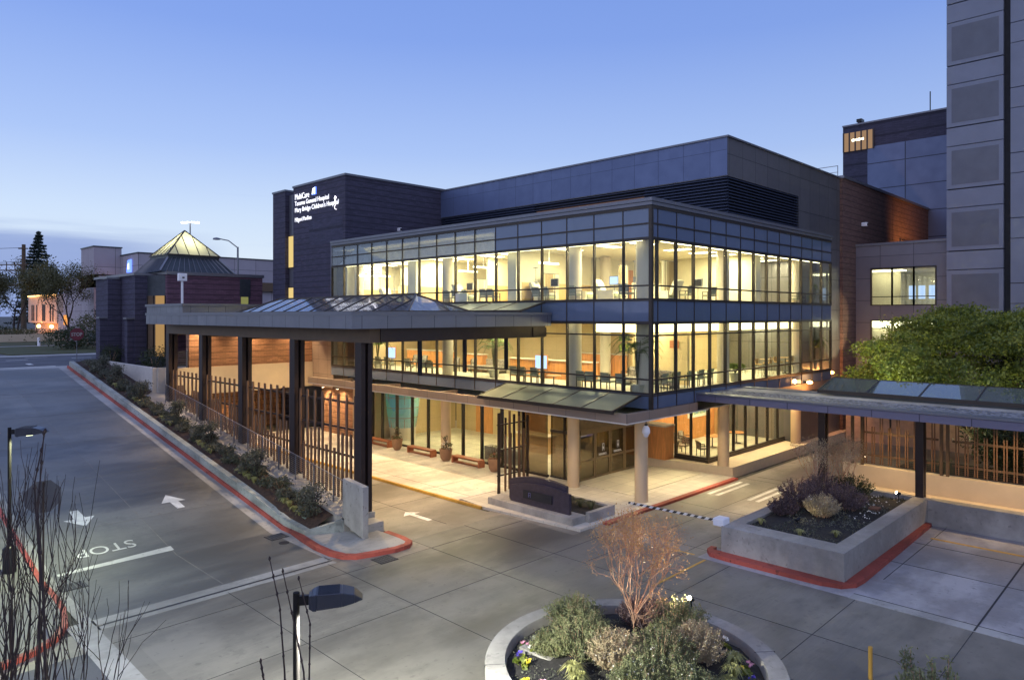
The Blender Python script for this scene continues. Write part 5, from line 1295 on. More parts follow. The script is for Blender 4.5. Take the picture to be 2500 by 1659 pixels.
# ================================================================ PLANTS
def limb(mb, p, d, L, r, depth, tips, spread=.5, n=5, up=.12, kids=(2,3), taper=.62):
    pts = [Vector(p)]; dd = Vector(d).normalized(); seg = 3
    for k in range(seg):
        dd = (dd + Vector(rng.normal(size=3))*.10 + Vector((0,0,up*.4))).normalized(); pts.append(pts[-1] + dd*L/seg)
    mb.tube(pts, [r*(1-(1-taper)*k/seg) for k in range(seg+1)], n)
    if depth == 0: tips.append(pts[-1]); return
    for q in range(rng.integers(kids[0], kids[1]+1)):
        base_ = pts[-1] if q < 2 else pts[2]
        nd = (dd + Vector(rng.normal(size=3))*spread + Vector((0,0,up))).normalized()
        limb(mb, base_, nd, L*rng.uniform(.62,.82), r*taper, depth-1, tips, spread, max(3, n-1), up, kids, taper)
    tips.append(pts[-1])
def tree(name, label, x, y, z, H, trunk, r, leafmat, nleaf, lsize, depth=4, spread=.55, barkm=None, group=None, spread_r=None, cat='tree', stems=1):
    t = thing(name, label, cat, (x, y, z), group)
    tr = MB(); tips = []
    for s_ in range(stems):
        d0 = Vector((rng.normal()*.08, rng.normal()*.08, 1)) if stems == 1 else Vector((rng.normal()*.25, rng.normal()*.25, 1))
        limb(tr, (x, y, z-.05), d0, trunk, r, depth, tips, spread, 7)
    T = np.array([tuple(p) for p in tips])
    top = T[:,2].max(); k = (z + H - z) / max(.1, top - z)
    V = np.array(tr.v); V[:,2] = z + (V[:,2]-z)*k; T[:,2] = z + (T[:,2]-z)*k
    if spread_r:
        m_ = np.abs(T[:,:2] - [x, y]).max(); f = spread_r/m_
        w_ = np.clip((V[:,2]-z)/(H*.4), 0, 1)[:,None]; V[:,:2] = [x, y] + (V[:,:2]-[x, y])*(1 + (f-1)*w_); T[:,:2] = [x, y] + (T[:,:2]-[x, y])*(1+(f-1)*np.clip((T[:,2]-z)/(H*.4), 0, 1)[:,None])
    tr.v = [tuple(v) for v in V]
    tr.build('trunk', barkm or M['bark'], t)
    if nleaf:
        C = T[rng.integers(0, len(T), nleaf)] + rng.normal(size=(nleaf,3)) * lsize * 2.2
        MB().arr(leaf_quads(C, lsize, .55), 4).build('crown', leafmat, t)
    return t
# big green maple behind the right canopy
def big_tree(x, y, z, label, cz, rx, ry, rz_, n, leafmat, seed=0):
    t = thing('broadleaf_tree', label, 'tree', (x, y, z))
    tr = MB(); tips = []
    for a in range(6):
        th_ = a*1.05+.3
        tr.tube([(x, y, z), (x+.15*math.cos(th_), y+.15*math.sin(th_), z+.9), (x+rx*.25*math.cos(th_), y+ry*.25*math.sin(th_), z+2.1), (x+rx*.55*math.cos(th_), y+ry*.55*math.sin(th_), z+3.4), (x+rx*.8*math.cos(th_), y+ry*.8*math.sin(th_), cz)], [.20,.16,.12,.08,.03], 7)
        for q in range(6):
            th2 = th_ + rng.uniform(-.6,.6); f = rng.uniform(.4,.9)
            tr.tube([(x+rx*.3*math.cos(th_), y+ry*.3*math.sin(th_), z+2.3), (x+rx*f*.7*math.cos(th2), y+ry*f*.7*math.sin(th2), cz-.6), (x+rx*f*math.cos(th2), y+ry*f*math.sin(th2), cz+rng.uniform(.2,1.6))], [.07,.04,.015], 5)
    tr.build('trunk', M['bark'], t)
    # domed crown: flat layered clusters over the upper half of an ellipsoid, with gaps
    K = n // 190
    u = rng.uniform(-.30, 1, K); ph = rng.uniform(0, 2*PI, K); rr = np.sqrt(np.clip(1-u*u, 0, 1)) * rng.uniform(.90, 1.06, K)
    lump = 1 + .09*np.sin(ph*5+u*4) + .08*np.sin(ph*11-u*9) + .05*np.sin(ph*23+u*17)
    CC = np.stack([x + rx*rr*lump*np.cos(ph), y + ry*rr*lump*np.sin(ph), cz + rz_*u*lump], 1)
    K2 = K//6; d = rng.normal(size=(K2,3)); d /= np.linalg.norm(d,axis=1)[:,None]
    CI = np.array([x, y, cz]) + d*rng.uniform(.5,.85,K2)[:,None]*np.array([rx, ry, rz_]); CI[:,2] = np.maximum(CI[:,2], cz-rz_*.3)
    CC = np.concatenate([CC, CI]); idx = rng.integers(0, len(CC), n)
    P_ = CC[idx] + rng.normal(size=(n,3)) * np.array([.46,.46,.13])
    MB().arr(leaf_quads(P_, .17, .62, .3), 4).build('crown', leafmat, t)
    return t
big_tree(45.6, 7.9, .3, 'spreading green maple behind the gravel-topped canopy', 5.7, 6.2, 6.2, 3.3, 90000, M['leafgreen'])
big_tree(49.5, 2.0, .3, 'darker broadleaf tree at the right edge in front of the precast tower', 6.4, 6.2, 6.0, 3.7, 50000, M['leafdark'])
for (x, y, lab) in ((39.5, 5.8, 'dark shrub mass behind the middle fence panel under the right canopy'), (39.5, 2.0, 'dark shrub mass behind the rightmost fence panel')):
    t = thing('tall_shrub', lab, 'shrub', (x, y, 1.3)); mb = MB()
    for k in range(7): mb.tube([(x, y, 1.2), (x+rng.normal()*.5, y+rng.normal()*.9, 2.4), (x+rng.normal()*.8, y+rng.normal()*1.4, 3.6)], [.06,.04,.02], 5)
    mb.build('stem', M['bark'], t); MB().arr(leaf_quads(blob((x, y, 2.9), (1.3, 2.1, 1.5), 9000, 30), .16, .5), 4).build('foliage', M['leafdark'], t)
# far street trees
tree('street_tree', 'leafing street tree on the lawn behind the STOP sign', 25.0, 106, 5.05, 10.4, 3.2, .18, M['leafolive'], 9000, .20, 5, .42, M['darktwig'], 'street trees on the far verge', 3.6)
tree('street_tree', 'leafing street tree left of the utility pole', 30, 164, 5.05, 12.5, 3.6, .24, M['leafolive'], 9000, .26, 5, .45, M['darktwig'], 'street trees on the far verge', 4.6)
tree('bare_tree', 'bare grey tree rising behind the mauve building roof', 38, 135, 5.0, 14, 4, .25, M['leafolive'], 0, .3, 6, .5, M['darktwig'], None, 4)
tree('bare_tree', 'bare tree with thin twigs behind the utility pole crossarms', 36, 200, 5.0, 17, 4.5, .3, M['leafolive'], 1200, .4, 5, .5, M['darktwig'], None, 5)
tree('leafy_tree', 'mid green tree between the conifer and the mauve building', 34, 152, 5.0, 12.5, 3, .3, M['leafolive'], 7000, .42, 4, .6, M['darktwig'], None, 5)
tree('leafy_tree', 'dark tree behind the orange-lit house left of the conifer', 32, 215, 5.0, 14, 3, .3, M['leafdark'], 7000, .5, 4, .7, M['darktwig'], None, 8)
def conifer(x, y, z, H, rad, label, n=9000):
    t = thing('conifer_tree', label, 'tree', (x, y, z))
    MB().tube([(x,y,z),(x,y,z+H*.97)], [.35,.03], 7).build('trunk', M['bark'], t)
    whorls = 30; P_ = []
    for w_ in range(whorls):
        f = (w_+.5)/whorls; zz = z + H*(.10+.88*f); R_ = rad*(1-f)**.85*rng.uniform(.75,1.15)+.12
        for b in range(9):
            a = rng.uniform(0, 2*PI); L = R_*rng.uniform(.6,1.1); m_ = int(n/whorls/9)
            t_ = rng.uniform(.1,1,m_); P_.append(np.stack([x+np.cos(a)*L*t_, y+np.sin(a)*L*t_, zz - .35*L*t_ + .25*L*t_**2], 1) + rng.normal(size=(m_,3))*[.10,.10,.12])
    MB().arr(leaf_quads(np.concatenate(P_), .022*H, .45, -.2), 4).build('crown', M['conifer'], t)
conifer(41, 200, 5, 24.5, 7.6, 'tall dark conifer against the dusk sky right of the utility pole', 20000)
conifer(24.5, 88, 5, 7.8, 2.4, 'small dark conifer close beside the brick pavilion', 6000)
# hedges and shrubs near the far verge
def shrub(name, label, c, r, n, lm, size=.09, cat='shrub', group=None, stems=7, flowers=None, fl_n=60):
    t = thing(name, label, cat, (c[0], c[1], c[2]), group)
    sm2_ = MB()
    for k in range(stems):
        a = rng.uniform(0, 2*PI); f = rng.uniform(.3,.8)
        sm2_.tube([(c[0], c[1], c[2]-.05), (c[0]+r[0]*f*.5*math.cos(a), c[1]+r[1]*f*.5*math.sin(a), c[2]+r[2]*.7), (c[0]+r[0]*f*math.cos(a), c[1]+r[1]*f*math.sin(a), c[2]+r[2]*1.5)], [.018,.013,.006], 4)
    sm2_.build('stem', M['twig'], t)
    MB().arr(leaf_quads(blob((c[0], c[1], c[2]+r[2]), r, n), size, .42, .5), 4).build('foliage', lm, t)
    if flowers:
        d = rng.normal(size=(fl_n,3)); d[:,2] = np.abs(d[:,2]); d /= np.linalg.norm(d, axis=1)[:,None]
        MB().arr(leaf_quads(np.array([c[0], c[1], c[2]+r[2]]) + d*np.array(r)*1.02, size*.5, .9), 4).build('flowers', flowers, t)['kind'] = 'stuff'
    return t
shrub('hedge', 'dark evergreen hedge at the foot of the pavilion buttress on the far side', (22.5, 92, 5), (3.0, 3.0, 1.2), 2200, M['leafdark'], .3)
shrub('hedge', 'orange-lit shrub right of the street tree', (25.5, 99, 5), (1.8, 1.8, 2.0), 1800, M['leafolive'], .28)
shrub('hedge', 'low clipped hedge in front of the orange-lit house', (24, 124, 5), (5.0, 2.0, .9), 2200, M['leafolive'], .3)
shrub('hedge', 'low clipped hedge left of the utility pole', (24, 158, 5), (6.0, 2.0, 1.1), 2200, M['leafdark'], .35)
shrub('shrub', 'dark round shrub against the brick pavilion between the two buttresses', (17.6, 62.0, 4.95), (.8, .9, .75), 1300, M['leafdark'], .14)
shrub('shrub', 'dark round shrub beside the first canopy column on the terrace', (17.6, 52.4, 4.95), (.9, 1.1, .8), 1500, M['leafdark'], .14)
# planting in the sloping planter
def zsoil(y, t): return (ztop(y)-.08)*(1-t) + zin(y)*t
gi = 0
for i, px in enumerate((769, 622, 511, 428, 344, 300, 268)):
    y = yX(px, 15.05 if px > 310 else 15.4)
    t = thing('upright_shrub', ORD[i] + ' tall thin-stemmed shrub in the sloping planter, counted uphill from the road', 'shrub', (15.05, y, zsoil(y, .6)), 'tall thin shrubs in the sloping planter')
    z0 = zsoil(y, .6); sm2_ = MB(); tp = []
    for k in range(9): limb(sm2_, (15.05+rng.normal()*.06, y+rng.normal()*.06, z0-.05), (rng.normal()*.25, rng.normal()*.25, 1), .56, .018, 2, tp, .42, 4, .25)
    sm2_.build('stem', M['darktwig'], t); T = np.array([tuple(p) for p in tp]); n = 1100
    MB().arr(leaf_quads(T[rng.integers(0, len(T), n)] + rng.normal(size=(n,3))*.10, .105, .5), 4).build('foliage', M['leafgrey'], t)
rows = []
y = 26.6; i = 0
while y < 58:
    rows.append(y); y += .82 + .30*rng.random()
for i, y in enumerate(rows):
    lab = 'low dark shrub in the sloping planter, number %s uphill' % (ORD[i] if i < 20 else 'twenty-' + ORD[i-20])
    t_ = .78 if i % 2 else .5
    X = 14.45 + 1.0*t_; s_ = rng.uniform(.8, 1.2)
    shrub('low_shrub', lab, (X, y, zsoil(y, t_)-.03), (.40*s_, .46*s_, .24*s_), 620, M['leafgrey'], .125, 'shrub', 'low dark shrubs in the sloping planter', 4)
def grass_tuft(name, label, c, r, h, n, mat, group=None):
    t = thing(name, label, 'grass tuft', c, group); mb = MB()
    for k in range(n):
        a = rng.uniform(0, 2*PI); q = rng.uniform(.3, 1); d = Vector((math.cos(a), math.sin(a), 0)); s_ = Vector((-d.y, d.x, 0))*.009
        p0 = Vector(c) + d*r*.12*q; p1 = Vector(c) + d*r*.45*q + Vector((0,0,h*.8)); p2 = Vector(c) + d*r*q + Vector((0,0,h*(1.05-.75*q)))
        mb.quad(p0-s_, p0+s_, p1+s_, p1-s_); mb.add([tuple(p1-s_), tuple(p1+s_), tuple(p2)], [(0,1,2)])
    mb.build('blades', mat, t); return t
i = 0
for y in (27.0, 27.45, 27.9, 28.35, 31.2, 31.7, 32.2, 32.7, 36.0, 36.5, 37.0, 37.5, 41.5, 42.1, 42.7, 46, 46.7, 47.4, 50.5, 51.2):
    grass_tuft('grass_tuft', ORD[i] + ' yellow-green grass tuft in the sloping planter, counted uphill', (14.78, y, zsoil(y, .28)), .34, .34, 90, M['leafyellow'], 'yellow grass tufts in the sloping planter'); i += 1

# round planter -------------------------------------------------
cx, cy, Ro, Ri = 13.82, 9.62, 3.48, 2.98
rpn = thing('round_planter', 'round raised planter ring with a small twiggy tree in the foreground', 'planter', (cx, cy, 0))
n = 96; vs = []; fs = []
prof = [(Ro,0),(Ro,.74),(Ro-.03,.80),(Ri+.03,.80),(Ri,.74),(Ri,.35)]
for (r_, z_) in prof: vs += [(cx+r_*math.cos(2*PI*i/n), cy+r_*math.sin(2*PI*i/n), z_) for i in range(n)]
for k in range(len(prof)-1):
    for i in range(n): fs.append((k*n+i, k*n+(i+1) % n, (k+1)*n+(i+1) % n, (k+1)*n+i))
MB().add(vs, fs).build('ring_wall', M['wallconc'], rpn, smooth=True)
for k in range(6):
    jm = MB()
    a = R(20+60*k); jm.bar((cx+(Ri+.0)*math.cos(a), cy+(Ri+.0)*math.sin(a), .797), (cx+(Ro+.004)*math.cos(a), cy+(Ro+.004)*math.sin(a), .797), .012, .012)
    jm.bar((cx+(Ro+.0)*math.cos(a), cy+Ro*math.sin(a), .02), (cx+Ro*math.cos(a), cy+Ro*math.sin(a), .78), .012, .012, (1,0,0))
    jm.build('ring_joint', M['joint'], rpn)
so = MB(); nr = 10
def zr(x, y): 
    q = math.hypot(x-cx, y-cy)/Ri; return .55 + .30*(1-q*q) + .03*math.sin(7*x+3*y)
pts = [[(cx+Ri*k/nr*math.cos(2*PI*i/40), cy+Ri*k/nr*math.sin(2*PI*i/40)) for i in range(40)] for k in range(nr+1)]
for k in range(nr):
    for i in range(40):
        q4 = [pts[k][i], pts[k+1][i], pts[k+1][(i+1) % 40], pts[k][(i+1) % 40]]
        so.add([(p[0], p[1], zr(*p)) for p in q4], [(0,1,2,3)])
so.build('soil', M['darksoil'], rpn)
mb = MB().box(12.45, 12.75, 10.6, 12.0, .60, .74); single(mb, 'stone_strip', M['wallconc'], 'pale flat stone strip lying in the round planter bed', 'stone')
mb = MB().cyl(13.15, 12.0, .58, .74, .17, n=18); single(mb, 'valve_cover', M['light_conc'], 'round pale valve cover at the rim of the round planter', 'valve cover')
# multi-stem tree with bronze buds
t = thing('bronze_leaf_tree', 'small upright tree with bare orange-lit twigs and bronze buds in the round planter', 'tree', (14.55, 10.1, .8))
tr = MB(); tips = []
tr.tube([(14.55,10.1,.7),(14.57,10.08,1.0),(14.54,10.12,1.25)], [.045,.04,.037], 7)
for k in range(10):
    a = k*2.4; limb(tr, (14.55+rng.normal()*.02, 10.1+rng.normal()*.02, 1.05+.03*k), (math.cos(a)*.62, math.sin(a)*.62, 1), .70, .021, 5, tips, .52, 5, .12, (2,3), .68)
V = np.array(tr.v); zt = V[:,2].max(); k_ = (4.15-.8)/(zt-.8); V[:,2] = .8 + (V[:,2]-.8)*k_; T = np.array([tuple(p) for p in tips]); T[:,2] = .8 + (T[:,2]-.8)*k_
wmax = np.abs(V[:,:2]-[14.55,10.1]).max(); 
V[:,:2] = [14.55,10.1] + (V[:,:2]-[14.55,10.1])*(1.5/wmax)*np.clip((V[:,2]-.8)/1.1, .3, 1)[:,None]; T[:,:2] = [14.55,10.1] + (T[:,:2]-[14.55,10.1])*(1.5/wmax)*np.clip((T[:,2]-.8)/1.1, .3, 1)[:,None]
tr.v = [tuple(v) for v in V]; tr.build('trunk', M['twig'], t)
T = T[T[:,2] > 1.9]
n = 4200; MB().arr(leaf_quads(T[rng.integers(0, len(T), n)] + rng.normal(size=(n,3))*.07, .042, .6), 4).build('crown', M['leafbud'], t)
def spiky(name, label, c, r, n_sh, lm, group, flowers=None, leaf=.058):
    """bushy shrub of upright leafy shoots"""
    t = thing(name, label, 'shrub', c, group); st_ = MB(); P_ = []
    for k in range(n_sh):
        a = rng.uniform(0, 2*PI); q = math.sqrt(rng.uniform(0,1)); d = Vector((math.cos(a)*r[0]*q, math.sin(a)*r[1]*q, 0))
        h = r[2]*(1.15 - .55*q*q)*rng.uniform(.8,1.2); p0 = Vector(c) + d*.35; p1 = Vector(c) + d*.8 + Vector((0,0,h*.6)); p2 = Vector(c) + d*1.05 + Vector((0,0,h))
        if k % 3 == 0: st_.tube([p0, p1, p2], [.010,.007,.003], 3)
        m_ = 46; tt = rng.uniform(.30, 1, m_)[:,None]
        c1 = np.where(tt < .6, np.array(p0) + (np.array(p1)-np.array(p0))*tt/.6, np.array(p1) + (np.array(p2)-np.array(p1))*(tt-.6)/.4)
        P_.append(c1 + rng.normal(size=(m_,3))*.026)
    st_.build('stem', M['twig'], t); MB().arr(leaf_quads(np.concatenate(P_), leaf, .42, .9), 4).build('foliage', lm, t)
    if flowers:
        A = np.concatenate(P_); A = A[rng.integers(0, len(A), 170)] + rng.normal(size=(170,3))*.03
        MB().arr(leaf_quads(A, .035, .9), 4).build('flowers', flowers, t)['kind'] = 'stuff'
    return t
G_ = 'bushy shrubs in the round planter'
for (x, y, rx_, h, lm, fl, lab) in ((14.45, 11.9, .62, .62, 'leafshrub', None, 'dark spiky shrub behind and left of the tree'), (13.9, 11.2, .55, .52, 'leafshrub', None, 'spiky shrub left of the tree trunk'),
        (13.15, 10.55, .62, .66, 'leafshrub', None, 'olive shrub at the left of the round planter'), (13.15, 9.65, .52, .62, 'leafshrub2', 'flower_w', 'pinkish white-dotted shrub in front of the tree'),
        (13.75, 8.85, .66, .70, 'leafshrub', 'flower_w', 'large green shrub dotted white in the middle front'), (14.85, 8.5, .50, .70, 'leafshrub2', 'flower_w', 'pink-tipped shrub at the right front'),
        (16.0, 9.75, .60, .62, 'leafshrub', None, 'olive shrub at the right behind the ground spotlight'), (15.7, 10.6, .50, .60, 'leafpurple', 'flower_w', 'purple-grey shrub behind the tree trunk'), (12.75, 8.75, .45, .50, 'leafshrub', 'flower_w', 'small green shrub at the bottom front edge'), (13.3, 7.85, .50, .52, 'leafshrub', 'flower_w', 'low green shrub at the bottom centre edge of the photo'), (14.9, 9.35, .45, .45, 'leafshrub', None, 'low olive shrub tucked right of the tree trunk'), (12.9, 11.3, .42, .40, 'leafshrub', None, 'low olive shrub beyond the pale stone strip')):
    spiky('planter_shrub', lab, (x, y, zr(x, y)-.05), (rx_*1.36, rx_*1.36, h*1.1), 230, M[lm], G_, M[fl] if fl else None)
for i, (x, y, lab) in enumerate(((12.15, 10.05, 'striped grass tuft at the left of the round planter'), (11.95, 9.75, 'striped grass tuft nearest the left ring edge'), (15.35, 7.85, 'grass tuft at the right of the round planter'), (14.75, 7.55, 'grass tuft at the right front of the round planter'), (14.15, 7.35, 'grass tuft at the bottom right of the round planter'))):
    grass_tuft('striped_grass', lab, (x, y, zr(x, y)), .42, .42, 110, M['leafyellow'], 'grass tufts in the round planter')
fl_spec = [('flower_y', 'yellow'), ('flower_p', 'pink'), ('flower_w', 'cream'), ('flower_b', 'violet')]
place = ['left rim', 'upper left rim', 'right rim', 'lower right rim']
angs = [(R(150), R(178)), (R(112), R(140)), (R(-28), R(5)), (R(-68), R(-38))]
i = 0
for pi_, (a0, a1) in enumerate(angs):
    for q in range(4):
        a = a0 + (a1-a0)*(q+.5)/4; rr = Ri - .32 - .22*(q % 2); x, y = cx+rr*math.cos(a), cy+rr*math.sin(a); z = zr(x, y)
        key, cn = fl_spec[(q + pi_) % 4]
        t = thing('primrose', '%s-flowered bedding plant at the %s of the round planter' % (cn, place[pi_]), 'flower', (x, y, z), 'bedding flowers in the round planter')
        MB().arr(leaf_quads(blob((x, y, z+.05), (.17,.17,.07), 60), .13, .5, .6), 4).build('leaves', M['leafgreen'], t)
        MB().arr(leaf_quads(blob((x, y, z+.16), (.10,.10,.04), 34), .06, .95, .9), 4).build('blossom', M[key], t)
# rectangular planter bushes
G2 = 'bushes in the rectangular planter'
for (x, y, r_, h, lm, fl, lab) in ((28.6, 11.7, .95, .95, 'leafpurple', None, 'dark purple bush at the left of the rectangular planter'), (27.75, 10.55, .70, .72, 'leafshrub2', 'flower_w', 'bush lit pale yellow in the middle of the rectangular planter'),
        (29.3, 10.25, .85, .85, 'leafpurple', None, 'violet heather bush right of the pale bush'), (30.3, 11.5, .95, .95, 'leafpurple', None, 'dark bush at the foot of the twiggy shrubs'),
        (31.9, 10.9, .95, .9, 'leafdark', None, 'dark green bush at the back right of the rectangular planter'), (27.2, 11.8, .6, .6, 'leafpurple', None, 'small purple bush nearest the barrier box')):
    spiky('planter_bush', lab, (x, y, sz(x, y)-.05), (r_, r_, h), 150, M[lm], G2, M[fl] if fl else None, .07)
for (x, y, lab, H) in ((30.6, 11.9, 'left upright twiggy shrub in front of the canopy column', 2.5), (31.9, 11.3, 'right upright twiggy shrub beside the canopy column', 2.7)):
    t = thing('twiggy_shrub', lab, 'shrub', (x, y, 1.1)); tr = MB(); tips = []
    for k in range(7): limb(tr, (x+rng.normal()*.05, y+rng.normal()*.05, 1.0), (rng.normal()*.32, rng.normal()*.32, 1), .8, .018, 4, tips, .34, 4, .22, (2,3), .66)
    V = np.array(tr.v); k_ = H/(V[:,2].max()-1.0); V[:,2] = 1.0+(V[:,2]-1.0)*k_; T = np.array([tuple(p) for p in tips]); T[:,2] = 1.0+(T[:,2]-1.0)*k_
    tr.v = [tuple(v) for v in V]; tr.build('stem', M['twig'], t); n = 2600
    MB().arr(leaf_quads(T[rng.integers(0, len(T), n)] + rng.normal(size=(n,3))*.08, .06, .5), 4).build('foliage', M['leafshrub2'], t)
for i, (x, y, lab) in enumerate(((25.6, 12.0, 'tuft of small yellow-green leaves in the rectangular planter near the barrier box'), (25.3, 10.4, 'yellow daffodil clump at the near edge of the rectangular planter'), (26.0, 9.4, 'orange-tinted tuft at the near right corner of the rectangular planter'))):
    grass_tuft('grass_tuft', lab, (x, y, sz(x, y)), .3, .28, 60, M['leafyellow'], G2)
st_ = MB().arr(leaf_quads(np.stack([rng.uniform(28.0,33,90), rng.uniform(9.1,10.2,90), np.full(90,1.10)], 1), .06, .8), 4)
o = st_.build('ground_cover', M['flower_w'], None); o['kind'] = 'stuff'
for k in range(3): grass_tuft('planter_grass', ('near','middle','far')[k] + ' grass tuft in the little planter beside the monument sign', (24.3, 19.1+.6*k, .42), .5, .42, 150, M['leafolive'], 'grass tufts beside the monument sign')
def carpet_leaves(name, pts, size, mat):
    o = MB().arr(leaf_quads(np.array(pts), size, .55, .8), 4).build(name, mat, None); o['kind'] = 'stuff'
P_ = []
for k in range(5200):
    x, y = rng.uniform(24.95,33.5), rng.uniform(9.0,12.25)
    if math.sin(x*2.1)*math.sin(y*2.7+1) > -.15: P_.append((x, y, sz(x, y)+rng.uniform(0,.10)))
carpet_leaves('ground_cover', P_, .075, M['leafgrey'])
P_ = []
for k in range(5200):
    a, q = rng.uniform(0,2*PI), Ri*math.sqrt(rng.uniform(.02,.97)); x, y = cx+q*math.cos(a), cy+q*math.sin(a)
    if math.sin(x*3.1)*math.sin(y*2.7+1) > -.05: P_.append((x, y, zr(x, y)+rng.uniform(0,.07)))
carpet_leaves('ground_cover', P_, .05, M['leafgrey'])
# bare twiggy shrubs close to the camera
def bare(x, y, zt, lab, n_st, spread, zb=0.0, L=1.0, r=.028, lean=(0,0), dep=4):
    t = thing('bare_shrub', lab, 'shrub', (x, y, zb), 'bare shrubs close to the camera'); tr = MB(); tips = []
    for k in range(n_st):
        a = rng.uniform(0, 2*PI); limb(tr, (x+rng.normal()*spread*.35, y+rng.normal()*spread*.35, zb), (math.cos(a)*.13+lean[0], math.sin(a)*.13+lean[1], 1), L*rng.uniform(.8,1.2), r, dep, tips, .36, 5, .36, (1,3), .68)
    V = np.array(tr.v); k_ = (zt-zb)/(V[:,2].max()-zb); V[:,2] = zb+(V[:,2]-zb)*k_; tr.v = [tuple(v) for v in V]; tr.build('stem', M['darktwig'], t)
bare(2.2, 12.3, 6.5, 'bare many-stemmed shrub at the lower left corner', 9, .9, 0, 1.5, .026)
bare(3.1, 12.1, 5.6, 'bare shrub right of the stop sign back', 5, .6, 0, 1.4, .022)
bare(2.1, 13.0, 7.0, 'bare shrub left of the drum-based lamp', 5, .6, 0, 1.5, .022)
def rod(pts, lab):
    t = thing('bare_branch', lab, 'branch', pts[0], 'single bare branches near the front lamp'); mb = MB().tube(pts, [.016,.013,.010,.006][:len(pts)], 6)
    P_ = [Vector(p) for p in pts]
    for i in range(len(P_)-1):
        for q in (.25, .6, .95):
            c2 = P_[i].lerp(P_[i+1], q); mb.lathe(c2.x, c2.y, [(.008,c2.z-.03),(.020,c2.z),(.008,c2.z+.035)], 6)
    mb.build('stem', M['darktwig'], t)
def at(px, py, dist):                       # point seen at a pixel, a given distance ahead
    r = ray(px); return (dist*r[0], dist*r[1], 8.85 - dist*(py-769.5)/_F)
rod([at(702,2000,9.5), at(695,1640,9.5), at(683,1480,9.6), at(657,1357,9.7)], 'long bare branch left of the near lamp pole')
rod([at(745,2000,9.9), at(742,1640,9.9), at(720,1530,10), at(689,1386,10)], 'bare branch crossing behind the near lamp pole')
rod([at(748,2000,10.1), at(756,1600,10.1), at(757,1520,10.1), at(728,1405,10.2)], 'bare branch right of the near lamp pole')
rod([at(118,2000,9), at(108,1500,9), at(92,1250,9.1), at(108,1047,9.2)], 'tall bare branch in front of the grey stop sign back')
rod([at(90,2000,9.3), at(98,1400,9.3), at(84,1180,9.3), at(112,1045,9.4)], 'second tall bare branch in front of the grey stop sign back')
rod([at(650,2000,9.2), at(644,1659,9.2), at(636,1610,9.2)], 'short bare branch tip at the bottom edge')
cbx = at(2290, 1760, 9.5)
t = thing('corner_bush', 'leafy bush tip poking in at the bottom right', 'shrub', (cbx[0], cbx[1], 0))
mb = MB(); P_ = []
for k in range(26):
    e_ = Vector((cbx[0]+rng.normal()*.20, cbx[1]+rng.normal()*.20, 4.20 - abs(rng.normal())*.30)); b_ = Vector((cbx[0], cbx[1], .0)); m_ = b_.lerp(e_, .8) ; m_.x = cbx[0]+(e_.x-cbx[0])*.5
    mb.tube([b_, m_, e_], [.02,.012,.004], 4); tt = rng.uniform(0,1,150)[:,None]; P_.append(np.array(m_)+(np.array(e_)-np.array(m_))*tt + rng.normal(size=(150,3))*.035)
mb.build('stem', M['twig'], t); MB().arr(leaf_quads(np.concatenate(P_), .085, .32, 1.2), 4).build('foliage', M['leafshrub'], t)
p_ = at(2125, 1700, 17.2); mb = MB().cyl(p_[0], p_[1], 0, .78, .05, n=12); single(mb, 'bollard', M['yellow'], 'thin yellow bollard at the bottom edge of the photo', 'bollard')

# ================================================================ INTERIOR THINGS (seen through the glass)
def mk_chair(label, group, um):
    t = thing('armchair', label, 'chair', (0,0,0), group)
    MB().box(-.25,.25,-.25,.25,.42,.50).build('seat', um, t)
    MB().add([(-.25,.21,.52),(.25,.21,.52),(.25,.29,.92),(-.25,.29,.92),(-.25,.26,.52),(.25,.26,.52),(.25,.34,.92),(-.25,.34,.92)],[(0,1,2,3),(7,6,5,4),(0,4,5,1),(1,5,6,2),(2,6,7,3),(3,7,4,0)]).build('backrest', um, t)
    for sx in (-1,1):
        for sy in (-1,1): MB().box(sx*.27-.018, sx*.27+.018, sy*.24-.018, sy*.24+.018, 0, .64 if sy < 0 else .86).build('leg', M['chairframe'], t)
        MB().box(sx*.27-.02, sx*.27+.02, -.26, .26, .64, .67).build('armrest', M['chairframe'], t)
    return t
FL = {2: 5.15, 3: 9.44}
def bayname(x, y, left):
    if left: k = sum(1 for b in yb[1:] if b < y); return ORD[k] + ' bay left of glass corner'
    k = sum(1 for b in xb[1:] if b < x); return ORD[k] + ' bay right of glass corner'
protoG = [None, None]; seen = {}
def chair(x, y, fl, rz, left=True, um=0):
    lab = ('grey armchair' if um == 0 else 'patterned armchair') + ', %s floor, %s' % ('middle' if fl == 2 else 'top', bayname(x, y, left))
    k = seen.get(lab, 0); seen[lab] = k+1
    if k: lab += (', second one there', ', third one there', ', fourth one there')[k-1]
    g = 'armchairs behind the glass'
    if protoG[um] is None:
        protoG[um] = mk_chair(lab, g, M['chairgrey'] if um == 0 else M['pattern']); protoG[um].location = (x, y, FL[fl]); protoG[um].rotation_euler = (0,0,rz); return
    dup(protoG[um], (x, y, FL[fl]), rz, lab)
W = PI/2
for px in (1530, 1403, 1338, 1316, 1205, 1187, 1140, 1118, 1097):         # top floor, backs to the left glass
    chair(27.85, yX(px, 27.85), 3, W)
for x in (31.9, 34.2, 45.2, 46.6): chair(x, 18.9, 3, PI, False)
for px in (930, 952, 1003, 1040, 1056, 1262, 1282, 1312, 1425, 1448, 1485, 1522): chair(27.95, yX(px, 27.95), 2, W)
for x in (29.2, 30.2, 31.6, 32.6, 33.6): chair(x, 18.75, 2, PI, False)
for px in (1008, 1030, 1108, 1150): chair(30.6, yX(px, 30.6), 2, -W, True, 1)
for x, y in ((33.9, 21.6), (32.0, 22.6)): chair(x, y, 2, PI, False, 1)
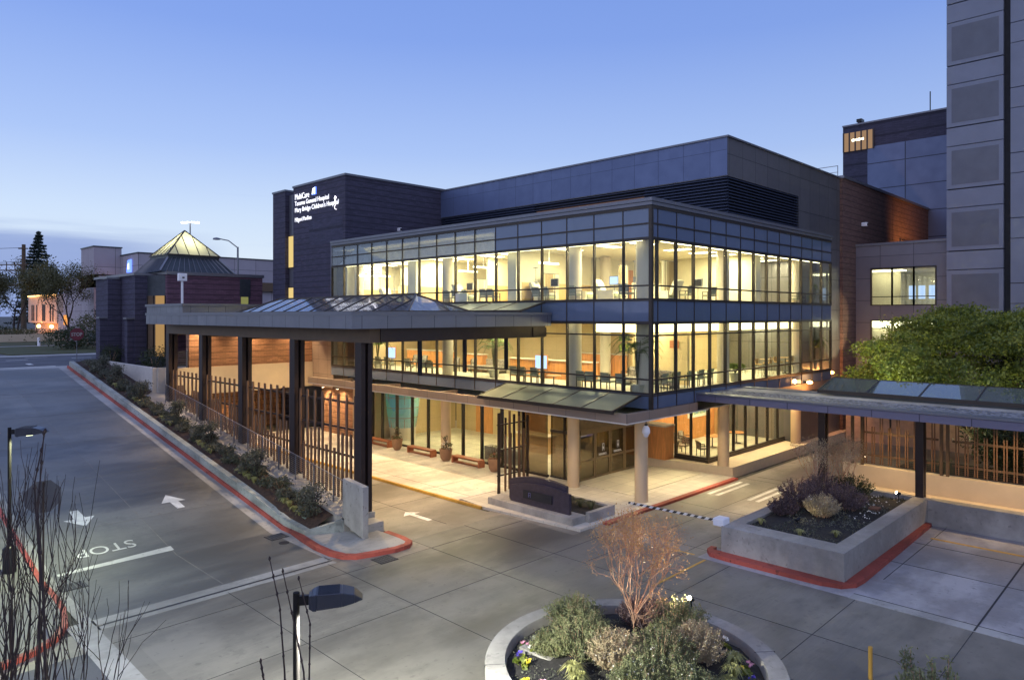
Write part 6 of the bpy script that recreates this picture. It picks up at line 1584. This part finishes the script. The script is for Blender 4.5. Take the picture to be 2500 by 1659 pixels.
for i, (x, y, r_) in enumerate(((37.3, 22.3, -W), (37.2, 21.0, W*.6), (38.6, 23.4, 0), (39.4, 23.5, 0))):
    dup(protoG[1], (x, y, .62), r_, ('patterned armchair in the ground-floor glass room nearest the veneer cabinet', 'patterned armchair beside the corner of the ground-floor glass room', 'patterned armchair against the orange wall', 'patterned armchair right of the one against the orange wall')[i])
# long sofa, round tables
for (x0, y0, lab) in ((31.2, 20.6, 'patterned long sofa under the light cove behind the glass corner'), (31.6, 33.4, 'patterned green sofa on the middle floor beside the column')):
    t = thing('sofa', lab, 'sofa', (x0, y0, 5.15)); MB().box(x0-.4, x0+.4, y0-1.5, y0+1.5, 5.3, 5.6).build('seat', M['pattern'], t, bevel=.04); MB().box(x0+.3, x0+.5, y0-1.5, y0+1.5, 5.6, 6.0).build('backrest', M['pattern'], t, bevel=.04)
    for q in (-1.4, 1.4): MB().box(x0-.35, x0+.35, y0+q-.05, y0+q+.05, 5.15, 5.3).build('leg', M['chairframe'], t)
def table(x, y, z, r_, h, lab, top):
    t = thing('round_table', lab, 'table', (x, y, z)); MB().cyl(x, y, z+h-.04, z+h, r_, n=20).build('tabletop', top, t); MB().cyl(x, y, z+.03, z+h-.04, .035, n=8).cyl(x, y, z, z+.03, r_*.55, n=14).build('pedestal', M['chairframe'], t)
table(28.4, yX(1352, 28.4), 5.15, .4, .5, 'small round table between grey armchairs behind the left glass', M['tanwood'])
table(41.5, 19.1, 5.15, .4, 1.05, 'high round table on the middle floor in the right glass front', M['tanwood']); table(44.2, 19.1, 5.15, .4, 1.05, 'high round table nearest the palm in the right glass front', M['tanwood'])
table(40.2, 22.0, .62, .5, .72, 'orange round table in the ground-floor glass room', M['orangewood']); table(42.6, 21.6, .62, .5, .72, 'orange round table under the framed picture', M['orangewood'])
pb_ = None
for i, (x, y) in enumerate(((40.6, 19.1), (42.3, 19.4), (43.4, 19.2), (45.0, 19.2))):
    lab = ORD[i] + ' high bar stool from the left in the right glass front'
    if pb_ is None:
        pb_ = thing('bar_stool', lab, 'bar stool', (0,0,0), 'bar stools at the high tables'); MB().box(-.2,.2,-.2,.2,.74,.80).build('seat', M['tanwood'], pb_); MB().box(-.2,.2,.18,.22,.8,1.1).build('backrest', M['tanwood'], pb_)
        for a in (-.18,.18):
            for b in (-.18,.18): MB().bar((a*.8,b*.8,.74),(a*1.2,b*1.2,0),.02,.02).build('leg', M['chairframe'], pb_)
        pb_.location = (x, y, 5.15)
    else: dup(pb_, (x, y, 5.15), PI if i % 2 else 0, lab)
# palms
def palm(x, y, z, h, lab, s=1.0):
    t = thing('potted_palm', lab, 'potted palm', (x, y, z), 'potted palms behind the glass')
    MB().lathe(x, y, [(.24,z),(.32,z+.4),(.34,z+.46),(.28,z+.46)], 16).build('pot', plain('pale_pot', (.45,.44,.36), .7), t, smooth=True)
    st_ = MB(); P_ = []
    for k in range(20):
        a = k*2.4; L = s*rng.uniform(.7,1.1); hh = z+.5+h*rng.uniform(.5,.85)
        p0 = Vector((x,y,z+.45)); p1 = Vector((x+math.cos(a)*.15, y+math.sin(a)*.15, hh)); 
        prev = p1
        st_.tube([p0, p1], [.02,.012], 4)
        for q in range(1, 13):
            f = q/12; c2 = p1 + Vector((math.cos(a)*L*f, math.sin(a)*L*f, .38*math.sin(f*2.2) - .45*f*f)); d = (c2-prev).normalized(); sd = d.cross(Vector((0,0,1))).normalized()
            for s2 in (-1, 1):
                tip = c2 + (sd*s2*.30*(1.15-f) + d*.16 - Vector((0,0,.10))); w2 = d*.034
                P_ += [tuple(c2-w2), tuple(c2+w2), tuple(tip)]
            prev = c2
    st_.build('stem', M['leafolive'], t); MB().arr(np.array(P_), 3).build('fronds', M['palm'], t)
palm(27.7, yX(1556, 27.7), 5.15, 2.5, 'tall potted palm at the glass corner of the middle floor', 1.15)
palm(29.3, yX(1206, 29.3), 5.15, 2.1, 'wide potted palm behind the pendant tubes', 1.1)
palm(29.2, yX(922, 29.2), 5.15, 1.9, 'potted palm at the far left of the middle floor', .8)
palm(xY(1985, 19.1), 19.1, 5.15, 1.8, 'potted palm at the right end of the middle floor', .8)
palm(xY(1795, 18.9), 18.9, 5.15, .35, 'low leafy pot plant on the middle floor right of the round column', .5)
palm(xY(1975, 19.3), 19.3, 9.44, 1.2, 'leafy plant on the top floor at the right end', .5)
# counters
for (x0, x1, y0, y1, h, lab) in ((32.0, 32.5, 37.5, 42.5, 1.15, 'orange-fronted reception counter behind the left part of the middle floor'), (31.5, 32.0, 33.8, 35.6, 1.1, 'short orange counter right of the round column'), (30.9, 31.4, 24.2, 30.6, 1.05, 'long orange counter behind the wide palm'), (34.8, 35.3, 25, 29, 1.3, 'rear orange counter with tall panels')):
    t = thing('reception_counter', lab, 'counter', (x0, y0, 5.15)); MB().box(x0, x1, y0, y1, 5.15, 5.15+h).build('front', M['orangewood'], t); MB().box(x0-.06, x1+.06, y0-.06, y1+.06, 5.15+h, 5.2+h).build('countertop', M['colpaint'], t)
t = thing('lobby_desk', 'curved-front cream reception desk in the ground-floor lobby', 'desk', (33.4, 31, .13)); MB().box(33, 33.8, 29.4, 32.2, .13, 1.2).build('front', M['tanwood'], t); MB().box(32.9, 33.9, 29.3, 32.3, 1.2, 1.26).build('countertop', M['colpaint'], t)
t = thing('lobby_bench_wall', 'grey low lobby wall behind the potted flowers', 'low wall', (29.6, 30, .13)); MB().box(29.4, 30.0, 28.6, 31.3, .13, .95).build('wall', plain('grey_lobby', (.24,.22,.19), .6), t)
# stained-glass drum
t = thing('glass_drum_sculpture', 'blue-green stained glass drum tapering down in the lobby', 'sculpture', (30.2, 40.6, .13))
MB().lathe(30.2, 40.6, [(.95,1.0),(1.1,2.0),(1.28,3.9)], 24).build('glass', M['stained'], t); MB().lathe(30.2, 40.6, [(.9,.13),(.9,.55),(.95,.98)], 24).build('plinth', M['colpaint'], t)
mb = MB()
for k in range(12): a = k*PI/6; mb.bar((30.2+.955*math.cos(a), 40.6+.955*math.sin(a), 1.0), (30.2+1.29*math.cos(a), 40.6+1.29*math.sin(a), 3.9), .03, .03)
for z, r_ in ((1.7,1.07),(2.4,1.15),(3.1,1.21),(3.9,1.29)):
    mb.tube([(30.2+r_*math.cos(a*PI/12), 40.6+r_*math.sin(a*PI/12), z) for a in range(25)], .018, 4)
mb.build('leading', M['bench'], t)
ld = bpy.data.lights.new('drum_light', 'POINT'); ld.energy = 22; ld.color = (.8,.95,1); ld.shadow_soft_size = .3; lo_ = bpy.data.objects.new('drum_light', ld); COL.objects.link(lo_); lo_.parent = t; lo_.location = (0,0,2.4)
# aquarium, board, picture, shelves
t = thing('aquarium', 'aquarium glowing violet behind the bronze entrance glass', 'aquarium', (31.6, 25.44, 1.6)); MB().box(30.9, 32.9, 25.42, 25.48, 1.9, 3.0).build('tank', M['em_tank'], t); MB().box(30.8, 33.0, 25.40, 25.50, 1.8, 1.9).box(30.8, 33.0, 25.40, 25.50, 3.0, 3.1).build('frame', M['frame'], t)
mb = MB().arr(leaf_quads(blob((31.8, 25.38, 2.2), (.8,.03,.3), 160), .18), 4); mb.build('coral', M['em_sign'], t)
t = thing('lobby_board', 'small dark blue board hanging above the sliding doors', 'board', (29.4, 22.9, 3.6)); MB().box(29.0, 29.9, 22.88, 22.92, 3.5, 4.0).build('panel', plain('navy_board', (.03,.06,.22), .5), t); text_part('board_lettering', 'MultiCare', .17, M['whitepl'], t, (29.1, 22.86, 3.58), (1,0,0), (0,0,1), .003, .004, .9); MB().bar((29.2,22.9,4.0),(29.2,22.9,4.14),.01,.01,(1,0,0)).bar((29.7,22.9,4.0),(29.7,22.9,4.14),.01,.01,(1,0,0)).build('hanger', M['frame'], t)
_t = NT('abstract_canvas'); _v = _t.noise(_t.pos(), 3.2, 4); _t.bsdf(_t.mix(_t.rng(_v,.4,.6), (.04,.18,.30), (.55,.62,.30)), .6)
t = thing('framed_picture', 'framed blue-green picture on the orange wall of the ground-floor glass room', 'picture', (42.5, 24.37, 2.2)); MB().box(41.3, 43.7, 24.34, 24.40, 2.05, 3.55).build('frame', M['sheet'], t); MB().box(41.5, 43.5, 24.32, 24.34, 2.25, 3.35).build('canvas', _t.m, t)
t = thing('bookshelf', 'wooden bookshelf of magazines in the ground-floor glass room', 'bookshelf', (45.3, 24.2, .62))
MB().box(44.8, 44.86, 24.0, 24.38, .62, 3.0).box(45.9, 45.96, 24.0, 24.38, .62, 3.0).box(44.86, 45.9, 24.34, 24.38, .62, 3.0).box(44.8, 45.96, 24.0, 24.38, 3.0, 3.06).build('case', M['tanwood'], t)
for k in range(5):
    MB().box(44.86, 45.9, 24.02, 24.34, .75+.46*k, .79+.46*k).build('shelf', M['tanwood'], t); bk_ = MB(); x = 44.9
    while x < 45.8: w_ = rng.uniform(.03,.08); bk_.box(x, x+w_, 24.06, 24.3, .79+.46*k, 1.0+.46*k+rng.uniform(0,.12)); x += w_+.01
    bk_.build('books', (M['pattern'], M['sheet'], M['stained'])[k % 3], t)
# top-floor beds, curtains, drip stands, screens
def bed(x, y, rz_, lab, z=9.44):
    global protoB
    if 'protoB' not in globals():
        protoB = thing('recliner', lab, 'recliner', (0,0,0), 'treatment recliners on the top floor')
        MB().box(-.38,.38,-.45,.45,.35,.52).build('seat', M['seatgreen'], protoB, bevel=.03); MB().add([(-.38,.40,.5),(.38,.40,.5),(.38,.72,1.25),(-.38,.72,1.25),(-.38,.58,.45),(.38,.58,.45),(.38,.88,1.2),(-.38,.88,1.2)],[(0,1,2,3),(7,6,5,4),(0,4,5,1),(1,5,6,2),(2,6,7,3),(3,7,4,0)]).build('backrest', M['cream'], protoB)
        for s_ in (-1,1): MB().box(s_*.44-.06, s_*.44+.06, -.4,.45,.2,.68).build('armrest', M['cream'], protoB)
        MB().box(-.35,.35,-.40,.40,.52,.58).add([(-.3,.34,.6),(.3,.34,.6),(.3,.60,1.15),(-.3,.60,1.15)],[(0,1,2,3)]).build('sheet', M['sheet'], protoB); MB().box(-.35,.35,-.4,.5,.06,.35).build('base', M['plastic'], protoB)
        protoB.location = (x, y, z); protoB.rotation_euler = (0,0,rz_); return
    dup(protoB, (x, y, z), rz_, lab)
for px, Yc, lab in ((1490, 21.6, 'treatment recliner behind the second bay left of the glass corner'), (1425, 23.6, 'treatment recliner with white sheet just right of the round column'), (1332, 26.0, 'treatment recliner beside the screen, fifth bay'), (1140, 30.8, 'treatment recliner behind the column bay on the top floor'), (905, 43.3, 'treatment recliner at the far left of the top floor'), (960, 39.4, 'treatment recliner second from the left end of the top floor')): bed(xY(px, Yc), Yc, PI*.05, lab)
bed(32.0, 20.2, PI, 'treatment recliner behind the fourth bay right of the glass corner')
def stand(x, y, lab, first=[None]):
    if first[0] is None:
        t = thing('drip_stand', lab, 'drip stand', (0,0,0), 'drip stands on the top floor'); MB().tube([(0,0,.05),(0,0,2.1)], .014, 6).build('pole', M['capmetal'], t); MB().box(-.14,.14,-.02,.02,2.05,2.08).build('hook_bar', M['capmetal'], t)
        MB().box(-.09,.09,-.09,.05,1.0,1.3).build('pump', M['plastic'], t); MB().box(-.08,.08,-.1,.03,.7,.95).build('pump', M['plastic'], t)
        mb = MB()
        for k in range(5): mb.bar((0,0,.07),(.3*math.cos(k*1.257),.3*math.sin(k*1.257),.03),.03,.03)
        mb.build('base', M['plastic'], t); first[0] = t; t.location = (x, y, 9.44); return
    dup(first[0], (x, y, 9.44), rng.uniform(0,3), lab)
for px, lab in ((1550, 'drip stand beside the corner column'), (1308, 'drip stand with two pumps behind the fifth bay left of the corner'), (928, 'drip stand in the third bay from the left end'), (962, 'drip stand in the fourth bay from the left end'), (1017, 'drip stand beside the cream partition end')): stand(29.0, yX(px, 29.0), lab)
def curtain(x0, y0, x1, y1, z0, z1, lab, g='striped cubicle curtains on the top floor'):
    t = thing('cubicle_curtain', lab, 'curtain', ((x0+x1)/2, (y0+y1)/2, z0), g); d = Vector((x1-x0, y1-y0, 0)); L = d.length; d.normalize(); q = Vector((-d.y, d.x, 0)); n = max(6, int(L*22)); vs = []; fs = []
    for k in range(n+1):
        p = Vector((x0,y0,0)) + d*L*k/n + q*.05*math.sin(k*1.7); vs += [(p.x,p.y,z0),(p.x,p.y,z1)]
    for k in range(n): fs.append((2*k, 2*k+2, 2*k+3, 2*k+1))
    MB().add(vs, fs).build('cloth', M['curtain'], t, smooth=True); vs2 = [(v[0]+q.x*.006, v[1]+q.y*.006, v[2]) for v in vs]
    MB().box(min(x0,x1)-.02, max(x0,x1)+.02, min(y0,y1)-.02, max(y0,y1)+.02, z1+.0, z1+.03).build('track', M['capmetal'], t)
for px, w_, Yc, z1_, lab in ((1345, 1.3, 26.5, 11.2, 'striped curtain in the fourth bay left of the glass corner'), (1522, .8, 22.0, 11.5, 'striped curtain just left of the corner column'), (1172, 1.0, 31.1, 11.0, 'striped curtain left of the cream partition end'), (1102, 1.2, 35.5, 11.0, 'striped curtain beside the round column of the top floor'), (985, .9, 39.9, 10.9, 'striped curtain in the fourth bay from the left end'), (922, .9, 43.8, 10.9, 'striped curtain in the third bay from the left end')):
    x = xY(px, Yc); curtain(x-w_/2, Yc, x+w_/2, Yc, 9.7, z1_, lab)
for x0, x1, lab in ((31.6, 33.2, 'wide striped curtain right of the glass corner'), (29.6, 30.2, 'narrow striped curtain nearest the glass corner on the right front'), (37.4, 38.1, 'striped curtain beside the round column on the right front')):
    curtain(x0, 20.2, x1, 20.2, 9.55, 11.7, lab)
for i, (x, y, lab) in enumerate(((28.9, yX(1355, 28.9), 'grey monitor on an arm beside the striped curtain'), (29.2, yX(1500, 29.2), 'tilted bright monitor near the glass corner'), (29.2, yX(1148, 29.2), 'dark square monitor behind the column bay'), (34.6, 19.8, 'dark monitor behind the right front'))):
    t = thing('monitor', lab, 'monitor', (x, y, 9.44), 'medical monitors on the top floor'); MB().tube([(x,y,9.5),(x,y,10.5)], .025, 6).build('stand', M['plastic'], t); MB().cyl(x, y, 9.44, 9.5, .25, n=10).build('base', M['plastic'], t)
    MB().box(x-.05, x+.02, y-.28, y+.28, 10.4, 10.85).build('casing', M['plastic'], t); MB().box(x-.06, x-.05, y-.24, y+.24, 10.44, 10.81).build('screen', M['em_screen'] if i == 1 else M['black'], t)
for i, (px, lab) in enumerate(((1320, 'blue-white computer screen on the long counter behind the wide palm'), (955, 'blue-white computer screen on the counter at the far left'))):
    y = yX(px, 30.6); t = thing('computer_screen', lab, 'computer screen', (30.6, y, 5.15)); MB().box(30.6, 30.66, y-.42, y+.42, 5.75, 6.5).build('screen', M['em_screen'], t); MB().box(30.67, 30.75, y-.45, y+.45, 5.7, 6.55).build('casing', M['orangewood'], t); MB().box(30.65, 30.8, y-.1, y+.1, 5.15, 5.75).build('stand', M['plastic'], t)
for (x, z, lab) in ((33.4, 7.35, 'upper green wall sign on the tan wall behind the right front'), (33.4, 6.75, 'lower green wall sign on the tan wall behind the right front')):
    t = MB().box(33.5, 34.5, 24.24, 24.28, z, z+.42); single(t, 'wall_sign', M['leafgreen'], lab, 'wall sign')
mb = MB().box(33.0-.05, 33.0-.01, 20.0, 20.55, 7.1, 7.5); single(mb, 'wall_sign', M['bench'], 'small red-brown sign on the tan wall behind the glass corner', 'wall sign')

# ================================================================ LAMPS THAT ARE LIT
def ceil_light(x, y, z, w_, l_, lab, g, m='em_ceiling'):
    t = thing('ceiling_light', lab, 'ceiling light', (x, y, z), g); MB().box(x-w_/2, x+w_/2, y-l_/2, y+l_/2, z-.03, z-.01).build('lens', M[m], t); MB().box(x-w_/2-.05, x+w_/2+.05, y-l_/2-.05, y+l_/2+.05, z-.01, z).build('frame', M['softwhite'], t)
def area(x, y, z, sx, sy, W_, col, par, rot=(0,0,0)):
    ld = bpy.data.lights.new('room_light', 'AREA'); ld.shape = 'RECTANGLE'; ld.size = sx; ld.size_y = sy; ld.energy = W_; ld.color = col
    o = bpy.data.objects.new('room_light', ld); COL.objects.link(o); o.location = (x, y, z); o.rotation_euler = rot
    return o
warm = (1, .88, .54)
k = 0
for i, y in enumerate((19.9, 22.0, 24.6, 28.9, 30.7, 33.4, 35.0, 38.2, 39.6, 41.6, 43.6)):
    ceil_light(29.5, y, 12.42, 1.5, .6, 'top-floor ceiling panel light, ' + ORD[i] + ' from the glass corner on the left front', 'ceiling panel lights')
    area(29.5, y, 12.36, 1.5, .6, 240, warm, None)
for i, x in enumerate((33.6, 36.2, 38.4, 42.0, 44.4, 46.6)):
    ceil_light(x, 20.4, 12.42, .6, 1.5, 'top-floor ceiling panel light, ' + ORD[i] + ' from the corner on the right front', 'ceiling panel lights')
    area(x, 20.4, 12.36, .6, 1.5, 240, warm, None)
for i, y in enumerate((24, 27, 30, 33, 36, 39, 42.5)):
    ceil_light(30.0, y, 8.5, .9, .9, 'middle-floor square ceiling light, ' + ORD[i] + ' from the light cove on the left front', 'ceiling panel lights')
    area(30.0, y, 8.44, .9, .9, 165, warm, None)
for i, x in enumerate((32, 35, 38.3, 41.6, 44.8, 47.2)):
    ceil_light(x, 21.6, 8.5, .9, .9, 'middle-floor square ceiling light, ' + ORD[i] + ' from the corner on the right front', 'ceiling panel lights')
    area(x, 21.6, 8.44, .9, .9, 165, (1,.90,.54), None)
for i, (x, y) in enumerate(((31.5, 28), (31.5, 31.5), (31.5, 35), (31.5, 38.5), (38.2, 22.2), (41.4, 22.2), (44.4, 22.2), (31.5, 24.4))):
    ceil_light(x, y, 4.14, .8, .8, 'ground-floor square ceiling light, ' + ORD[i] + ' in the lobby rooms', 'ceiling panel lights')
    area(x, y, 4.09, .8, .8, 150 if i < 7 else 30, (1,.84,.48), None)
for i, (px, Yc) in enumerate(((900, 42.4), (930, 41.8), (1143, 33.4), (1180, 30.0), (1340, 25.2))):
    x = xY(px, Yc); t = thing('pendant_light', 'white tube lamp hanging below the top-floor ceiling, ' + ORD[i] + ' from the left', 'pendant light', (x, Yc, 11.6), 'hanging tube lamps on the top floor')
    MB().box(x-.75, x+.75, Yc-.06, Yc+.06, 11.6, 11.68).build('tube', M['em_ceiling'], t); MB().box(x-.02, x+.02, Yc-.02, Yc+.02, 11.68, 12.42).build('stem', M['softwhite'], t)
# exterior downlights: small cans with a spot each
def down(x, y, z, W_, lab, g, ang=95, col=(1,.78,.45), aim=None, blend=.8):
    t = thing('downlight', lab, 'downlight', (x, y, z), g)
    MB().cyl(x, y, z-.05, z-.0, .11, n=12).build('can', M['black'], t); MB().cyl(x, y, z-.06, z-.051, .085, n=12).build('lens', M['em_lamp'], t)
    ld = bpy.data.lights.new('spot', 'SPOT'); ld.energy = W_; ld.spot_size = R(ang); ld.spot_blend = blend; ld.color = col; ld.shadow_soft_size = .07
    o = bpy.data.objects.new('spot', ld); COL.objects.link(o); o.parent = t; o.location = (0,0,-.08)
    if aim: o.rotation_euler = (Vector(aim) - Vector((x,y,z))).to_track_quat('-Z', 'Y').to_euler()
for i, y in enumerate((19.6, 22.3, 26.2, 29, 32, 35, 38, 41)): down(26.2, y, 4.13, 300, 'soffit downlight under the ledge, ' + ORD[i] + ' from the corner', 'soffit downlights')
for i, x in enumerate((29.2, 31.8, 34.2)): down(x, 18.7 if x < 35 else 19.1, 4.13, 360, 'soffit downlight over the pavers, ' + ORD[i] + ' from the corner column', 'soffit downlights')
for i, x in enumerate((37.6, 40, 42.5, 45)): down(x, 19.05, 4.13, 420, 'soffit downlight over the raised platform, ' + ORD[i] + ' from the left', 'soffit downlights', 80)
for i, (x, y) in enumerate(((30.5, 21.2), (32.8, 21.2))): down(x, y, 4.13, 330, ('left', 'right')[i] + ' downlight in front of the sliding doors', 'soffit downlights')
i = 0
for y in (28, 33.5, 38.8, 44):
    for x in (18.2, 24.4):
        down(x, y, 8.34, 1900, 'canopy downlight in the %s row, %s from the road' % ('outer' if x < 20 else 'inner', ORD[(28, 33.5, 38.8, 44).index(y)]), 'canopy downlights', 120, (1,.70,.38)); i += 1
down(20.5, 25.2, 8.34, 1700, 'canopy downlight just behind the front beam', 'canopy downlights', 110, (1,.70,.36))
for i, x in enumerate((18.8, 22.3, 25.8)): down(x, 46.8, 8.3, 520, ('left', 'middle', 'right')[i] + ' wall-washer in front of the brick wall under the canopy', 'canopy downlights', 120, (1,.68,.36), (x, 47.8, 5.5))
for i, y in enumerate((44.7, 46.7)): down(27.45, y, 3.58, 420, ('near', 'far')[i] + ' added wall-washer above the lower brick wall beside the lobby', 'canopy downlights', 130, (1,.70,.38), (27.9, y, 1))  # pair added to brighten the brick; no known fixtures here
for i, y in enumerate((49.8, 52)): down(22, y, 3.6, 1800, ('near', 'far')[i] + ' lamp in the passage under the terrace', 'canopy downlights', 130, (1,.66,.35))
for i, y in enumerate((1.5, 6, 10.5)): down(35.3, y, 4.66, 620, ('right', 'middle', 'left')[i] + ' downlight under the walkway canopy', 'walkway downlights', 125, (1,.68,.34))
for i, x in enumerate((32.2, )): down(x, 15.2, 4.68, 1500, 'downlight over the barrier lane under the walkway canopy', 'walkway downlights', 120, (1,.76,.45))
# wall lamps on the right of the glass front: orange glow on panels, brick and lane
def walllamp(x, y, z, W_, lab, col=(1,.42,.12), r_=.16):
    t = thing('wall_lamp', lab, 'wall lamp', (x, y, z), 'orange wall lamps'); MB().lathe(x, y, [(.04,z-.10),(r_,z-.05),(r_*1.1,z+.03),(.05,z+.1)], 12).build('globe', M['em_orange'], t, smooth=True); MB().box(x-.05, x+.05, y, y+.3, z-.05, z+.05).build('bracket', M['black'], t)
    ld = bpy.data.lights.new('lamp', 'POINT'); ld.energy = W_; ld.color = col; ld.shadow_soft_size = .12; o = bpy.data.objects.new('lamp', ld); COL.objects.link(o); o.parent = t; o.location = (0,-.25,.0)
walllamp(43.9, 17.45, 4.72, 260, 'orange wall lamp below the glass front, left one')
walllamp(50.3, 18.5, 4.9, 420, 'orange wall lamp below the grey panels near the maple')
walllamp(57.5, 18.3, 2.9, 170, 'orange wall lamp on the brick wing seen through the slat fence', (1,.62,.32))
def upspot(x, y, z, W_, aim, lab, ang=70, col=(1,.86,.62), g='garden spotlights'):
    t = thing('garden_spotlight', lab, 'spotlight', (x, y, z), g); a = (Vector(aim)-Vector((x,y,z))).normalized(); p = Vector((x,y,z+.22))
    MB().tube([(x,y,z-.1),(x,y,z+.2)], .018, 6).build('stake', M['black'], t); MB().tube([p-a*.08, p+a*.10], [.05,.07], 10).build('housing', M['black'], t); MB().tube([p+a*.101, p+a*.106], .06, 10).build('lens', M['em_lamp'], t)
    ld = bpy.data.lights.new('spot', 'SPOT'); ld.energy = W_; ld.spot_size = R(ang); ld.spot_blend = .6; ld.color = col; ld.shadow_soft_size = .05
    o = bpy.data.objects.new('spot', ld); COL.objects.link(o); o.parent = t; o.location = p + a*.13 - Vector((x,y,z)); o.rotation_euler = a.to_track_quat('-Z','Y').to_euler()
upspot(16.7, 9.75, 1.1, 1700, (14.7, 9.9, 2.3), 'lit garden spotlight at the right of the round planter', 75, (1,.76,.50))
upspot(12.2, 8.6, .7, 45, (14.3, 9.6, 1.7), 'added garden spotlight at the front left of the round planter', 85, (1,.82,.55))  # added fill lamp, no such spotlight known at this spot
upspot(32.8, 9.3, 1.1, 120, (30.6, 11.4, 2.3), 'small lit spotlight at the far corner of the rectangular planter', 80, (1,.75,.48))
upspot(26.3, 10.9, 1.0, 26, (27.8, 10.5, 1.5), 'low spotlight in front of the pale bush in the rectangular planter', 70, (1,.92,.6))
upspot(38.6, 12.6, 1.3, 2600, (43.0, 9.0, 7.0), 'uplight under the green maple', 120, (.95,1,.55))
# foreground lamp beams and the far lamps
for (t, P0), W_, col in ((LAMPS[0], 1300, (.93,1,.58)), (LAMPS[1], 8500, (.98,.98,.84))):
    ld = bpy.data.lights.new('spot', 'SPOT'); ld.energy = W_; ld.spot_size = R(168); ld.spot_blend = .3; ld.color = col; ld.shadow_soft_size = .12
    o = bpy.data.objects.new('spot', ld); COL.objects.link(o); o.parent = t; o.location = P0 - Vector(t.location) - Vector((0,0,.02))
# purple and orange floods on the brick wing (roof and wall mounted)
t = thing('wall_floodlight', 'small wall floodlight high on the purple brick wing', 'floodlight', (57.0, 18.4, 15.8)); MB().box(56.85, 57.15, 18.3, 18.7, 15.6, 15.9).build('housing', M['whitepl'], t, bevel=.03); MB().box(56.9, 57.1, 18.28, 18.3, 15.64, 15.8).build('lens', M['black'], t)
t = thing('floodlight', 'small white floodlight on the dark side wall of the sign tower', 'floodlight', (32.0, 43.4, 15.3)); MB().box(31.9, 32.1, 43.25, 43.59, 15.2, 15.45).build('housing', M['whitepl'], t, bevel=.03); MB().box(31.93, 32.07, 43.23, 43.25, 15.24, 15.4).build('lens', M['black'], t)
t = thing('sodium_floodlight', 'orange sodium floodlight on the roof of the link wing', 'floodlight', (66, 14.2, 12.8)); MB().box(65.8, 66.2, 14.0, 14.4, 12.8, 13.1).build('housing', M['black'], t)
ld = bpy.data.lights.new('lamp', 'SPOT'); ld.energy = 1700; ld.color = (1,.42,.13); ld.spot_size = R(110); ld.spot_blend = 1; o = bpy.data.objects.new('lamp', ld); COL.objects.link(o); o.parent = t; o.location = (0,.3,.3); o.rotation_euler = Vector((1.5,4,2.2)).to_track_quat('-Z','Y').to_euler()

t = thing('floodlight', 'pole floodlight between the maple and the grey panelled wall', 'floodlight', (49.8, 14.6, 0))
MB().tube([(49.8,14.6,0),(49.8,14.6,5.6)], .06, 8).build('pole', M['black'], t); MB().box(49.6, 50.0, 14.5, 14.8, 5.6, 5.85).build('housing', M['black'], t)
ld = bpy.data.lights.new('lamp', 'SPOT'); ld.energy = 1700; ld.color = (1,.82,.45); ld.spot_size = R(50); ld.spot_blend = .25; ld.shadow_soft_size = .1; o = bpy.data.objects.new('lamp', ld); COL.objects.link(o); o.parent = t; o.location = (.2,.35,5.75); o.rotation_euler = Vector((1.6,4,2.0)).to_track_quat('-Z','Y').to_euler()
